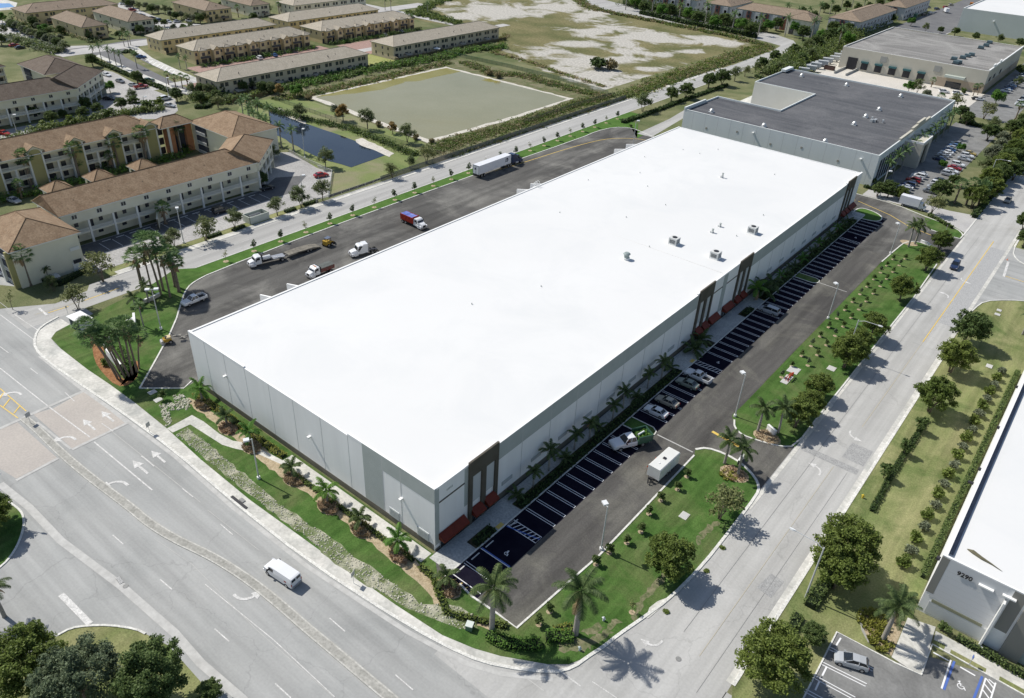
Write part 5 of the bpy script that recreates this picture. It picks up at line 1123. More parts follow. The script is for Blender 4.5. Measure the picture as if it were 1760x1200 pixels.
# palms
def frond(mb, base, az, el, L, R, lm, droop=1.1, lw=.75, nl=22, keel=.5, hang=.55):
    pts = []; d = Vector((cos(az)*cos(el), sin(az)*cos(el), sin(el))); p = Vector(base); st = L/8
    for i in range(9):
        pts.append(p.copy()); p = p+d*st; d = (d+Vector((0, 0, -droop*.16*(i+1)/4))).normalized()
    mb.tube(pts, [.05-.005*i for i in range(9)], lm, 3, False)
    side = Vector((-sin(az), cos(az), 0))
    for i in range(nl*2):
        t = .12+.86*i/(nl*2); k = min(int(t*8), 7); q = pts[k].lerp(pts[k+1], t*8-k); dd = (pts[k+1]-pts[k]).normalized(); w = lw*(sin(pi*min(1, t*.85+.12))**.6)
        for s in (-1, 1):
            tip = q+side*(s*w)+dd*(w*.55)+Vector((0, 0, -w*hang*R.uniform(.5, 1.3))); b = dd*.035
            mb.poly([q-b, q+b, tip+b*.6, tip-b*.3], lm)
def make_feather(key, seed, H, L, nf, r, lm='palm', shaft=True, lw=.75, bark=None, dead=2, lean=0):
    R = random.Random(seed); t = MB(); tp = Vector((lean, 0, H))
    t.tube([(0, 0, -.2), (0, 0, .3), (lean*.3, 0, H*.4), (lean*.7, 0, H*.75), tp], [r*1.5, r*1.2, r*1.15, r, r*.75], bark or PBARK, 8)
    c = MB(); 
    if shaft: c.tube([tp, tp+Vector((0, 0, 1.1))], [r*.85, r*.4], mat('crownshaft', (.12, .2, .06)), 8); tp = tp+Vector((0, 0, 1.0))
    for i in range(nf):
        az = i*2.399+R.uniform(-.2, .2); el = 1.25-1.55*(i/nf)+R.uniform(-.1, .1); frond(c, tp, az, el, L*R.uniform(.85, 1.1), R, LV[lm], 1.15+.35*R.random(), lw*.78)
    for i in range(dead): frond(c, tp-Vector((0, 0, .2)), R.uniform(0, 6.28), -.75, L*.8, R, LV['brown'], 1.4, lw*.6)
    PROTO[key] = (t.mesh('trunk', True), c.mesh('crown'))
make_feather('royal0', 90, 6.6, 3.6, 17, .30, dead=2); make_feather('royal1', 91, 7.2, 3.5, 16, .30, dead=1)
make_feather('queen0', 92, 4.2, 2.5, 13, .18, dead=1, lw=.6, lean=.3); make_feather('queen1', 93, 3.6, 2.4, 12, .18, dead=0, lw=.6)
make_feather('young0', 94, 1.6, 2.0, 9, .14, shaft=False, dead=0, lw=.5); make_feather('young1', 95, 2.2, 2.2, 10, .14, shaft=False, dead=1, lw=.5, lm='bright')
make_feather('tall0', 96, 7.5, 3.0, 14, .22, dead=1, lw=.65, lm='fan'); make_feather('areca', 97, .8, 2.6, 14, .12, shaft=False, dead=0, lw=.5)
def make_fan(key, seed, H, r, rad=1.7, nf=46, lean=0.):
    R = random.Random(seed); t = MB(); tp = Vector((lean, 0, H)); t.tube([(0, 0, -.2), (0, 0, .5), (lean*.4, 0, H*.5), tp], [r*1.6, r*1.1, r*.95, r*.9], FBARK, 8); c = MB()
    for i in range(nf):
        az = i*2.399; el = 1.4-2.0*(i/nf)+R.uniform(-.12, .12); d = Vector((cos(az)*cos(el), sin(az)*cos(el), sin(el))); e = tp+d*rad*R.uniform(.55, .75); side = d.cross(Vector((0, 0, 1)))
        side = side.normalized() if side.length > .05 else Vector((1, 0, 0)); nrm = side.cross(d).normalized(); lm = LV['fan'] if el > -.58 else LV['brown']; fl = rad*.55
        for j in range(9):
            a0 = -1.35+j*.3; a1 = a0+.26; z0 = nrm*(.10 if j % 2 else -.02)
            p0 = e+(d*cos(a0)+side*sin(a0))*fl*.55; p1 = e+(d*cos(a1)+side*sin(a1))*fl*.55; tip = e+(d*cos((a0+a1)/2)+side*sin((a0+a1)/2))*fl+Vector((0, 0, -.22*fl))+z0
            c.poly([e, p0+z0*.6, tip, p1-z0*.3], lm)
    for i in range(12):
        az = R.uniform(0, 6.28); z = H-R.uniform(.2, 1.8); q = Vector((tp.x+cos(az)*r*1.2, sin(az)*r*1.2, z)); tip = q+Vector((cos(az)*.6, sin(az)*.6, -1.0)); s = Vector((-sin(az), cos(az), 0))*.3
        c.poly([q, q.lerp(tip, .6)+s, tip, q.lerp(tip, .6)-s], LV['brown'])
    PROTO[key] = (t.mesh('trunk', True), c.mesh('crown'))
make_fan('fan0', 100, 9.6, .2, 2.1, 36); make_fan('fan1', 101, 10.8, .2, 2.2, 36, lean=.8); make_fan('fanlean0', 104, 10.2, .19, 2.1, 34, lean=2.9); make_fan('fanlean1', 105, 9.2, .19, 2.1, 34, lean=1.8); make_fan('fan2', 102, 6.6, .28, 1.9, 36); make_fan('fanlow', 103, 3.8, .25, 1.5, 36)
CNT = {}
def plant(kind, x, y, label, sc=1.0, rz=None, cat='tree', name=None, group=None, z=0, zs=None):
    CNT[kind] = CNT.get(kind, 0)+1; R = random.Random(int(x*7.3+y*3.1+CNT[kind]))
    if kind not in PROTO: 
        ks = [k for k in PROTO if k.rstrip('0123456789') == kind]; kind2 = ks[CNT[kind] % len(ks)]
    else: kind2 = kind
    tm, cm = PROTO[kind2]
    palm = kind2[:4] in ('roya', 'quee', 'youn', 'tall', 'fan0', 'fan1', 'fan2', 'fanl', 'arec'); nm = name or ('palm_tree' if palm else ('shrub' if kind2.startswith('shrub') else ('sapling' if kind2.startswith('sap') else 'tree')))
    if palm and cat == 'tree': cat = 'palm tree'
    r = empty(nm, (x, y, z), R.uniform(0, 6.28) if rz is None else rz, label, cat, group); s = sc*R.uniform(.94, 1.06); r.scale = (s, s, zs or s)
    for n, me in (('trunk' if not kind2.startswith('shrub') else 'stem', tm), ('crown' if not kind2.startswith('shrub') else 'foliage', cm)):
        o = bpy.data.objects.new(n, me); COL.objects.link(o); o.parent = r
    return r
def PL(kind, px, label, sc=1.0, **k):
    v = G(*px); return plant(kind, v.x, v.y, label, sc, **k)
def row(kind, pts, fmt, group, sc=1.0, world=False, **k):
    "fmt has one %s for the ordinal"
    for i, p in enumerate(pts):
        q = p if world else (lambda v: (v.x, v.y))(G(p[0], p[1])); s = p[2] if len(p) > 2 else 1
        plant(kind, q[0], q[1], fmt % ORD[i % len(ORD)], sc*s, group=group, **k)
# near palms by the car park corner
PL('royal1', (845, 1087), 'left one of the two big feather palms at the near corner', 1.05, group='big feather palms at the near corner')
PL('royal0', (989, 1090), 'right one of the two big feather palms at the near corner', 1.12, group='big feather palms at the near corner')
for q, l in (((1245, 797), 'left palm in the stone bed at the near side of the driveway'), ((1268, 817), 'right palm in the stone bed at the near side of the driveway'), ((1302, 742), 'left palm in the stone bed at the far side of the driveway'), ((1337, 745), 'right palm in the stone bed at the far side of the driveway')): PL('queen', q, l, 1.15, group='palms flanking the driveway')
PL('queen0', (1561, 425), 'left palm in the bed at the far driveway mouth', 1.25, group='palms at the far driveway'); PL('queen1', (1552, 420) if 0 else (1572, 420), 'right palm in the bed at the far driveway mouth', 1.35, group='palms at the far driveway')
# front lawn palms, each over a bed of bronze plants
fp = [(350, 697), (392, 738), (433, 770), (505, 825), (565, 872), (622, 912), (687, 957), (770, 1012)]
def clump(px, rad, lm, n, label, h=.6, cat='flower bed', nm='bronze_plant_bed', ry=None):
    v = G(*px); R = random.Random(int(px[0])); mb = MB(); ry = ry or rad
    for _ in range(n):
        a = R.uniform(0, 2*pi); k = sqrt(R.random()); x, y = cos(a)*k*rad, sin(a)*k*ry
        for j in range(5):
            b = j*1.256+R.random(); hh = h*R.uniform(.7, 1.2); t = (x+cos(b)*.3, y+sin(b)*.3, hh*.75); s = (-sin(b)*.07, cos(b)*.07)
            mb.poly([(x-s[0], y-s[1], 0), (x+s[0], y+s[1], 0), (t[0]+s[0], t[1]+s[1], t[2]), (t[0]-s[0], t[1]-s[1], t[2])], LV[lm])
    o = mb.build(nm, loc=(v.x, v.y, .07)); tag(o, label, cat, 'planted beds along the front wall' if lm == 'bronze' else None); return o
for i, q in enumerate(fp):
    PL('young', (q[0]-2, q[1]-8), 'young feather palm along the front wall, %s from the truck-court corner' % ORD[i], 1.2, group='young palms along the front wall')
    v = G(*q); sheet('planting_bed', [(v.x+2.2*cos(t*pi/6), v.y+1.5*sin(t*pi/6)) for t in range(12)], .068, MULCHB)
    clump(q, 1.9, 'bronze', 130, 'bed of bronze-leaved plants round the %s young palm from the truck-court corner' % ORD[i], ry=1.3)
# low hedge rows along the front wall
def hedge(pts, wd, h, lm, label, dens=60, cat='hedge', s=.2, z=0, name='hedge', group=None, stuff=False, jit=.12):
    R = random.Random(int(pts[0][0]*3+pts[0][1])); V, F = [], []; mb = MB(); c0 = pts[0]
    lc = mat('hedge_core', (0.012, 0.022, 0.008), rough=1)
    for i in range(len(pts)-1):
        a, b = Vector(pts[i]), Vector(pts[i+1]); L = (b-a).length; d = (b-a)/L; n = Vector((-d.y, d.x)); 
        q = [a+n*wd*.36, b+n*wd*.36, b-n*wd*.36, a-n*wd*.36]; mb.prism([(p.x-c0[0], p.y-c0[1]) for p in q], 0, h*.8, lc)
        for _ in range(int(L*dens)):
            t, u, hh = R.uniform(0, L), R.uniform(-.5, .5), R.random()
            if R.random() < .45: hh = 1.
            elif abs(u) < .4: u = .5 if R.random() < .5 else -.5
            p = a+d*t+n*(u*wd); bump = 1+.25*jit/.12*sin(t*1.7+i)*.3
            leaf(V, F, Vector((p.x-c0[0]+R.uniform(-jit, jit), p.y-c0[1]+R.uniform(-jit, jit), .05+h*hh*bump)), s*R.uniform(.7, 1.4), R, .4)
    mb.faces(V, F, LV[lm]); o = mb.build(name, loc=(c0[0], c0[1], z))
    if stuff: o['kind'] = 'stuff'
    else: tag(o, label, cat, group)
    return o
hedge([(-60, -2.0), (-33.5, -2.0)], 1.2, .6, 'yellow', 'low yellow-green hedge along the front wall near the truck court', 55)
hedge([(-32, -3.5), (-1, -3.5)], .7, .5, 'oliv', 'low olive hedge along the paved walk under the front wall', 40)
hedge([(0.5, -3.6), (3.2, -3.8), (6, -5.4), (9, -7.0), (13, -5.0), (16.5, -3.2)], .9, .6, 'oliv', 'low hedge curving round the near end of the car park', 45)
hedge(W((838, 1092), (856, 1103), (880, 1110), (905, 1112), (930, 1110)), 1.7, 1.0, 'bright', 'clipped round-ended green hedge below the left big palm', 110, s=.16, jit=.06)
hedge(W((938, 1098), (962, 1098), (984, 1096)), 1.7, 1.0, 'bright', 'clipped green hedge on the lawn below the right big palm', 110, s=.16, jit=.06)
hedge(W((952, 1086), (968, 1083), (984, 1080)), 1.0, .6, 'yellow', 'yellow-leaved hedge behind the clipped hedge by the right big palm', 80, s=.16)
for k, (y0, y1) in enumerate(((15.4, 36), (36.5, 67.5), (109.5, 140), (140.5, 175.5), (4.8, 9.0), (98.4, 102.6))):
    hedge([(3.6, y0), (3.6, y1)], 1.3, .7, 'dark', ('dark green planting strip along the shaded wall, %s stretch' % ('nearest long', 'second long', 'third long', 'farthest long', 'short nearest', 'short middle')[k]), 30, s=.3)
# palms and shrubs against the shaded wall
sh = [16.8, 20.6, 25.5, 29.5, 33, 37, 40.5, 44.5, 49, 53, 58, 62.5, 67, 76, 80.5] 
for i, y in enumerate(sh): plant('queen' if i < 13 and i % 3 else 'areca', 1.9+.5*(i % 2), y, 'small dark palm against the shaded wall, %s from the near entrance' % ORD[i], .82 if i < 13 else 1.3, group='small palms against the shaded wall')
for i in range(20): plant('areca' if i % 2 else 'young', 2.2+.4*(i % 3), 107.5+i*3.4, 'low palm against the far half of the shaded wall, %s beyond the last middle awning' % ORD[i], .85 if i > 2 else 1.6, group='low palms against the far half of the shaded wall')
# big street trees
st = [(1590, 466, 1.0), (1612, 432, .95), (1546, 517, 1.05), (1496, 582, 1.0), (1450, 632, 1.15), (1467, 610, .95), (1402, 684, .78), (1366, 734, .95), (1385, 715, .8)]
for i, (a, b, s) in enumerate(st):
    PL('street', (a, b), 'round olive roadside tree on the long lawn, ' + ('behind the palm bed at the far driveway', 'touching the far driveway, farthest of all', 'alone in mid-lawn below the far driveway', 'behind the curved street lamp', 'large, next to the red hydrant pipes', 'just behind the large one by the kerb', 'small and low, nearest the red pipes', 'nearest the driveway palms, front', 'nearest the driveway palms, rear')[i], s, group='olive trees along the right-hand road')
PL('street1', (1145, 990), 'full olive-green tree by the kerb on the near lawn, beside the long lamp shadow', 1.08, group='olive trees along the right-hand road')
PL('sparse0', (1236, 893), 'thin bare-branched tree on the near lawn next to the stone bed', 1.05)
rt = [(1655, 592, 'green', 1.25, 'dark full tree on the right verge by the side street'), (1632, 640, 'street', 1.15, 'olive tree on the right verge, second from the side street'), (1596, 708, 'street', 1.2, 'olive tree on the right verge, third from the side street'),
      (1438, 985, 'bigoliv', 1.02, 'tall wide olive tree beside the double-headed verge lamp, right of the right-hand road'), (1432, 1010, 'street2', 1.1, 'lower tree tucked in front of the tall wide olive tree on the right verge'), (1315, 1175, 'bigoliv', 1.02, 'big olive tree at the bottom edge next to the lower right parking spaces'), (1395, 1105, 'green1', .5, 'small round tree in the hedge left of the silver hatchback')]
for a, b, k, s, l in rt: PL(k, (a, b), l, s)
for i, q in enumerate([(1552, 782), (1518, 822), (1578, 742)]): PL('sapg', q, 'small dark tree on the strip right of the road, %s counting away from the camera' % ORD[[1, 0, 2][i]], 1.3, group='small trees in the right verge')
hedge(W((1592, 722), (1570, 757), (1545, 795), (1520, 838), (1498, 880)), .8, .6, 'dark', 'dark low leaf strip standing in for a ditch shadow down the right verge', 60)  # leafy strip added for the dark shadow line of a ditch
hedge(W((1432, 985), (1402, 1025), (1390, 1045)), 1.8, 1.1, 'green', 'clipped green hedge at the foot of the street lamp on the right verge', 90)
hedge(W((1372, 1060), (1350, 1100)), 1.4, .9, 'green', 'short hedge near the bottom, between the big olive trees', 70)
hedge([(57.4, 44), (57.4, 117)], .8, .8, 'green', 'long narrow green hedge against the white wall of the building numbered 9290', 70, s=.2)
for i in range(22):
    y = 44.5+i*3.3; plant('shrubo' if i % 2 == 0 else 'shrubs', 54.4+.3*(i % 2), y, ('yellow-green bush' if i % 2 == 0 else 'silvery grey bush')+' in the row beside the white building numbered 9290, %s from the palm' % ORD[i//2], 1.3 if i % 2 == 0 else 1.15, group='bushes beside the white building at the right')
PL('royal0', (1517, 1100), 'feather palm in the small bed beside the lower right entrance paving', .95); PL('queen0', (1530, 1068), 'small feather palm close to the wall of the building numbered 9290', 1.0); PL('royal1', (1757, 575), 'feather palm at the right edge on the corner lawn by the side street', .65)
clump((1500, 1070), 2.2, 'yellow', 130, 'bed of yellow-green plants inside the curved edging, lower right', nm='plant_bed'); clump((1512, 1105), 1.6, 'yellow', 70, 'second patch of yellow-green plants near the palm, lower right', nm='plant_bed')
sheet('planting_bed', W((1488, 1045), (1520, 1060), (1556, 1068), (1532, 1128), (1495, 1105), (1483, 1080)), .045, MULCHB)
hedge(W((1643, 1098), (1700, 1130), (1775, 1172)), 1.1, .7, 'green', 'low green shrubs under the wall of the building numbered 9290', 60); PL('shrub', (1620, 1085), 'round shrub at the corner of the building numbered 9290', .9)
# driveway beds
for q, a, l in (((1262, 815), 2.6, 'near'), ((1318, 752), 2.6, 'far')):
    v = G(*q); sheet('planting_bed', [(v.x+a*cos(t*pi/6), v.y+1.9*sin(t*pi/6)) for t in range(12)], .07, MULCHB); clump(q, a*.8, 'bronze', 60, 'bed of stones and bronze plants on the %s side of the driveway' % l, .4)
clump((1252, 818), 1.5, 'yellow', 40, 'yellow-flowering strip on the near side of the driveway', .4, nm='plant_bed'); clump((1240, 748), 1.2, 'yellow', 30, 'small yellow flower patch by the speed bars', .35, nm='plant_bed') if 0 else None
v = G(1562, 418); sheet('planting_bed', [(v.x+2.4*cos(t*pi/6), v.y+1.8*sin(t*pi/6)) for t in range(12)], .07, MULCHB)
# saplings with mulch rings
def ring(x, y, r=.45): sheet('mulch_ring', [(x+r*cos(t*pi/5), y+r*sin(t*pi/5)) for t in range(10)], .075, MULCHB)
sp = [(926, 1074), (944, 1052), (1024, 971), (1047, 951), (1077, 934), (1101, 915), (1115, 884), (1135, 861), (1164, 842), (1180, 820), (1086, 1053)]
for i, q in enumerate(sp):
    v = G(*q); ring(v.x, v.y); plant('sapg' if i != 10 else 'sapbare', v.x, v.y, 'young tree on the near lawn, '+('%s from the corner palm' % ORD[i] if i < 10 else 'by the worn track near the kerb'), .75, group='young trees on the near lawn')
R9 = random.Random(4); yy = 77.5; k = 0
while yy < 159:
    x = 20.4 if k % 2 else 22.8
    if 77 < yy < 88 and x > 21: yy += 2.7; k += 1; continue
    ring(x, yy); plant(('sapg', 'sap', 'sapg')[k % 3], x, yy, 'young tree in the staggered rows beside the long car park, %s from the driveway' % ORD[k], .6, group='young trees in staggered rows beside the long car park'); yy += 2.7; k += 1
yy = 33.0; k = 0
while yy < 212:
    x = -103.3; ring(x, yy, .7); plant('sap' if (k % 3) else 'sapbare', x, yy, 'thin sapling on the green strip beyond the truck court, %s from the fan palms' % ORD[k], 1.0, group='saplings on the green strip'); yy += 8.1; k += 1
# fan palms at the left corner
fl = [(246, 500, 'fan2', 1.25), (262, 503, 'fan0', 1.0), (277, 507, 'fan1', 1.15), (281, 500, 'fan0', 1.2), (293, 511, 'fan0', 1.12), (302, 493, 'fan2', 1.3), (308, 502, 'fan2', 1.2)]
for i, (a, b, kk, s) in enumerate(fl): PL(kk, (a, b), 'fan palm in the clump at the truck-court corner, %s from the left' % ORD[i], s, group='fan palms at the truck-court corner')
fl = [(202, 652, 'fanlean0', -2.5, 1.12), (208, 653, 'fanlean0', -2.2, 1.0), (214, 650, 'fanlean1', -2.6, 1.05), (206, 640, 'fanlean1', -2.3, .95), (222, 648, 'fanlean1', -1.9, 1.0), (228, 645, 'fan1', 1.9, .95), (236, 640, 'fan0', 0.3, .95), (240, 634, 'fanlean1', .6, .9), (216, 628, 'fan0', 0.2, .9)]
for i, (a, b, kk, az, s) in enumerate(fl): PL(kk, (a, b), 'fan palm crowding over the curved entrance wall at the left corner, %s from the left' % ORD[i], s, rz=az, group='fan palms over the curved entrance wall')
PL('tall0', (247, 561), 'slender feather palm right behind the tall lamp at the left corner', .62); PL('queen1', (256, 520), 'small feather palm in front of the fan palm clump', .95); PL('young0', (232, 525), 'lowest feather palm by the white kerb stones at the left corner', 1.3)
PL('sparse1', (135, 532), 'thin yellowish tree standing at the edge of the back road, left', .95); PL('shrubo', (182, 628), 'round yellow-green bush in front of the curved entrance wall', 1.0); PL('sapg', (280, 688), 'small dark tree at the near tip of the truck court', .8); PL('sapbare', (355, 545) if 0 else (352, 540), 'small weed tree beside the loading ramp', .5) if 0 else None
sheet('planting_bed', smooth(W((158, 592), (168, 585), (180, 600), (178, 625), (200, 640), (215, 655), (235, 655), (240, 625), (232, 618), (240, 640), (225, 662), (200, 665), (175, 640), (162, 620)), 1, True), .062, MULCH)
hedge(W((205, 598), (222, 625), (212, 645)), 1.2, .6, 'bright', 'planting behind the curved entrance wall at the left corner', 50)
# trees along the far side of the back road
lt = [(178, 484, 'sparse0', 1.25, 'pale spreading tree at the end of the apartment car park'), (22, 532, 'sapbare', 1.5, 'bare little tree on the lawn at the left edge'), (93, 500, 'pale0', .6, 'small tree against the blank apartment wall'), (300, 424, 'pale1', .75, 'tree at the car park edge right of the fan palm clump'), (354, 414, 'sparse2', 1.1, 'broad pale tree beside the parking lamp post'), (404, 392, 'pale0', .85, 'tree beside the dumpster enclosure'),
      (477, 371, 'pale1', .85, 'tree left of the pair on the grass island by the back road'), (518, 357, 'pale0', 1.0, 'left tree of the pair on the grass island by the back road'), (555, 346, 'pale1', .95, 'right tree of the pair on the grass island by the back road'), (560, 289, 'pale0', 1.05, 'tree on the near bank of the small dark pond'), (674, 306, 'sparse1', .8, 'left tree of three by the chain fence near the pond end'), (705, 290, 'pale1', .7, 'middle tree of three by the chain fence near the pond end'), (733, 281, 'sparse0', .95, 'right tree of three by the chain fence near the pond end'),
      (288, 432, 'pale1', .65, 'small tree between the fan palm clump and the car park'), (148, 400, 'green0', .7, 'leafy tree in the corner between apartment wing and galleries'), (449, 322, 'green1', .75, 'leafy tree at the right end of the gallery apartments'), (470, 275, 'pale0', .8, 'tree in the apartment car park near the angled end')]
for a, b, k, s, l in lt: PL(k, (a, b), l, s)
hedge(W((355, 410), (380, 402)), 1.3, .7, 'green', 'low hedge under the broad pale tree', 50); hedge(W((400, 398), (420, 390)), 1.3, .7, 'green', 'low hedge before the dumpster enclosure', 50); hedge(W((490, 366), (508, 360)), 1.4, .8, 'green', 'low hedge at the left of the grass island', 50); hedge(W((522, 354), (545, 346)), 1.4, .8, 'green', 'low hedge on the right of the grass island', 50)
hedge(W((60, 478), (100, 492), (150, 466)), 1.6, 1.0, 'dark', 'dark hedge at the foot of the blank apartment wall', 40)
PL('fan2', (53, 491), 'skirted fan palm before the blank apartment wall, left of two', 1.15, group='fan palms by the blank wall'); PL('fan2', (120, 462), 'skirted fan palm before the blank apartment wall, right of two', 1.1, group='fan palms by the blank wall'); PL('queen0', (84, 482), 'small feather palm between the two skirted fan palms', .6); PL('fanlow', (285, 385), 'fan palm beside the little staircase of the gallery apartments', 1.3)
for i, q in enumerate([(55, 322), (137, 305), (205, 288), (252, 277), (311, 262)]): PL('fan2', q, 'fan palm in front of the arched apartment panels, %s from the left' % ORD[i], 1.3, group='fan palms before the arched panels')
for i, q in enumerate([(10, 360), (48, 352), (108, 332), (150, 312), (190, 303), (205, 300), (330, 268), (345, 258)]):
    v = G(q[0], q[1]); plant('fanlow' if i % 2 else 'areca', v.x-6, v.y+1, 'leafy low palm in the courtyard between the tan apartments, %s from the left' % ORD[i], 1.1, group='low palms in the courtyard')
for i, q in enumerate([(420, 212), (428, 205), (432, 222), (440, 232), (446, 214), (452, 240), (461, 247), (466, 222), (484, 254), (505, 262)]): PL('tall0', q, 'lush feather palm at the left end of the small dark pond, %s from the left' % ORD[i], .9, group='feather palms at the dark pond')
# trees round the upper parking
ur = [(163, 106), (175, 104), (190, 111), (200, 112), (210, 118), (236, 118), (290, 146), (303, 154), (314, 152), (324, 154)]
for i, q in enumerate(ur): PL('tall0' if i < 6 else 'fan2', q, 'palm in the row beside the road with the striped bays, %s from the left' % ORD[i], .75 if i < 6 else .7, group='palms beside the road with striped bays')
for i, (a, b, k, s) in enumerate(sorted((q for q in [(148, 192, 'green0', .85), (190, 160, 'blue', 0), (228, 176, 'pale0', .75), (237, 143, 'green1', .8), (160, 115, 'green2', .8), (75, 222, 'shrubo', 2.0), (125, 215, 'shrubo', 2.2), (110, 205, 'green0', .5), (188, 203, 'shrub', 2.2), (255, 190, 'shrub', 2.4), (275, 182, 'shrubo', 2.0), (305, 175, 'green2', .8), (330, 165, 'pale1', .8), (375, 175, 'green1', .7), (375, 186, 'sparse0', .8), (345, 178, 'green0', .7), (190, 160, 'bright0', .75)] if q[3]))):
    if s: PL(k, (a, b), 'leafy tree around the upper apartment parking, %s from the left' % ORD[i], s, group='trees around the upper apartment parking')
hedge(W((150, 100), (165, 108), (190, 118), (235, 137), (290, 158), (300, 163)), 1.8, 1.3, 'dark', 'dark hedge between the apartments and the striped bays', 18, s=.6); hedge(W((335, 186), (355, 186), (362, 178)), 2.0, 1.2, 'dark', 'short dark hedge right of the upper parking', 20, s=.5)
for i, q in enumerate([(310, 118), (322, 122), (214, 80), (222, 82), (225, 78)]): PL('tall0', q, 'tall thin palm near the first yellow rows, %s of the cluster' % ORD[i], .65, group='thin palms near the yellow rows')
hedge(W((212, 92), (222, 88), (235, 96)), 2.2, .8, 'dark', 'planted median tip by the striped bays', 20, s=.5)
# street trees among the upper left houses
ul = []
R5 = random.Random(77)
for i in range(16): ul.append((18+i*6.5+R5.uniform(-2, 2), 40+i*2.7+R5.uniform(-2, 2)+8))
for i in range(14): ul.append((212+i*10+R5.uniform(-3, 3), 8+i*2.6+R5.uniform(-2, 4)))
for i, q in enumerate(ul): PL(('sage0', 'green0', 'sage0', 'pale0')[i % 4], q, 'greyish street tree among the brown-roofed houses, %s along %s' % (ORD[i % 16], 'the left street' if i < 16 else 'the middle street'), .75, group='street trees among the brown-roofed houses')
for i, q in enumerate(sorted([(156, 70), (60, 47), (78, 60), (187, 58), (242, 60), (320, 62), (355, 38), (410, 30), (436, 38), (464, 24), (480, 24), (492, 22), (540, 22), (560, 18), (25, 47), (5, 40), (10, 62), (3, 78), (462, 66), (506, 72), (620, 62), (663, 92), (690, 48), (708, 50), (735, 25), (662, 18), (672, 18)])):
    PL(('green1', 'bright0', 'pale1', 'fan2')[i % 4] if q[0] < 655 else 'tall0', q, 'garden tree between the yellow and tan house rows, %s from the left' % ORD[i], .8, group='garden trees between house rows')
# the green belt behind the long rows and round the pond
def belt(name, pts, wd, n, kinds, h=1.6, s=.75, seed=1, label=None):
    R = random.Random(seed); V, Fd, Fm = [], [], []; mb = MB(); seg = [(Vector(pts[i]), Vector(pts[i+1])) for i in range(len(pts)-1)]; Ls = [(b-a).length for a, b in seg]; T = sum(Ls); buf = {k: ([], []) for k in kinds}
    for _ in range(n):
        t = R.uniform(0, T); i = 0
        while t > Ls[i] and i < len(Ls)-1: t -= Ls[i]; i += 1
        a, b = seg[i]; d = (b-a)/Ls[i]; nn = Vector((-d.y, d.x)); p = a+d*t+nn*R.gauss(0, wd*.32); k = R.choice(kinds); vv, ff = buf[k]; hh = h*R.uniform(.3, 1.2)
        for _ in range(14): leaf(vv, ff, Vector((p.x+R.gauss(0, .6), p.y+R.gauss(0, .6), max(.1, R.uniform(.2, 1)*hh))), s*R.uniform(.5, 1.1), R, .4)
    for k, (vv, ff) in buf.items(): mb.faces(vv, ff, LV[k])
    o = mb.build(name); o['kind'] = 'stuff'; return o
belt('undergrowth', W((455, 160), (500, 150), (560, 138), (630, 122), (690, 112), (760, 100), (800, 88), (870, 82)), 7, 1500, ['green', 'green', 'bright'], 2.0, .7, 3)
belt('undergrowth', W((470, 172), (540, 160), (640, 138), (770, 108)), 5, 800, ['reed', 'oliv', 'green'], .9, .6, 4)
belt('undergrowth', W((800, 108), (850, 128), (900, 130), (985, 155), (1050, 168)), 6, 800, ['reed', 'green', 'oliv'], .9, .6, 5)
belt('undergrowth', W((870, 60), (850, 92), (905, 105), (960, 125), (1040, 150)), 3, 300, ['oliv', 'reed'], .8, .6, 6)
belt('undergrowth', W((430, 178), (520, 205), (600, 222), (660, 245), (715, 268)), 3.2, 520, ['green', 'dark', 'oliv'], 1.3, .5, 7)
belt('reeds', W((735, 262), (800, 240), (900, 212), (985, 182), (1040, 168)), 7, 1300, ['reed', 'oliv', 'oliv'], .7, .5, 8)
belt('roadside_scrub', [(-118.5, 128), (-118.5, 238), (-118.5, 300), (-118, 390)], 2.2, 1100, ['reed', 'oliv', 'green'], .8, .5, 9)
belt('roadside_scrub', W((1075, 168), (1150, 135), (1230, 108), (1300, 84), (1325, 82)), 9, 1500, ['reed', 'oliv', 'oliv', 'green'], 1.2, .6, 10)
belt('roadside_scrub', W((1325, 82), (1260, 64), (1180, 48), (1060, 25), (1030, 18)), 5, 700, ['green', 'oliv', 'reed'], 1.4, .8, 11)
belt('roadside_scrub', W((700, 22), (740, 30), (790, 42), (720, 20), (760, 2), (820, -10)), 6, 700, ['green', 'oliv'], 1.8, .9, 12)
belt('roadside_scrub', W((985, -10), (1000, 6), (1032, 20)), 8, 300, ['reed', 'oliv'], 1.2, .8, 13)
PL('shrubd', (1030, 118), 'dark thicket standing alone in the middle of the sandy field', 6.3, name='thicket', cat='thicket', zs=3.4); PL('shrubr', (1048, 120), 'brown brush leaning on the dark thicket in the sandy field', 3.8, cat='brush')
for i, (a, b, k, s) in enumerate(sorted([(517, 205, 'pale0', .9), (590, 208, 'rust0', 1.2), (576, 198, 'sage0', .7), (632, 222, 'pale1', 1.15), (652, 218, 'shrubr', 1.8), (675, 230, 'rust0', .8), (700, 245, 'pale0', 1.1), (715, 240, 'shrubr', 1.5), (742, 246, 'shrubr', 1.3), (512, 168, 'bright0', .8), (530, 172, 'shrubr', 1.6), (480, 165, 'rust0', .9), (840, 130, 'shrubr', 2.2), (855, 134, 'shrubr', 2.2), (465, 60+100, 'pale1', .7)])):
    PL(k, (a, b), 'bush on the bank between the dark and brown ponds, %s from the left' % ORD[i], s, group='bank trees between the ponds', cat='bank tree')
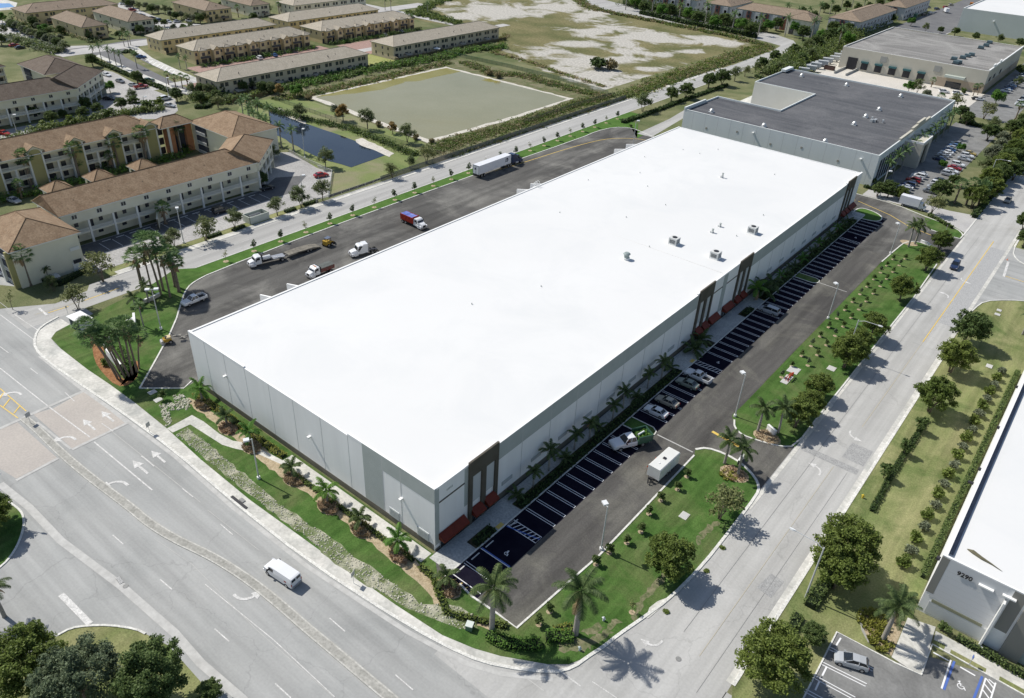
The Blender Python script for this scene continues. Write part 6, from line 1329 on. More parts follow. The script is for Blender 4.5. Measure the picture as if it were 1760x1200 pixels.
# hedges and trees on the strip behind the far end
bt = [(899, 198, 1.0)]
for i, (a, b, k, s) in enumerate(sorted([(1104, 192, 'pale0', 1.15), (1153, 175, 'green0', .95), (1178, 170, 'green1', 1.05), (1217, 152, 'green2', 1.0), (1240, 148, 'green0', 1.15), (1262, 140, 'pale1', 1.0), (1280, 132, 'sparse1', .9), (1307, 120, 'green1', .95), (1298, 124, 'pale0', .8), (1330, 108, 'green1', 1.0), (1362, 100, 'green2', 1.1), (1385, 92, 'pale1', 1.2), (1400, 85, 'green0', 1.2), (1418, 78, 'green1', 1.2), (1440, 70, 'green2', 1.2), (1455, 60, 'green0', 1.2), (1475, 52, 'green1', 1.3), (1490, 46, 'green2', 1.2), (1505, 42, 'green0', 1.1), (1350, 125, 'shrubo', 2.6), (1335, 130, 'pale0', 1.1), (1375, 112, 'green1', 1.0), (1390, 105, 'pale1', 1.0), (1358, 118, 'oliv', 0), (1430, 60, 'green0', 1.2), (1465, 42, 'green1', 1.2), (1530, 40, 'green2', .9), (1565, 45, 'bright0', .9), (1590, 55, 'pale0', .9), (1615, 58, 'green0', .7), (1640, 62, 'green1', .8), (1675, 70, 'green2', .8), (1715, 76, 'pale1', .9), (1750, 82, 'green0', .9)])):
    if s: PL(k, (a, b), 'green tree along the back road beyond the dark-roofed warehouse, %s from the left' % ORD[i], s, group='trees along the far part of the back road')
hedge(W((1070, 212), (1120, 195), (1180, 172), (1250, 148)), 1.6, 1.1, 'dark', 'long dark hedge on the grass strip leading to the dark-roofed warehouse', 22, s=.5); hedge(W((1298, 132), (1322, 140)), 2, 1.2, 'green', 'short clipped hedge by the tree bend near the pale yard', 24, s=.5); PL('shrub', (1084, 219), 'low round shrub at the bend of the truck court by the slim lamp', .8)
belt('treeline', W((1325, 132), (1370, 108), (1420, 85), (1480, 50), (1530, 25)), 13, 2600, ['oliv', 'mid', 'green'], 5.0, .9, 15)
belt('garden_planting', [(-277.5, 136), (-277.5, 200)], 2.5, 160, ['green', 'mid', 'bright'], 1.8, .6, 16); belt('garden_planting', [(-278.5, 210), (-278.5, 276)], 2.5, 160, ['green', 'mid', 'bright'], 1.8, .6, 17); belt('garden_planting', [(-228.5, 114), (-228.5, 193)], 1.2, 160, ['green', 'oliv'], 1.0, .5, 18)
belt('garden_planting', W((1080, 28), (1180, 50), (1300, 76)), 4, 0, ['green'], 2, .8, 19) if 0 else None
belt('garden_planting', W((1075, 8), (1180, 30), (1260, 46), (1310, 56)), 12, 1500, ['green', 'mid', 'dark'], 5.2, .8, 20); belt('garden_planting', W((0, 250), (60, 232), (140, 210), (190, 203), (280, 188)), 3.5, 420, ['green', 'mid', 'oliv'], 2.4, .6, 21)
belt('garden_planting', W((330, 168), (370, 178), (400, 175)), 5, 240, ['green', 'mid', 'oliv'], 2.6, .6, 25); belt('garden_planting', W((345, 165), (420, 170), (470, 158)), 3, 200, ['green', 'mid', 'oliv'], 2.0, .6, 26); belt('garden_planting', W((0, 345), (100, 325), (200, 298), (330, 262)), 3, 200, ['green', 'bright'], 1.6, .6, 27)
belt('garden_planting', W((10, 65), (60, 78), (100, 92)), 6, 260, ['green', 'mid', 'sage'], 2.6, .8, 22); belt('garden_planting', W((200, 22), (260, 50), (330, 66)), 5, 300, ['green', 'mid', 'sage'], 2.4, .8, 23); belt('garden_planting', W((25, 40), (60, 46), (130, 62), (165, 74)), 4, 260, ['green', 'mid'], 1.8, .7, 24)
hedge(W((1100, 24), (1180, 42), (1260, 58), (1300, 66)), 3, 2.6, 'dark', 'tall dark hedge between the far road and the grand houses', 14, s=.9)
for i in range(26):
    a = 1075+i*15.2; b = 14+i*3.3+(-1)**i*3
    if a > 1310: b -= 14
    PL('tall0' if i % 3 == 0 else ('bright0' if i % 3 == 1 else 'green1'), (a, b), 'garden tree in front of the grand houses at the top, %s from the left' % ORD[i], 1.25, group='garden trees before the grand houses', cat='garden tree')
for i in range(22):
    a = 1340+i*9.5; b = 40-i*1.6
    PL('tall0' if i % 2 else 'green2', (a, b+R5.uniform(-6, 6)), 'tree beside the grand houses behind the beige warehouse, %s from the left' % ORD[i], 1.0, group='trees behind the beige warehouse')
for i in range(12): PL('green%d' % (i % 3), (290+i*28, -8+i % 3*3), 'distant tree along the top edge behind the house rows, %s from the left' % ORD[i], 1.1, group='distant trees behind the house rows')
for i in range(14): PL('green%d' % (i % 3), (700+i*24, -16+(i % 3)*2), 'distant tree along the top edge behind the sandy field, %s from the left' % ORD[i], 1.0, group='distant trees behind the sandy field')
# right: trees between car lots and road
ra = [(1612, 345, 'green0', 1.1), (1600, 368, 'sparse0', 1.0), (1525, 340, 'green1', .9), (1507, 338, 'green2', .7), (1545, 345, 'street1', .7), (1498, 318, 'shrub', 1.6), (1640, 350, 'fan2', 1.0), (1660, 352, 'fan2', 1.05), (1680, 355, 'fan2', 1.0), (1636, 320, 'green0', .6), (1697, 345, 'street0', 1.1), (1700, 320, 'green2', 1.1), (1712, 305, 'street1', 1.15), (1725, 290, 'green0', 1.15), (1735, 275, 'street2', 1.2), (1740, 310, 'green1', 1.0), (1750, 255, 'street0', 1.2), (1755, 280, 'green2', 1.15), (1690, 300, 'pale0', .9), (1700, 280, 'sage0', 1.1), (1715, 265, 'sage0', 1.0), (1696, 242, 'green1', 1.0), (1705, 228, 'pale1', 1.0), (1735, 235, 'green2', 1.0), (1650, 205, 'green0', .9), (1640, 190, 'sparse1', 1.2), (1690, 205, 'sparse2', 1.2), (1660, 215, 'green2', .8), (1610, 190, 'fan2', .9), (1575, 162, 'pale0', 1.1), (1560, 160, 'bright0', .9), (1590, 172, 'sage0', .8), (1600, 150, 'fanlow', .9), (1710, 180, 'bright0', 1.0), (1745, 205, 'fan2', 1.0), (1755, 215, 'green0', .8), (1672, 165, 'fan2', .7), (1680, 163, 'fan2', .7), (1655, 162, 'shrub', 1.8), (1752, 130, 'green1', .8), (1748, 150, 'pale0', .8), (1617, 290, 'bright0', .5), (1650, 262, 'bright0', .55), (1752, 232, 'green2', 1), (1720, 250, 'sage0', .9)]
for i, (a, b, k, s) in enumerate(ra): PL(k, (a, b), 'tree by the upper right car lots, %s' % ('%s counting from the white box truck' % ORD[i] if i < 10 else '%s in the %s band' % (ORD[(i-10) % 12], ('roadside', 'upper', 'far')[(i-10)//12])), s, group='trees around the car lots at the upper right', cat='parking tree')
for i in range(10): y = 214+i*9.5; plant('tall0', .2, y, 'tall palm against the car-lot wall of the dark-roofed warehouse, %s from the near corner' % ORD[i], .95, group='palms against the dark-roofed warehouse')
hedge([(30, 205), (30, 330)], 1.6, 1.2, 'dark', 'dark hedge between the car lot and the right-hand road', 14, s=.6); hedge([(16.8, 318), (0, 318)], 2, 1.2, 'dark', 'hedge closing the far end of the first car lot', 14, s=.6); hedge([(-4, 207), (12, 206.5)], 1.2, .8, 'dark', 'low hedge at the far end drive of the big warehouse', 24, s=.4); hedge([(19, 196.8), (27, 191)], 1.0, .8, 'green', 'low hedge on the corner island by the far driveway', 30, s=.4)
# right-hand road far side
for i in range(12): plant(('street0', 'green0', 'street2', 'green2')[i % 4], 27.5+(i % 2)*1.5, 214+i*11, 'roadside tree between the car lot and the right-hand road, %s from the far driveway' % ORD[i], 1.1, group='roadside trees beyond the far driveway')
for i, q in enumerate([(1757, 425), (1757, 395)]): PL('green%d' % i, q, 'tree at the right edge across the right-hand road, %s one' % ('nearer', 'farther')[i], .8)
# bottom-left garden trees
bl = [(62, 1180, 'bigoliv', .95, 'big tree at the bottom left corner with a dark leaning trunk'), (150, 1215, 'bigblue', 1.0, 'bluish green bushy tree at the bottom edge, middle of the three big trees'), (275, 1205, 'bigdark', .98, 'dark dense tree at the bottom edge nearest the road, right of the three big trees'), (-12, 918, 'street2', 1.0, 'tree at the left edge on the small round island'), (0, 895, 'bigdark', .5, 'darker tree at the left edge on the small round island')]
for a, b, k, s, l in bl: PL(k, (a, b), l, s)
PL('royal0', (8, 1060), 'feather palm cut by the left edge above the bottom left trees', .8)
PL('shrubo', (225, 1190), 'yellow-green bush between the big trees at the bottom', 2.2); PL('green0', (365, 1205), 'small tree peeping in at the bottom edge right of the dark tree', .5)

for i, q in enumerate([(1241, 942), (1214, 982), (1145, 1052)]): PL('shrubo', q, 'flat weed tuft in the gutter of the right-hand road, %s from the far end' % ORD[i], .55, zs=.2, cat='weed', name='weed_tuft', group='weed tufts in the gutter')

R7 = random.Random(31); n7 = []
for (xa, xb, y) in ((20, 200, 60), (60, 230, 66), (215, 330, 52), (255, 470, 24), (330, 500, 30)):
    for k in range(9): n7.append((xa+(xb-xa)*(k+.5)/9+R7.uniform(-6, 6), y+R7.uniform(-9, 9)-(xa+(xb-xa)*k/9-xa)*.06))
n7.sort()
for i, q in enumerate(n7[:36]): PL(('mid0', 'green1', 'sage0', 'pale0')[i % 4] if 'mid0' in PROTO else ('green1', 'pale0', 'sage0', 'green2')[i % 4], q, 'small garden tree scattered among the upper left houses, %s from the left' % ORD[i], .62, group='small garden trees at the upper left', cat='garden tree')
for i, q in enumerate([(347, 163), (360, 166), (378, 165), (395, 160), (418, 160), (436, 156), (452, 160), (468, 163)]): PL(('green0', 'pale1')[i % 2], q, 'tree along the wooden fence below the nearest long tan row, %s from the left' % ORD[i], .75, group='trees along the wooden fence')
for i, q in enumerate([(60, 205), (92, 214), (145, 205), (170, 198), (210, 190), (232, 186)]): PL(('green1', 'oliv')[0], q, 'dark tree between the two left apartment blocks, %s from the left' % ORD[i], .7, group='trees between the apartment blocks')
# ================================================================ VEHICLES
TYRE = mat('tyre', (.02, .02, .02), rough=.9); RIM = mat('rim', (.45, .45, .46), rough=.35, metal=.6); CARGL = mat('car_glass', (.015, .02, .025), rough=.06, spec=.7); HLM = mat('headlamp', (.75, .76, .78), rough=.15); TLM = mat('taillamp', (.35, .02, .02), rough=.25); BLACKP = mat('black_plastic', (.025, .025, .027), rough=.6)
def paint(nm, c): return mat('paint_'+nm, c, rough=.28, spec=.5, coat=.5)
CC = {'white': (.74, .75, .76), 'silver': (.42, .44, .46), 'black': (.015, .016, .02), 'navy': (.02, .035, .09), 'red': (.35, .02, .02), 'beige': (.38, .35, .28), 'grey': (.16, .17, .18), 'blue': (.05, .12, .28), 'gold': (.45, .33, .08), 'green': (.05, .12, .08), 'teal': (.05, .2, .2), 'sage': (.22, .25, .21), 'orange': (.55, .2, .03), 'yellow': (.6, .38, .03)}
def wheelmesh(r, w):
    mb = MB(); mb.cyl((0, -w/2, 0), r, w, TYRE, 14, 'y'); mb.cyl((0, w/2, 0), r*.58, .03, RIM, 10, 'y'); mb.cyl((0, -w/2-.03, 0), r*.58, .03, RIM, 10, 'y'); return mb.mesh('wheel')
WHL = {}
def wheels(root, xs, y, r=.33, w=.24):
    if (r, w) not in WHL: WHL[r, w] = wheelmesh(r, w)
    for x in xs:
        for s in (-1, 1): o = bpy.data.objects.new('wheel', WHL[r, w]); COL.objects.link(o); o.parent = root; o.location = (x, s*y, r)
def sect(x, w, zb, zs, ins=.08):
    return [(x, -w, zb), (x, -w-.0, zs-.18), (x, -w+ins, zs), (x, w-ins, zs), (x, w, zs-.18), (x, w, zb), (x, w*.6, zb-.06), (x, -w*.6, zb-.06)]
SHP = {'sedan': dict(L=4.7, W=.9, prof=[(-2.3, .5, .78), (-2.2, .38, .95), (-1.5, .3, 1.0), (0, .28, .98), (.9, .28, .95), (1.7, .3, .86), (2.2, .34, .72), (2.33, .45, .6)], cab=[(-1.75, 0.98, 0), (-1.15, 1.4, 1), (.2, 1.42, 1), (1.05, .95, 0)]),
 'hatch': dict(L=4.3, W=.88, prof=[(-2.1, .45, .9), (-2.0, .35, 1.0), (-1.2, .3, 1.05), (0, .28, 1.02), (.9, .28, .98), (1.6, .3, .86), (2.05, .36, .7), (2.15, .45, .58)], cab=[(-2.05, 1.0, 0), (-1.65, 1.45, 1), (.1, 1.5, 1), (1.15, .97, 0)]),
 'suv': dict(L=4.8, W=.97, prof=[(-2.35, .5, 1.05), (-2.25, .42, 1.12), (-1.2, .4, 1.15), (0, .38, 1.12), (.9, .38, 1.1), (1.8, .4, 1.02), (2.25, .44, .9), (2.38, .5, .72)], cab=[(-2.3, 1.12, 0), (-2.0, 1.7, 1), (.3, 1.74, 1), (1.05, 1.1, 0)]),
 'minivan': dict(L=5.0, W=.98, prof=[(-2.45, .45, 1.0), (-2.35, .38, 1.1), (-1.2, .34, 1.12), (0, .32, 1.1), (1.0, .32, 1.05), (1.8, .34, .92), (2.35, .38, .74), (2.48, .5, .6)], cab=[(-2.4, 1.08, 0), (-2.15, 1.66, 1), (.6, 1.7, 1), (1.6, 1.0, 0)])}
def carparts(kind, color):
    d = SHP[kind]; W_ = d['W']; P = paint(color, CC[color]); out = []
    mb = MB(); n = len(d['prof']); lo = []
    for i, (x, zb, zs) in enumerate(d['prof']): lo.append(sect(x, W_*(.86 if i in (0, n-1) else (.95 if i in (1, n-2) else 1)), zb, zs))
    mb.loft(lo, P)
    a, b, c, e = d['cab']; wt = W_*.70; wb = W_*.90
    mb.loft([[(b[0]+.06, -wt, b[1]-.02), (b[0]+.06, wt, b[1]-.02), (b[0]+.06, wt, b[1]+.05), (b[0]+.06, -wt, b[1]+.05)], [((b[0]+c[0])/2, -wt, (b[1]+c[1])/2+.0), ((b[0]+c[0])/2, wt, (b[1]+c[1])/2), ((b[0]+c[0])/2, wt*.93, (b[1]+c[1])/2+.09), ((b[0]+c[0])/2, -wt*.93, (b[1]+c[1])/2+.09)], [(c[0]-.04, -wt, c[1]-.02), (c[0]-.04, wt, c[1]-.02), (c[0]-.04, wt, c[1]+.05), (c[0]-.04, -wt, c[1]+.05)]], P)
    for s in (-1, 1):   # pillars
        for t0, t1 in ((a, b), (e, c)): mb.tube([(t0[0], s*wb, t0[1]), (t1[0], s*wt, t1[1])], .05, P, 4)
        mx = (b[0]+c[0])/2; mb.tube([(mx, s*wb, a[1]), (mx, s*(wt+.0), b[1])], .045, P, 4)
        mb.box(e[0]-.35, e[0]-.15, s*(W_+.08)-.08, s*(W_+.08)+.08, e[1]+.02, e[1]+.16, P)
    out.append(('body', mb.mesh('body'), (0, 0, 0)))
    mb = MB(); zb = .93*min(a[1], e[1])
    base = [(a[0], -wb), (e[0], -wb), (e[0], wb), (a[0], wb)]
    vs = [(a[0], -wb+.04, zb), (e[0], -wb+.04, zb), (e[0], wb-.04, zb), (a[0], wb-.04, zb), (b[0], -wt+.02, b[1]), (c[0], -wt+.02, c[1]), (c[0], wt-.02, c[1]), (b[0], wt-.02, b[1])]
    mb.faces(vs, [(0, 1, 5, 4), (1, 2, 6, 5), (2, 3, 7, 6), (3, 0, 4, 7)], CARGL); out.append(('window', mb.mesh('window'), (0, 0, 0)))
    x1 = d['prof'][-1][0]; x0 = d['prof'][0][0]; zf = d['prof'][-2][2]-.1; zr = d['prof'][1][2]-.18
    for s in (-1, 1):
        mb = MB(); mb.box(x1-.22, x1+.02-.06, s*W_*.72-.16, s*W_*.72+.16, zf-.12, zf+.04, HLM); out.append(('headlight', mb.mesh('headlight'), (0, 0, 0)))
        mb = MB(); mb.box(x0-.02, x0+.14, s*W_*.74-.13, s*W_*.74+.13, zr-.1, zr+.1, TLM); out.append(('taillight', mb.mesh('taillight'), (0, 0, 0)))
    mb = MB(); mb.box(x0-.04, x0+.3, -W_*.8, W_*.8, .3, .5, BLACKP); mb.box(x1-.3, x1+.03, -W_*.8, W_*.8, .28, .45, BLACKP); out.append(('bumper', mb.mesh('bumper'), (0, 0, 0)))
    return out
CARC = {}
def car(kind, color, x, y, ang, label, cat=None, group=None, z=.05, simple=False, name=None):
    key = (kind, color)
    if key not in CARC: CARC[key] = carparts(kind, color)
    r = empty(name or {'sedan': 'parked_car', 'hatch': 'parked_car', 'suv': 'parked_suv', 'minivan': 'minivan'}[kind], (x, y, z), ang, label, cat or {'sedan': 'car', 'hatch': 'car', 'suv': 'suv', 'minivan': 'minivan'}[kind], group)
    for n, me, l in CARC[key]:
        if simple and n in ('headlight', 'bumper', 'taillight'): continue
        o = bpy.data.objects.new(n, me); COL.objects.link(o); o.parent = r
    wheels(r, (-1.35, 1.38), SHP[kind]['W']-.1, .33, .22); return r
def FR(front, rear, z=0):
    a, b = G(*front, z), G(*rear, z); return (a.x+b.x)/2, (a.y+b.y)/2, atan2(a.y-b.y, a.x-b.x), (a-b).length
def parts(root, **k):
    for n, mb in k.items(): mb.build(n, root)
WP = paint('white', CC['white'])
def pickup(x, y, ang, label, color='white', crew=True, bed=None, cat='pickup truck'):
    r = empty('pickup_truck', (x, y, .05), ang, label, cat); P = paint(color, CC[color]); Wd = .98
    mb = MB(); mb.loft([sect(X, Wd*k, zb, zs) for X, zb, zs, k in ((.95, .5, 1.2, 1), (1.6, .5, 1.18, 1), (2.5, .5, 1.08, .97), (2.75, .55, .9, .9))], P); mb.loft([sect(X, Wd, .5, 1.2) for X in (-.9, .96)], P)
    mb.loft([[(X, -.68, z0), (X, .68, z0), (X, .66, z0+.08), (X, -.66, z0+.08)] for X, z0 in ((-.62, 1.78), (0, 1.8), (.5, 1.76))], P)
    for s in (-1, 1):
        for A, Bq in (((-.85, .9, 1.15), (-.65, .68, 1.8)), ((1.15, .9, 1.15), (.5, .68, 1.8)), ((.1, .92, 1.15), (-.05, .7, 1.8))): mb.tube([(A[0], s*A[1], A[2]), (Bq[0], s*Bq[1], Bq[2])], .06, P, 4)
        mb.box(.85, 1.0, s*1.1-.1, s*1.1+.1, 1.2, 1.4, BLACKP)
    g = MB(); g.faces([(-.85, -.88, 1.15), (1.15, -.88, 1.15), (1.15, .88, 1.15), (-.85, .88, 1.15), (-.62, -.66, 1.79), (.48, -.66, 1.79), (.48, .66, 1.79), (-.62, .66, 1.79)], [(0, 1, 5, 4), (1, 2, 6, 5), (2, 3, 7, 6), (3, 0, 4, 7)], CARGL)
    parts(r, body=mb, window=g); b = MB(); BP = P if bed is None else paint('green', CC['green'])
    for s in (-1, 1): b.box(-2.8, -.95, s*Wd-.05, s*Wd+.05, .6, 1.2, BP)
    b.box(-2.85, -2.75, -Wd, Wd, .6, 1.2, BP); b.box(-1.0, -.92, -Wd, Wd, .6, 1.2, BP); b.box(-2.8, -.95, -Wd, Wd, .58, .7, BLACKP if bed is None else BP); parts(r, cargo_bed=b)
    for s in (-1, 1):
        m = MB(); m.box(2.6, 2.74, s*.75-.15, s*.75+.15, .82, .98, HLM); m.build('headlight', r); m = MB(); m.box(-2.88, -2.8, s*.85-.08, s*.85+.08, .8, 1.1, TLM); m.build('taillight', r)
    m = MB(); m.box(2.65, 2.82, -.9, .9, .42, .6, RIM); m.box(-2.98, -2.86, -.9, .9, .42, .58, RIM); m.build('bumper', r)
    wheels(r, (-1.8, 1.75), .88, .38, .26); return r
def cabover(mb, gl, x0, P, W_=1.15, hood=1.5, H=2.6, zb=.75):
    "conventional truck cab whose back wall stands at x0; hood ahead"
    mb.loft([[(X, -W_, z0), (X, W_, z0), (X, W_*k, z1), (X, -W_*k, z1)] for X, z0, z1, k in ((x0, zb, H, .9), (x0+1.0, zb, H+.05, .9), (x0+1.35, zb, H-.15, .88), (x0+1.75, zb, 1.75, .95))], P)
    mb.loft([[(X, -w, z0), (X, w, z0), (X, w*.8, z1), (X, -w*.8, z1)] for X, w, z0, z1 in ((x0+1.6, W_*.92, zb, 1.78), (x0+1.8+hood*.6, W_*.85, zb, 1.6), (x0+1.8+hood, W_*.72, zb+.05, 1.35))], P)
    gl.poly([(x0+1.37, -W_*.8, H-.22), (x0+1.77, -W_*.88, 1.8), (x0+1.77, W_*.88, 1.8), (x0+1.37, W_*.8, H-.22)], CARGL)
    for s in (-1, 1): gl.poly([(x0+.35, s*(W_*.945), 1.75), (x0+1.3, s*(W_*.96), 1.75), (x0+1.1, s*(W_*.925), H-.2), (x0+.35, s*(W_*.915), H-.2)], CARGL)
    for s in (-1, 1): mb.box(x0+1.5, x0+1.8+hood-.1, s*W_*.93-.17, s*W_*.93+.17, .45, 1.1, P); mb.box(x0+1.3, x0+1.45, s*(W_+.2)-.08, s*(W_+.2)+.08, 1.6, 2.3, BLACKP)
    mb.box(x0+1.75+hood, x0+1.95+hood, -W_, W_, .42, .75, RIM); gl.box(x0+1.79+hood, x0+1.83+hood, -.5, .5, .8, 1.3, BLACKP)
def truck(front, rear, label, kind, color='white', name='truck', cat='truck'):
    x, y, a, L = FR(front, rear); r = empty(name, (x, y, .05), a, label, cat); P = paint(color, CC[color]); mb = MB(); gl = MB(); ch = MB()
    if kind == 'dump_red':
        cabover(mb, gl, 1.1, P, hood=1.3); ch.box(-4, 3.8, -.45, .45, .7, .95, DK); RP = mat('dump_red', (.38, .045, .025), (.30, .03, .02), scale=1, rough=.4)
        b = MB(); b.box(-4.1, .9, -1.22, -1.12, 1.1, 2.7, RP); b.box(-4.1, .9, 1.12, 1.22, 1.1, 2.7, RP); b.box(-4.15, -4.05, -1.2, 1.2, 1.1, 2.6, RP); b.box(.85, .95, -1.22, 1.22, 1.1, 2.95, RP); b.box(-4.1, .9, -1.2, 1.2, 1.0, 1.15, RP)
        for k in range(9): 
            for s in (-1, 1): b.box(-4.0+k*.6, -3.88+k*.6, s*1.25-.05, s*1.25+.05, 1.1, 2.7, RP)
        t = MB(); BT = mat('blue_tarp', (.10, .14, .42), (.16, .21, .52), scale=1.2, rough=.6); n = 9
        vs = [(-4.05+i*.6, -1.1+j*.55, 2.65-.35*sin((i)/8*pi)*(1 if j in (1, 2, 3) else .35)+.06*((i*7+j*3) % 3)) for i in range(9) for j in range(5)]
        t.faces(vs, [(i*5+j, (i+1)*5+j, (i+1)*5+j+1, i*5+j+1) for i in range(8) for j in range(4)], BT)
        parts(r, dump_body=b, tarp=t); wheels(r, (-3.3, -2.1, 3.2), .98, .5, .35)
    elif kind == 'dump_dark':
        cabover(mb, gl, 1.0, P, hood=.9, H=2.5); ch.box(-3.4, 3, -.45, .45, .6, .85, DK); b = MB(); RP = mat('worn_maroon', (.20, .05, .04), (.12, .08, .07), scale=1.5, rough=.7)
        b.box(-3.2, .7, -1.15, -1.07, 1.0, 2.0, RP); b.box(-3.2, .7, 1.07, 1.15, 1.0, 2.0, RP); b.box(-3.25, -3.17, -1.1, 1.1, 1.0, 1.9, RP); b.box(.65, .73, -1.15, 1.15, 1.0, 2.4, DK); b.box(-3.2, .7, -1.1, 1.1, .95, 1.05, RP)
        t = MB(); t.loft([[(-3.25, -1.17, 2.0), (-3.25, 0, 2.12), (-3.25, 1.17, 2.0), (-3.25, 0, 1.95)], [(.7, -1.17, 2.02), (.7, 0, 2.18), (.7, 1.17, 2.02), (.7, 0, 1.97)]], mat('grey_mesh_tarp', (.09, .10, .095), (.13, .14, .13), scale=2))
        parts(r, dump_body=b, tarp=t); m = MB(); m.box(1.5, 1.7, -.6, .6, 2.5, 2.65, paint('orange', CC['orange'])); m.build('beacon', r); wheels(r, (-2.0, 2.7), .95, .48, .34)
    elif kind == 'tractor':
        cabover(mb, gl, .3, P, hood=1.5, H=2.9); mb.loft([[(X, -1.1, .8), (X, 1.1, .8), (X, 1.0, 3.1), (X, -1.0, 3.1)] for X in (-.9, .32)], P); ch.box(-3.6, 3, -.42, .42, .65, .9, DK); ch.cyl((-2.5, 0, .9), .5, .12, DK, 12)
        for s in (-1, 1): ch.cyl((-1.2, s*.9, .8), .09, 2.4, RIM, 8)
        wheels(r, (-3.2, -2.0, 2.6), .95, .5, .4)
    elif kind == 'flatbed':
        cabover(mb, gl, 1.6, P, hood=1.1, H=2.6); ch.box(-4.4, 3.4, -.45, .45, .7, .92, DK); b = MB(); b.box(-1.4, 1.3, -1.1, 1.1, .95, 1.05, BLACKP); b.cyl((-.9, 0, 1.55), .55, 2.0, WP, 12, 'x'); b.box(-4.4, -1.4, -1.0, 1.0, .95, 1.2, RIM); b.box(1.3, 1.45, -1.15, 1.15, .9, 3.0, DK)
        b.tube([(-4, .9, 1.1), (-2, .9, 1.5), (-1.4, .9, 1.5)], .12, CAP, 6); parts(r, flat_deck=b); wheels(r, (-3.6, 3.6), .95, .5, .35)
    parts(r, cab=mb, windscreen=gl, chassis=ch)
    for s in (-1, 1):
        hx = {'dump_red': 4.25, 'dump_dark': 3.75, 'tractor': 3.65, 'flatbed': 4.55}[kind]; m = MB(); m.box(hx-.16, hx+.02, s*.75-.14, s*.75+.14, .95, 1.15, HLM); m.build('headlight', r)
    return r
truck((731, 396), (692, 379), 'red dump truck with a blue tarp and white cab on the truck court', 'dump_red', cat='dump truck', name='dump_truck')
truck((531, 479), (573, 463), 'white-cabbed dump truck with a dark grey tarp at the white roof edge', 'dump_dark', cat='dump truck', name='dump_truck')
truck((605, 441), (645, 433), 'white bobtail semi tractor without a trailer on the truck court', 'tractor', name='semi_tractor', cat='semi tractor')
truck((432, 459), (486, 446), 'white flatbed tank truck hitched to the low equipment trailer', 'flatbed', name='service_truck', cat='service truck')
# low equipment trailer
x, y, a, L = FR((486, 446), (547, 424)); r = empty('equipment_trailer', (x, y, .05), a, 'long low equipment trailer with a tilted pale deck behind the white flatbed truck', 'trailer')
DECK = mat('worn_deck', (.13, .12, .10), (.24, .22, .18), scale=1.2); m = MB(); m.sideprism([(-L/2, .35), (-L/2+.1, .25), (L/2-4.2, .95), (L/2-4.2, 1.15), (-L/2+2.4, .95)], -1.25, 1.25, DECK); m.box(L/2-4.2, L/2-1.2, -1.2, 1.2, .95, 1.15, DECK); m.build('deck', r)
m = MB(); m.tube([(L/2-1.5, -.8, 1), (L/2+.6, 0, .9)], .12, DK, 5); m.tube([(L/2-1.5, .8, 1), (L/2+.6, 0, .9)], .12, DK, 5); m.build('drawbar', r); wheels(r, (-L/2+3.0, -L/2+3.9), .95, .38, .3)
# blue tractor with its long white trailer
ty0, ty1 = 121.0, 136.5; r = empty('semi_trailer', (-98.9, (ty0+ty1)/2, .04), pi/2, 'long white box semi-trailer parked on the truck court behind the blue tractor', 'semi-trailer'); hl = 8.0
TW = mat('trailer_white', (.70, .71, .74), (.75, .76, .78), scale=.4, rough=.35); m = MB(); m.box(-hl, hl, -1.3, 1.3, 1.25, 4.1, TW); m.build('box_body', r)
m = MB(); m.box(-hl-.04, -hl, -1.28, 1.28, 1.3, 4.05, mat('trailer_door', (.62, .63, .66), rough=.4)); m.box(-hl-.07, -hl-.03, -.03, .03, 1.3, 4.0, DK); [m.box(-hl-.07, -hl-.03, s*1.27-.05, s*1.27+.05, 1.3, 4.05, DK) for s in (-1, 1)]; m.box(-hl-.07, -hl-.03, -1.3, 1.3, 4.0, 4.1, DK); m.build('rear_door', r)
LOGO = mat('logo_grey', (.06, .07, .09)); m = MB()
for s in (-1, 1):
    yy = s*1.305; X0 = hl-2.9
    for (u0, v0, u1, v1) in ((0, 0, .25, 1.3), (.35, .1, .8, .5), (.45, .7, 1.3, 1.3), (.9, 0, 1.2, .6), (1.3, .35, 1.5, .75)):
        m.poly([(X0+u0, yy, 2.2+v0), (X0+u1, yy, 2.2+v0), (X0+u1+.12, yy, 2.2+v1), (X0+u0+.12, yy, 2.2+v1)], LOGO)
m.poly([(-hl-.045, -.2, 2.6), (-hl-.045, .55, 2.6), (-hl-.045, .5, 3.3), (-hl-.045, -.1, 3.2)], LOGO); m.build('logo', r)
m = MB(); m.box(-hl+.3, hl, -.5, .5, 1.0, 1.25, DK); m.box(-hl, -hl+.2, -1.2, 1.2, .5, 1.25, DK); m.box(hl-3, hl-2.8, -.9, .9, .1, 1.1, DK); m.build('chassis', r); wheels(r, (-hl+1.6, -hl+2.9), 1.0, .5, .45)
r = empty('semi_tractor', (-98.9, 140.6, .04), pi/2, 'dark blue semi tractor with sleeper coupled to the long white trailer', 'semi tractor'); NP = paint('navy', CC['navy']); mb, gl, ch = MB(), MB(), MB(); cabover(mb, gl, -.4, NP, hood=1.5, H=3.0); mb.loft([[(X, -1.15, .8), (X, 1.15, .8), (X, 1.05, z), (X, -1.05, z)] for X, z in ((-2.4, 3.7), (-1.0, 3.7), (-.35, 3.1))], NP); ch.box(-5.2, 2.4, -.42, .42, .65, .95, DK)
for s in (-1, 1): ch.cyl((-1.2, s*1.2, .75), .32, 1.2, RIM, 10, 'x')
parts(r, cab=mb, windscreen=gl, chassis=ch); wheels(r, (-4.9, -3.6, 1.9), .98, .5, .4)
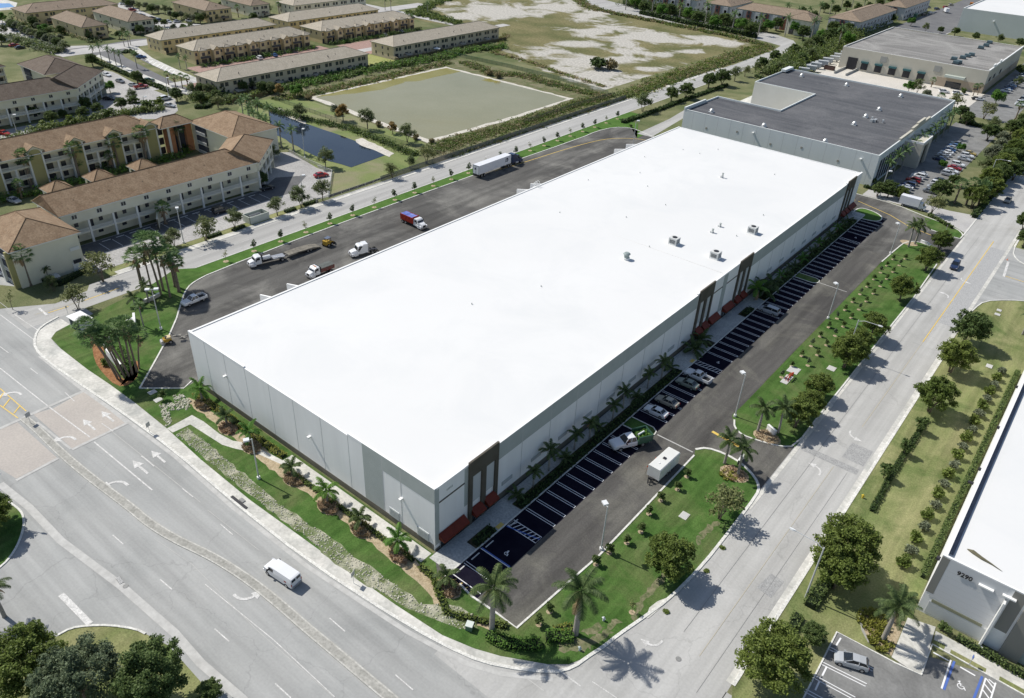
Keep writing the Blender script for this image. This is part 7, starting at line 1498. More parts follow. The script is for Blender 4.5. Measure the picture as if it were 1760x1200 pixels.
# white van on the front road
x, y, a, L = FR((450, 979), (502, 1007)); v = G(482, 1000); a = atan2(G(456, 989).y-G(492, 1013).y, G(456, 989).x-G(492, 1013).x); r = empty('cargo_van', (v.x-.4, v.y+.7, .03), a, 'white cargo van driving on the front road', 'van'); m = MB()
m.loft([[(X, -1*k, .45), (X, 1*k, .45), (X, 1*k, 1.35), (X, .86*k, zt), (X, -.86*k, zt), (X, -1*k, 1.35)] for X, k, zt in ((-2.85, .98, 2.02), (-2.6, 1, 2.08), (0, 1, 2.1), (1.3, 1, 2.05), (1.55, .99, 1.98), (1.95, .97, 1.4), (2.7, .93, 1.2), (2.9, .86, 1.0))][:] , WP); m.build('body', r)
g = MB(); g.poly([(1.58, -.84, 1.97), (1.98, -.88, 1.42), (1.98, .88, 1.42), (1.58, .84, 1.97)], CARGL)
for s in (-1, 1): g.poly([(.7, s*1.003, 1.38), (1.75, s*1.003, 1.38), (1.5, s*.905, 1.9), (.7, s*.905, 1.9)], CARGL); g.poly([(-2.875, s*.1, 1.4), (-2.875, s*.8, 1.4), (-2.875, s*.75, 1.85), (-2.875, s*.1, 1.85)], CARGL)
g.build('window', r)
for s in (-1, 1):
    m = MB(); m.box(2.75, 2.9, s*.68-.14, s*.68+.14, .75, .95, HLM); m.build('headlight', r); m = MB(); m.box(-2.9, -2.84, s*.9-.06, s*.9+.06, .8, 1.2, TLM); m.build('taillight', r); m = MB(); m.box(1.55, 1.75, s*1.15-.12, s*1.15+.12, 1.3, 1.55, BLACKP); m.build('mirror', r)
m = MB(); [m.poly([(-1.9, s*1.004, 1.0), (-1.5, s*1.004, 1.0), (-1.5, s*1.004, 1.3), (-1.9, s*1.004, 1.3)], mat('van_logo', (.45, .08, .06))) for s in (-1, 1)]; m.build('logo', r); m = MB(); m.box(2.8, 2.98, -.9, .9, .4, .6, RIM); m.box(-2.98, -2.84, -.9, .9, .4, .6, RIM); m.build('bumper', r); wheels(r, (-1.8, 1.95), .88, .37, .26)
# enclosed white work trailer with orange flags
r = empty('enclosed_trailer', (16.4, 38.6, .06), pi/2*.98, 'white enclosed work trailer standing alone on the car park', 'trailer'); m = MB(); ht = 3.2
m.loft([[(X, -1.2, z0), (X, 1.2, z0), (X, 1.2, 2.6), (X, 1.05, 2.75), (X, -1.05, 2.75), (X, -1.2, 2.6)] for X, z0 in ((-ht, .5), (ht, .5))], mat('trailer_skin', (.66, .66, .62), (.72, .72, .69), scale=.6, rough=.5)); m.build('box_body', r)
m = MB(); m.box(-.25, .25, -.25, .25, 2.75, 2.9, DK); m.box(-1.8, -1.5, -.1, .1, 2.75, 2.85, CAP); m.build('roof_vent', r); m = MB(); m.tube([(-ht, -.8, .5), (-ht-1.6, 0, .5)], .07, DK, 5); m.tube([(-ht, .8, .5), (-ht-1.6, 0, .5)], .07, DK, 5); m.cyl((-ht-1.4, 0, .1), .06, .9, DK, 6); m.box(-ht-.8, -ht-.4, -.35, .35, .5, .9, BLACKP); m.build('drawbar', r)
m = MB(); m.box(.3, 2.0, -1.24, -1.2, .6, 2.4, TW); m.build('side_door', r); wheels(r, (-.5, .5), 1.1, .36, .24)
fl = empty('orange_flags', (14.6, 36.9, .05), 0, 'bundle of orange flags and cones stacked against the white work trailer', 'flags'); m = MB()
for k in range(6): m.tube([(0+.1*k, -.8+k*.5, 0), (.2, -.9+k*.5, 1.7)], .03, DK, 4)
m.build('pole', fl); m = MB(); R = random.Random(2)
for k in range(9): yy = -.9+k*.35; zz = R.uniform(1.0, 1.9); m.poly([(.1, yy, zz), (.2+R.random()*.4, yy+.5, zz-.1), (.1, yy+.45, zz-.6), (0, yy+.05, zz-.5)], mat('flag_orange', (.75, .12, .02), rough=.7))
m.build('flag', fl)
# parked cars by the warehouse
ns = [('sedan', 'white', 1127, 707, 'white sedan parked beside the planted island in the wall shadow', 4), ('sedan', 'beige', 1146, 690, 'beige sedan between the white sedan and the grey-green one in the shaded bays', 4), ('sedan', 'sage', 1183, 660, 'grey-green sedan next to the pickup in the shaded bays', 4)]
for k, c, px, py, l, _ in ns: v = G(px, py, .6); car(k, c, 7.4, v.y, pi+.02, l)
v = G(1191, 644, .6); pickup(7.8, v.y, pi-.02, 'light blue-white pickup parked in the shaded bays, farthest of the parked group', 'white'); v = G(1322, 533, .7); car('minivan', 'silver', 7.3, v.y, pi, 'silver-blue minivan parked alone in the long far row of shaded bays')
x, y, a, L = FR((1045, 772), (1110, 757)); r = pickup(x+.2, y, a, 'white crew-cab truck with a green stake bed full of cut grass', 'white', bed='green'); r.scale = (1.25, 1.22, 1.2)
m = MB(); m.box(-3.2, -.95, -1.15, -1.07, .9, 2.0, paint('green', CC['green'])); m.box(-3.2, -.95, 1.07, 1.15, .9, 2.0, paint('green', CC['green'])); m.box(-3.25, -3.17, -1.15, 1.15, .9, 2.0, paint('green', CC['green'])); m.build('stake_side', r)
V, F = [], []; R = random.Random(6)
for _ in range(500): leaf(V, F, Vector((R.uniform(-3.1, -1.1), R.uniform(-1, 1), 1.3+R.uniform(0, .4))), .2, R)
m = MB(); m.faces(V, F, LV['bright']); o = m.build('cut_grass', r); 
m = MB(); m.tube([(-2.5, -.3, 1.7), (-1.3, .2, 1.8)], .15, CAP, 6); m.build('equipment', r)
x, y, a, L = FR((318, 527), (350, 514)); pickup(x, y, a, 'white pickup with an open door beside the fan palms, front near the kerb', 'white')
# small machines
def skid(px, a, label):
    v = G(*px); r = empty('skid_steer', (v.x, v.y, .05), a, label, 'loader'); YP = mat('machine_yellow', (.45, .29, .04), (.38, .24, .04), scale=2); m = MB(); m.box(-1.2, .7, -.75, .75, .45, 1.2, YP); m.box(-1.3, -.6, -.7, .7, 1.2, 1.6, YP); m.build('body', r)
    m = MB(); [m.box(x0, x0+.1, y0, y0+.1, 1.2, 2.1, DK) for x0 in (-.7, .55) for y0 in (-.55, .45)]; m.box(-.75, .7, -.6, .6, 2.1, 2.2, mat('cab_blue', (.12, .15, .22))); m.build('cab', r)
    m = MB(); [m.tube([(-1.1, s*.85, 1.5), (.9, s*.85, 1.1), (1.5, s*.8, .5)], .09, YP, 4) for s in (-1, 1)]; m.build('lift_arm', r); m = MB(); m.sideprism([(1.4, .1), (2.1, .1), (2.1, .2), (1.5, .8), (1.4, .8)], -.9, .9, DK); m.build('bucket', r); wheels(r, (-.8, .5), .85, .42, .3)
skid((564, 422), radians(100), 'yellow and black skid-steer loader at the tail of the low equipment trailer')
v = G(287, 590); r = empty('compact_roller', (v.x, v.y, .05), radians(250), 'small yellow ride-on machine by the kerb at the near end of the truck court', 'machine'); YP = MATS['machine_yellow']; m = MB(); m.box(-1.0, .6, -.6, .6, .5, 1.15, YP); m.box(-.9, 0, -.55, .55, 1.15, 1.5, mat('machine_cream', (.6, .5, .3))); m.build('body', r)
m = MB(); m.box(-.2, .2, -.3, .3, 1.15, 1.6, BLACKP); m.build('seat', r); m = MB(); m.tube([(.3, 0, 1.1), (.5, 0, 1.6)], .05, DK, 5); m.build('steering_column', r)
m = MB(); m.cyl((.8, -.6, .45), .45, 1.2, RIM, 14, 'y'); m.build('drum', r); wheels(r, (-.7,), .6, .4, .3)
v = G(298, 578); r = empty('rubble_heap', (v.x, v.y, .04), .3, 'short pale timber frame left on the truck court beside the small yellow machine', 'timber'); m = MB(); m.tube([(0, 0, .1), (1.6, .6, .5)], .12, SANDM, 5); m.tube([(1.8, -.3, .1), (2.6, 1.1, .4), (2.2, 1.6, .1)], .1, SANDM, 5); m.tube([(1.8, .4, .1), (2.9, .3, .3)], .1, SANDM, 5); m.build('beam', r)
v = G(441, 523, 1.2); car('suv', 'white', -66.5, v.y-1, pi/2, 'white vehicle mostly hidden behind the white roof edge at the truck court')
# moving and other named cars
v = G(1640, 460); car('suv', 'navy', v.x, v.y, -pi/2+.05, 'dark blue suv driving on the right-hand road', name='suv'); v = G(1731, 347); car('sedan', 'beige', v.x, v.y, -pi/2, 'beige car driving far up the right-hand road', name='driving_car')
v = G(1724, 338); car('sedan', 'silver', v.x-3, v.y+8, -pi/2, 'silver car following the beige car under the tree shade', name='driving_car')
x, y, a, L = FR((1432, 1133), (1487, 1150)); car('hatch', 'silver', x+.1, y+.1, a, 'silver hatchback parked at the lower right')
for px, a, k, c, l in (((184, 131), .1, 'sedan', 'white', 'white car nearest the dark-roofed apartments in the upper parking'), ((207, 142), .1, 'sedan', 'grey', 'grey car second from the dark-roofed apartments in the upper parking'), ((230, 149), .3, 'sedan', 'silver', 'silver car partly behind the red pickup in the upper parking'), ((285, 172), 1.6, 'suv', 'white', 'white suv at the right of the upper parking'), ((292, 184), .4, 'sedan', 'silver', 'silver car half hidden behind the ridge near the white suv'), ((243, 100), 1.2, 'sedan', 'blue', 'blue-grey car at the head of the striped bays'), ((552, 304), 1.3, 'sedan', 'red', 'red car at the far end of the apartment car park by the back road'), ((459, 326), 1.5, 'sedan', 'black', 'black car in the shade at the right end of the gallery apartments'), ((188, 172), .7, 'sedan', 'black', 'black car in the shade beside the angled apartment end'), ((256, 140), 1.4, 'sedan', 'green', 'dark green car by the hedge below the striped bays'), ((8, 232), .2, 'sedan', 'red', 'dark red car in the shadow at the left edge'), ((25, 348), .2, 'sedan', 'silver', 'silver car in the courtyard gap at the left edge'), ((380, 365), 1.5, 'suv', 'black', 'black suv in the shaded gallery bays'), ((472, 97), 2.9, 'sedan', 'blue', 'blue car on the red driveways of the gabled row'), ((446, 102), 2.9, 'suv', 'white', 'white suv on the red driveways of the gabled row'), ((661, 62), 2.9, 'sedan', 'grey', 'grey car before the garages of the farther gabled row'), ((690, 56), 2.9, 'sedan', 'white', 'white car before the garages of the farther gabled row')):
    v = G(*px); car(k, c, v.x, v.y, a, l, simple=True)
v = G(243, 152); pickup(v.x, v.y, 1.4, 'dark red pickup in the upper parking with its shadow behind', 'red')
cols = ['white', 'silver', 'black', 'grey', 'white', 'navy', 'red', 'beige', 'silver', 'blue']
R6 = random.Random(12)
for i, (a, b) in enumerate(sorted([(14, 46), (28, 52), (42, 57), (55, 60), (70, 66), (10, 72), (25, 80), (35, 84), (88, 68), (82, 75), (222, 12), (228, 20), (243, 28), (262, 33), (275, 37), (290, 39), (305, 39), (325, 38), (212, 8)])):
    v = G(a, b); c = cols[(i*3) % 10]; car('suv' if i % 3 == 0 else 'sedan', c, v.x, v.y, R6.choice((0, pi/2, pi/2)), '%s car among the brown-roofed houses, %s from the left' % (c, ORD[i]), group='cars among the brown-roofed houses', simple=True)
seqA = ['silver', 'white', 'navy', 'black', 'red', 'silver', 'white', 'silver']
for i, c in enumerate(seqA): car('sedan' if i % 2 else 'suv', c, 6.8, 213+i*2.95, pi, '%s car in the shaded row beside the dark-roofed warehouse, %s from the near corner' % (c, ORD[i]), group='cars shaded by the dark-roofed warehouse', simple=True)
for i, c in enumerate(['navy', 'grey', 'white', 'white', 'blue', 'silver', 'blue', 'grey']): car('sedan', c, 7.2, 257+i*3.6, pi, '%s car by the dark-roofed warehouse, %s in the row past its porch' % (c, ORD[i]), group='cars beyond the porch', simple=True)
for i, c in enumerate(['grey', 'silver', 'white', 'black', None, 'silver', 'white', 'red', 'white', None, 'silver', 'white', 'gold']):
    if c: car('suv' if i % 3 == 2 else 'sedan', c, G(1618+i*3.0, 318-i*6).x*0+14.0, 216+i*5.6 if 0 else 218+i*4.6, .05, '%s car in the sunny row next to the roadside trees, %s going away' % (c, ORD[i]), group='cars in the sunny row', simple=True)
for i, c in enumerate(['white', 'blue', 'navy', 'blue', 'silver', 'white', 'navy', 'grey', 'white', 'blue', 'silver', 'navy', 'white', 'grey']): car('sedan' if i % 2 else 'suv', c, 3.5, 396+i*5, pi, '%s car shaded by the beige warehouse, %s from its near corner' % (c, ORD[i]), group='cars shaded by the beige warehouse', simple=True)
for i, c in enumerate(['white', 'white', 'silver', 'black', 'white', 'silver', 'grey', 'white']): car('suv' if i % 2 else 'sedan', c, 14, 372+i*4.2, 0, '%s car in the far lot opposite the beige warehouse, %s going away' % (c, ORD[i]), group='cars opposite the beige warehouse', simple=True)
for (a, b, k, c, l) in ((1622, 160, 'suv', 'white', 'white cart-like vehicle near the glass canopy of the beige warehouse'), (1645, 163, 'suv', 'white', 'second white vehicle to the right of the glass canopy'), (1678, 172, 'sedan', 'black', 'black car near the lot trees at the corner of the beige warehouse'), (1684, 173, 'sedan', 'white', 'white car beside the black one at the corner of the beige warehouse')): v = G(a, b); car(k, c, v.x, v.y, .5, l, simple=True)
# white box trucks
def boxtruck(px, ang, label, L=6.5, color='white', body='white', z=.05, name='box_truck', cat='box truck'):
    v = G(*px); r = empty(name, (v.x, v.y, z), ang, label, cat); m = MB(); m.box(-L/2, L/2-1.6, -1.2, 1.2, .9, 3.4, mat('box_'+body, CC[body], rough=.45) if body != 'white' else TW); m.build('box_body', r)
    m, g = MB(), MB(); P = paint(color, CC[color]); m.loft([[(X, -1, .5), (X, 1, .5), (X, .9, z1), (X, -.9, z1)] for X, z1 in ((L/2-1.55, 2.3), (L/2-.8, 2.25), (L/2-.3, 1.4), (L/2+.3, 1.15))], P); g.poly([(L/2-.78, -.85, 2.2), (L/2-.3, -.9, 1.45), (L/2-.3, .9, 1.45), (L/2-.78, .85, 2.2)], CARGL); m.build('cab', r); g.build('windscreen', r); wheels(r, (-L/2+1.3, L/2-.5), .95, .42, .3)
boxtruck((1566, 357), radians(0), 'white box truck parked on the drive past the far end of the big warehouse', 7.5)
boxtruck((1572, 32), radians(100), 'green container truck in the far yard at the top right', 8, 'grey', 'green')
boxtruck((1625, 22), radians(120), 'white container truck near the far white shed', 7, 'grey')
boxtruck((1668, 12), radians(100), 'yellow truck in the far yard near the top edge', 5, 'yellow', 'orange')
for i, (a, b) in enumerate(sorted([(1595, 14), (1610, 17), (1600, 24), (1588, 27), (1625, 14), (1634, 10)])): v = G(a, b); car('suv', cols[i+2], v.x, v.y, 1.0, '%s vehicle in the far dark yard at the top right, %s from the left' % (cols[i+2], ORD[i]), group='vehicles in the far dark yard', simple=True)
# trailers parked beside the beige warehouse
for i in range(9):
    x = -81.5+(i % 2)*.6; y = 352+i*8.5; r = empty('container_trailer', (x, y, .05), .3, 'pale trailer in the row along the trees left of the beige warehouse, %s going away' % ORD[i], 'trailer', 'trailers beside the beige warehouse'); m = MB(); m.box(-2.6, 2.6, -1.2, 1.2, .9, 3.0, mat('crate_grey', (.42, .44, .45))); m.build('box_body', r); wheels(r, (-1.5, 1.5), .9, .42, .3)
for i in range(5):
    v = G(1393-i*5+i*9, 117-i*1.5); r = empty('container_trailer', (v.x, v.y, .05), .9, 'low trailer in the small yard under the trees, %s from the left' % ORD[i], 'trailer', 'low trailers in the small yard'); m = MB(); m.box(-2.4, 2.4, -1.1, 1.1, .7, 1.8, MATS['crate_grey']); m.build('box_body', r); wheels(r, (-1.5, 1.5), .9, .4, .3)
v = G(1425, 120); r = empty('open_skip', (v.x, v.y, .05), 0, 'dark open skip at the ramp of the beige warehouse', 'skip'); m = MB(); kerbmb(m, [(-2.5, -1.2), (2.5, -1.2), (2.5, 1.2), (-2.5, 1.2)], .1, 0, 1.9, mat('skip_rust', (.1, .06, .05)), True); m.build('tub', r); m = MB(); m.box(-2.3, 2.3, -1.1, 1.1, 0, 1.2, DK); m.build('floor', r)
# ================================================================ STREET FURNITURE
POLE = mat('pole_grey', (.55, .56, .56), rough=.45, metal=.2); HEAD = mat('lamp_head', (.72, .73, .73), rough=.4)
def shoebox(px, H, label, n=1, a=0.0, group='square-headed car park lamps', z=0):
    v = G(*px); r = empty('lamp_post', (v.x, v.y, z), a, label, 'lamp post', group); m = MB(); m.cyl((0, 0, 0), .28, .5, CAP, 10); m.build('base', r); m = MB(); m.tube([(0, 0, .5), (0, 0, H)], [.13, .09], POLE, 8); m.build('pole', r)
    for k in range(n):
        s = 1 if k == 0 else -1; m = MB(); m.tube([(0, 0, H-.1), (s*.5, 0, H-.05)], .05, POLE, 5); m.box(min(s*.4, s*1.3), max(s*.4, s*1.3), -.38, .38, H-.15, H+.12, HEAD); m.build('lamp_head', r)
shoebox((1033, 945), 8.9, 'square-headed lamp post on the near lawn edge', 1, 2.6); shoebox((1263, 716), 9.6, 'square-headed lamp post on the lawn tip by the driveway', 1, 2.6); shoebox((1423, 548), 8.9, 'square-headed lamp post halfway along the long car park', 1, 2.6); shoebox((1530, 436), 8.6, 'square-headed lamp post near the far end of the long car park', 1, 2.6)
shoebox((277, 566), 9.6, 'square-headed lamp post among the fan palms at the left corner', 2, .9); shoebox((1088, 250), 9.0, 'slim lamp post behind the far left edge of the white roof', 1, .9); shoebox((445, 823), 8.4, 'lamp post on the front lawn by the bend of the paved walk', 1, 4.2); shoebox((1512, 338), 8.6, 'lamp post at the far drive by the dark-roofed warehouse', 1, .5)
shoebox((316, 418), 9.3, 'grey lamp post at the edge of the apartment car park', 1, 2.6, 'apartment lamps'); shoebox((30, 231), 6.6, 'short lamp post between the left apartment blocks', 1, 1.0, 'apartment lamps'); shoebox((313, 262), 7.5, 'lamp post in front of the staircase pavilion', 1, 1.0, 'apartment lamps'); shoebox((518, 346) if 0 else (520, 335), 6.0, 'dark lamp post at the edge of the apartment car park near the grass island', 1, 1.0, 'apartment lamps'); shoebox((524, 272), 9.5, 'lamp post on the bank of the small dark pond', 1, 2.0, 'apartment lamps'); shoebox((290, 165), 7, 'thin lamp post by the row of palms', 1, 1., 'apartment lamps'); shoebox((250, 187), 4.5, 'short lamp post behind the ridge by the upper parking', 1, 1., 'apartment lamps')
def cobra(px, H, ang, arm, label):
    v = G(*px); r = empty('street_lamp', (v.x, v.y, 0), ang, label, 'street lamp', 'curved street lamps'); m = MB(); m.tube([(0, 0, 0), (0, 0, H)], [.14, .1], POLE, 8); m.build('pole', r); m = MB(); m.tube([(0, 0, H-.3), (arm*.3, 0, H+.25), (arm, 0, H+.35)], .055, POLE, 6); m.build('arm', r); m = MB(); m.loft([[(X, -w, H+.28), (X, w, H+.28), (X, w*.6, H+.48), (X, -w*.6, H+.48)] for X, w in ((arm-.1, .08), (arm+.3, .2), (arm+.8, .12))], HEAD); m.build('lamp_head', r)
cobra((1455, 612), 9, -.0, 4.0, 'curved street lamp reaching over the right-hand road from mid-lawn'); cobra((1384, 1027), 10.2, pi, 4.2, 'curved street lamp on the right verge, arm towards the road'); cobra((1695, 318), 9, 0, 3.5, 'curved street lamp beyond the far driveway among the roadside trees'); cobra((-8, 878), 8, .5, 3.0, 'dark street lamp arm at the left edge over the front road')
def sign(px, label, H=2.3, w=.75, h=.9, c=None, ang=0.0, back=False, text=None):
    v = G(*px); r = empty('road_sign', (v.x, v.y, 0), ang, label, 'road sign'); m = MB(); m.tube([(0, 0, 0), (0, 0, H)], .04, POLE, 5); m.build('post', r); m = MB(); m.box(-.02, .03, -w/2, w/2, H-h, H, mat('sign_back', (.42, .43, .42), rough=.5)); 
    if c: m.box(-.04, -.02, -w/2, w/2, H-h, H, c)
    m.build('sign_plate', r)
sign((53, 728), 'small square sign on a post at the tip of the road median', 2.4, .9, .9, None, .3); sign((258, 745), 'small square sign on the front sidewalk near the pink crossing', 2.4, .8, .9, None, .3); sign((608, 1003), 'sign on a thin post beside the front sidewalk halfway along', 2.4, .8, .8, None, .3); sign((1624, 400), 'round-backed stop sign at the far driveway island', 2.3, .8, .8, mat('sign_red', (.4, .03, .03)), 0); sign((1665, 1143), 'narrow blue parking sign on the grass strip at the lower right', 2.0, .4, .6, BLUE, .3); sign((1330, 1072), 'small sign at the kerb beside the bottom hedge', 1.6, .5, .5, None, .3); sign((118, 543), 'thin sign post at the crossing of the back road', 2.4, .3, .5, None, .3); sign((1313, 748), 'little sign by the driveway bed', 1.2, .3, .4, None, .3) if 0 else None
def slab(px, w, l, label, h=.08, m0=None, nm='access_cover', cat='cover', rot=0.0): 
    v = G(*px); m = MB(); m.box(-w/2, w/2, -l/2, l/2, 0, h, m0 or WALK); m.box(-w/2+.12, w/2-.12, -l/2+.12, l/2-.12, h, h+.02, mat('cover_grey', (.5, .5, .48))); o = m.build(nm, loc=(v.x, v.y, .06)); o.rotation_euler = (0, 0, rot); tag(o, label, cat); return o
slab((1176, 887), 1.3, 1.6, 'pale square cover on the near lawn right of the lamp post'); slab((272, 688), 1.2, 1.4, 'white square cover on the corner lawn below the truck court tip'); slab((262, 675), 1.2, 1.4, 'grey square cover in the palm shadow at the corner lawn'); slab((1364, 637), 2.2, 2.6, 'big pale concrete slab beyond the red pipes'); slab((1429, 634), 1.6, 1.8, 'tan square cover on the lawn between two olive trees'); slab((1700, 630), 1.2, 1.6, 'white slab on the dry grass by the white building at the right'); slab((1717, 534), 1.0, 1.2, 'upper one of two pale covers on the corner lawn at the right edge'); slab((1714, 541), 1.2, 1.2, 'lower one of two pale covers on the corner lawn at the right edge'); slab((1352, 653), 1.4, 3.6, 'long concrete pad under the red hydrant pipes', .1)
v = G(1358, 652); r = empty('hydrant_pipes', (v.x, v.y, .16), pi/2, 'red hydrant pipework on its concrete pad in the roadside lawn', 'hydrant'); RP = mat('hydrant_red', (.45, .06, .03)); m = MB(); m.tube([(-1.3, 0, 0), (-1.3, 0, .8), (1.3, 0, .8), (1.3, 0, 0)], .12, RP, 6); m.tube([(-1.3, .5, 0), (-1.3, .5, .6), (1.3, .5, .6)], .08, RP, 6); m.build('pipe', r)
for k in (-.7, 0, .7): m = MB(); m.cyl((k, 0, .7), .2, .4, RP, 8); m.box(k-.2, k+.2, -.03, .03, 1.1, 1.15, RP); m.build('valve', r)
def hydrant(px, label, c=(.6, .45, .05)):
    v = G(*px); r = empty('fire_hydrant', (v.x, v.y, .05), 0, label, 'fire hydrant'); P = mat('hydrant_%d' % int(c[2]*100), c); m = MB(); m.cyl((0, 0, 0), .16, .6, P, 8); m.box(-.28, .28, -.08, .08, .4, .52, P); m.build('barrel', r); m = MB(); m.cyl((0, 0, .6), .18, .2, P, 8, r2=.05); m.build('cap', r)
hydrant((1482, 856), 'yellow fire hydrant on the right verge behind the tall wide olive tree'); hydrant((996, 1118), 'pale hydrant on the kerb corner below the right big palm', (.5, .55, .55)); hydrant((1037, 1067), 'small white valve post on the near lawn', (.7, .72, .74))
v = G(807, 1081); r = empty('utility_cabinet', (v.x, v.y, .05), .4, 'small green utility box at the end of the rubble strip', 'utility box'); m = MB(); m.box(-.45, .45, -.45, .45, 0, .9, mat('cab_green', (.12, .2, .13))); m.build('housing', r); m = MB(); m.box(-.5, .5, -.5, .5, .9, 1.0, mat('cab_pale', (.6, .65, .6))); m.build('lid', r)
for i, (a, b) in enumerate([(1166, 1133), (828+1, 1008), (216, 1008)]):
    v = G(a, b); m = MB(); m.cyl((0, 0, 0), .38, .02, mat('iron', (.22, .22, .21), (.28, .28, .27), scale=5, rough=.6), 16); m.cyl((0, 0, .02), .3, .01, MATS['iron'], 12); o = m.build('manhole_cover', loc=(v.x, v.y, .045)); tag(o, ('round manhole cover in the turning lane of the right-hand road', 'round cover near the tip of the car park', 'round cover beside the drain grate on the front road')[i], 'manhole cover')
v = G(206, 998); m = MB(); m.box(-.7, .7, -.3, .3, 0, .03, DK); [m.box(-.65+k*.2, -.57+k*.2, -.28, .28, .03, .045, POLE) for k in range(7)]; o = m.build('drain_grate', loc=(v.x, v.y, .045)); o.rotation_euler = (0, 0, -.1); tag(o, 'dark rectangular drain grate in the gutter of the front road', 'drain')
v = G(408, 866); m = MB(); m.box(-2.0, 2.0, -.25, .25, 0, .12, DK); m.box(-.5, .5, .3, .9, .1, .15, mat('iron', (.2, .2, .2))); o = m.build('kerb_inlet', loc=(v.x, v.y+.3, .03)); tag(o, 'long dark kerb inlet in the front sidewalk', 'drain')
v = G(1640, 447); m = MB(); m.cyl((0, 0, 0), .05, .7, mat('cone_orange', (.7, .15, .03)), 8, r2=.03); m.box(-.2, .2, -.2, .2, 0, .05, MATS['cone_orange']); v = G(1731, 447); o = m.build('traffic_cone', loc=(v.x, v.y, .03)); tag(o, 'single orange traffic cone near the side street at the right edge', 'cone')
# entrance walls, sheds, enclosure
def wallrun(pts, h, t, mt, label, name='garden_wall', cat='wall', cap=None):
    p = W(*pts); c = p[0]; r = empty(name, (c[0], c[1], 0), 0, label, cat); q = [(x-c[0], y-c[1]) for x, y in p]; m = MB(); kerbmb(m, q, t, 0, h, mt); m.build('wall', r); m = MB(); kerbmb(m, q, t+.12, h, h+.12, cap or CAP); m.build('coping', r)
wallrun([(185, 607), (180, 599), (191, 592)], 1.7, .35, WT, 'short return of the curved white entrance wall at the left corner'); wallrun([(185, 612), (198, 626), (211, 641)], 1.9, .35, WT, 'long white entrance wall under the fan palms at the left corner'); wallrun([(216, 562), (231, 555)], 1.2, .35, WT, 'upper white entrance wall piece near the back road'); wallrun([(233, 566), (232, 548)], 1.4, .35, WT, 'white end pier of the upper entrance wall'); wallrun([(246, 522), (262, 516), (275, 509)], .8, .3, BEIGEW, 'low beige wall behind the tall lamp at the left corner')
wallrun([(1318, 738), (1332, 750)], 1.1, .35, WT, 'small white sign wall in the bed at the far side of the driveway'); wallrun([(1268, 800), (1276, 788)], 1.0, .35, WT, 'small white sign wall in the bed at the near side of the driveway'); wallrun([(1603, 428), (1592, 420), (1582, 416)], .6, .3, WT, 'low pale wall round the palm bed at the far driveway')
v = G(140, 568); r = empty('storage_shed', (v.x-.5, v.y+.5, .05), radians(4), 'white storage shed with a dark open end on the left corner lawn', 'shed'); m = MB(); m.box(-2.2, 2.2, -1.2, 1.4, 0, 2.6, mat('shed_white', (.5, .52, .5))); m.build('body', r); m = MB(); m.box(-2.4, 2.4, -1.5, 1.6, 2.6, 2.72, CAP); [m.box(-2.4, 2.4, -1.4+k*.4, -1.34+k*.4, 2.72, 2.77, CAP) for k in range(8)]; m.build('roof', r); m = MB(); m.box(-1.9, 1.9, -1.24, -1.2, .05, 2.3, mat('shed_dark', (.04, .06, .07))); m.build('open_front', r)
v = G(441, 378); r = empty('dumpster_enclosure', (v.x, v.y, 0), 0, 'white-walled dumpster enclosure at the edge of the apartment car park', 'enclosure'); m = MB(); kerbmb(m, [(1.6, -3), (1.6, 3), (-1.6, 3), (-1.6, -3), (1.6, -3)], .25, 0, 2.0, mat('enclosure_wall', (.45, .48, .42), (.5, .53, .47), scale=.5)); m.build('wall', r); o = empty('dumpster', (v.x, v.y, 0), 0, 'open metal dumpster inside the white enclosure', 'dumpster'); m = MB(); kerbmb(m, [(.9, -1.6), (.9, 1.6), (-.9, 1.6), (-.9, -1.6)], .08, .1, 1.5, POLE, True); m.box(-.9, .9, -1.6, 1.6, .1, .4, DK); m.build('tub', o)
wallrun([(274, 397), (274, 383), (291, 374)], 3.2, .3, CREAM, 'cream stair wall sticking out of the gallery apartments', cap=CREAM)
v = G(85, 478); r = empty('transformer_box', (v.x+3, v.y, 0), 0, 'grey box beside the dark hedge of the blank apartment wall', 'utility box'); m = MB(); m.box(-1, 1, -1, 1, 0, 1.5, mat('box_dull', (.15, .17, .17))); m.build('housing', r); m = MB(); m.box(-1.1, 1.1, -1.1, 1.1, 1.5, 1.6, POLE); m.build('lid', r)
r = G(8, 470); m = MB()
for k in range(3):
    v = G(4+k*11, 474+k*4); r = empty('motor_scooter', (v.x, v.y, .03), 1.0+k*.2, 'small white object parked at the apartment corner on the left edge, %s of three' % ORD[k], 'scooter', 'scooters at the apartment corner'); m = MB(); m.loft([[(X, -.2, .35), (X, .2, .35), (X, .16, z), (X, -.16, z)] for X, z in ((-.7, .8), (-.1, .75), (.1, .45), (.5, .5), (.65, 1.0))], WP); m.build('body', r); m = MB(); m.tube([(.6, -.3, 1.05), (.6, .3, 1.05)], .03, DK, 4); m.build('handlebar', r); m = MB(); [m.cyl((xx, -.06, .25), .25, .12, TYRE, 10, 'y') for xx in (-.6, .7)]; m.build('wheel', r)
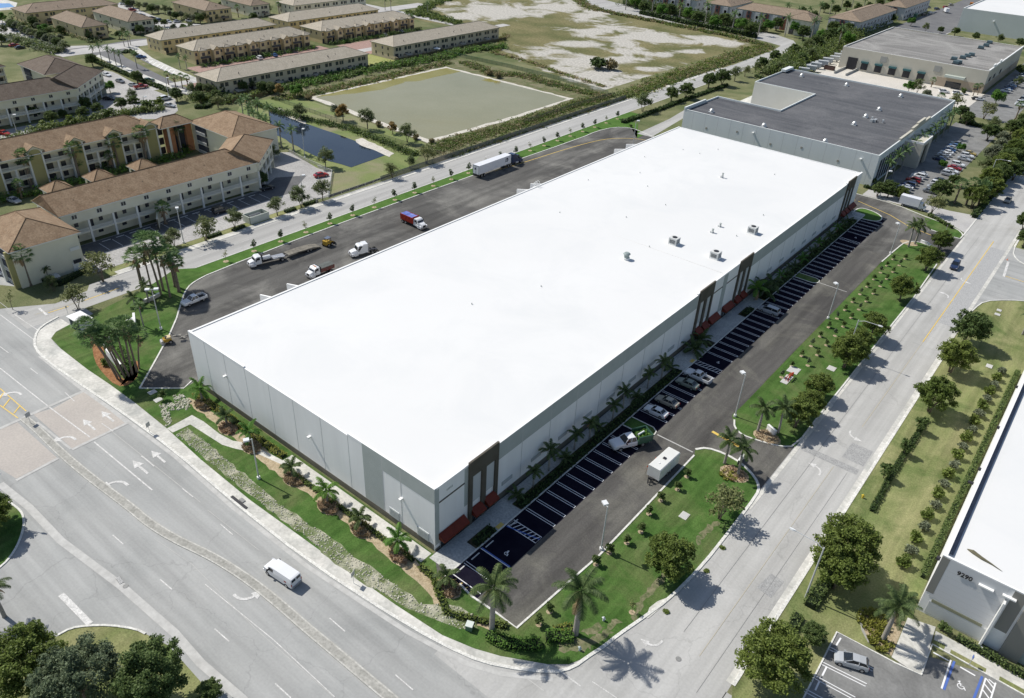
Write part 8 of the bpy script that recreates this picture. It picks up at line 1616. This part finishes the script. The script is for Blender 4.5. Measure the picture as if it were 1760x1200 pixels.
# parasol by the pond-side row and canopy at the top
v = G(751, 91); r = empty('garden_parasol', (v.x, v.y, 0), 0, 'white parasol behind the townhouses beyond the brown pond', 'parasol'); m = MB(); m.tube([(0, 0, 0), (0, 0, 2.4)], .04, POLE, 5); m.build('pole', r); m = MB(); m.cyl((0, 0, 2.2), 2.0, .6, CAP, 8, r2=.1); m.build('canopy', r)
v = G(594, 6); r = empty('white_tent', (v.x, v.y, 0), 0, 'small white peaked tent at the top edge', 'tent'); m = MB(); m.cyl((0, 0, 2.4), 4.2, 2.0, CAP, 8, r2=.1); m.build('canopy', r); m = MB(); [m.cyl((3*cos(t), 3*sin(t), 0), .1, 2.4, POLE, 6) for t in (0, 1.57, 3.14, 4.71)]; m.build('pole', r)
# fences
def fence(pts, h, label, c=(.06, .09, .08), dens=.55, name='chain_fence', step=3.0):
    p = W(*pts); c0 = p[0]; r = empty(name, (c0[0], c0[1], 0), 0, label, 'fence'); key = 'fence_mesh_%d' % int(c[0]*1000+dens*100)
    if key not in MATS:
        m0 = mat(key, c, rough=.8); t = m0.node_tree; b = t.nodes['Principled BSDF']; b.inputs['Alpha'].default_value = dens
    m = MB(); q = [(x-c0[0], y-c0[1]) for x, y in p]
    for i in range(len(q)-1): m.poly([(*q[i], .05), (*q[i+1], .05), (*q[i+1], h), (*q[i], h)], MATS[key])
    m.build('fence_mesh', r); m = MB()
    for i in range(len(q)-1): m.tube([(*q[i], h), (*q[i+1], h)], .045, MATS[key+'r'] if key+'r' in MATS else mat(key+'r', tuple(min(1, k*1.5) for k in c)), 4)
    m.build('top_rail', r); k = 0
    for i in range(len(q)-1):
        a, b = Vector(q[i]), Vector(q[i+1]); L = (b-a).length; n = max(1, int(L/step))
        for j in range(n):
            if k > 90: break
            k += 1; s = a.lerp(b, j/n); m = MB(); m.cyl((s.x, s.y, 0), .05, h+.05, MATS[key+'r'], 5); m.build('fence_post', r)
fence([('w', -117.3, 97), ('w', -117.3, 120), ('w', -117.4, 200), ('w', -117.4, 240)], 1.7, 'dark screened fence along the back road beside the brown pond', (.09, .10, .105), .8); fence([(565, 342), (500, 362), (497, 338)] if 0 else [('w', -117.3, 72), ('w', -117.3, 97)], 1.2, 'pale low fence round the grass corner by the back road', (.3, .3, .28), .4)
fence([(765, 93), (820, 105), (880, 118), (960, 138), (1045, 163)], 1.8, 'green fence between the brown pond and the sandy field', (.04, .10, .06), .5); fence([(1056, 165), (1042, 168), (985, 185), (900, 213)], 1.6, 'grey fence on the near side of the brown pond corner', (.09, .10, .10), .4); fence([(500, 300), (495, 340), (560, 300)] if 0 else [(472, 172), (560, 203), (680, 245), (760, 268)], 1.5, 'thin fence on the bank between the dark pond and the brown pond', (.08, .10, .07), .35)
fence([(470, 153), (560, 143), (640, 122)] if 0 else [('w', -229.5, 113), ('w', -226.5, 113), ('w', -226.5, 194), ('w', -229.5, 194)], 1.7, 'wooden fence behind the nearest long tan row', (.10, .085, .05), .95); fence([('w', -232, 212), ('w', -229.5, 212), ('w', -229.5, 294)], 1.7, 'wooden fence behind the tan row beyond the pond', (.10, .085, .05), .95)
fence([(400, 178), (440, 170), (470, 160)], 1.6, 'wooden fence piece left of the green belt', (.16, .12, .06), .95)
fence([(497, 262), (520, 275), (560, 292)], 1.1, 'white low fence along the apartment car park at the dark pond', (.4, .4, .38), .5)
# clean unused mesh data names are left to Blender

fence([(564, 340), (571, 297), (546, 289)], 1.0, 'white low fence beside the red car at the end of the apartment car park', (.55, .56, .53), .6)
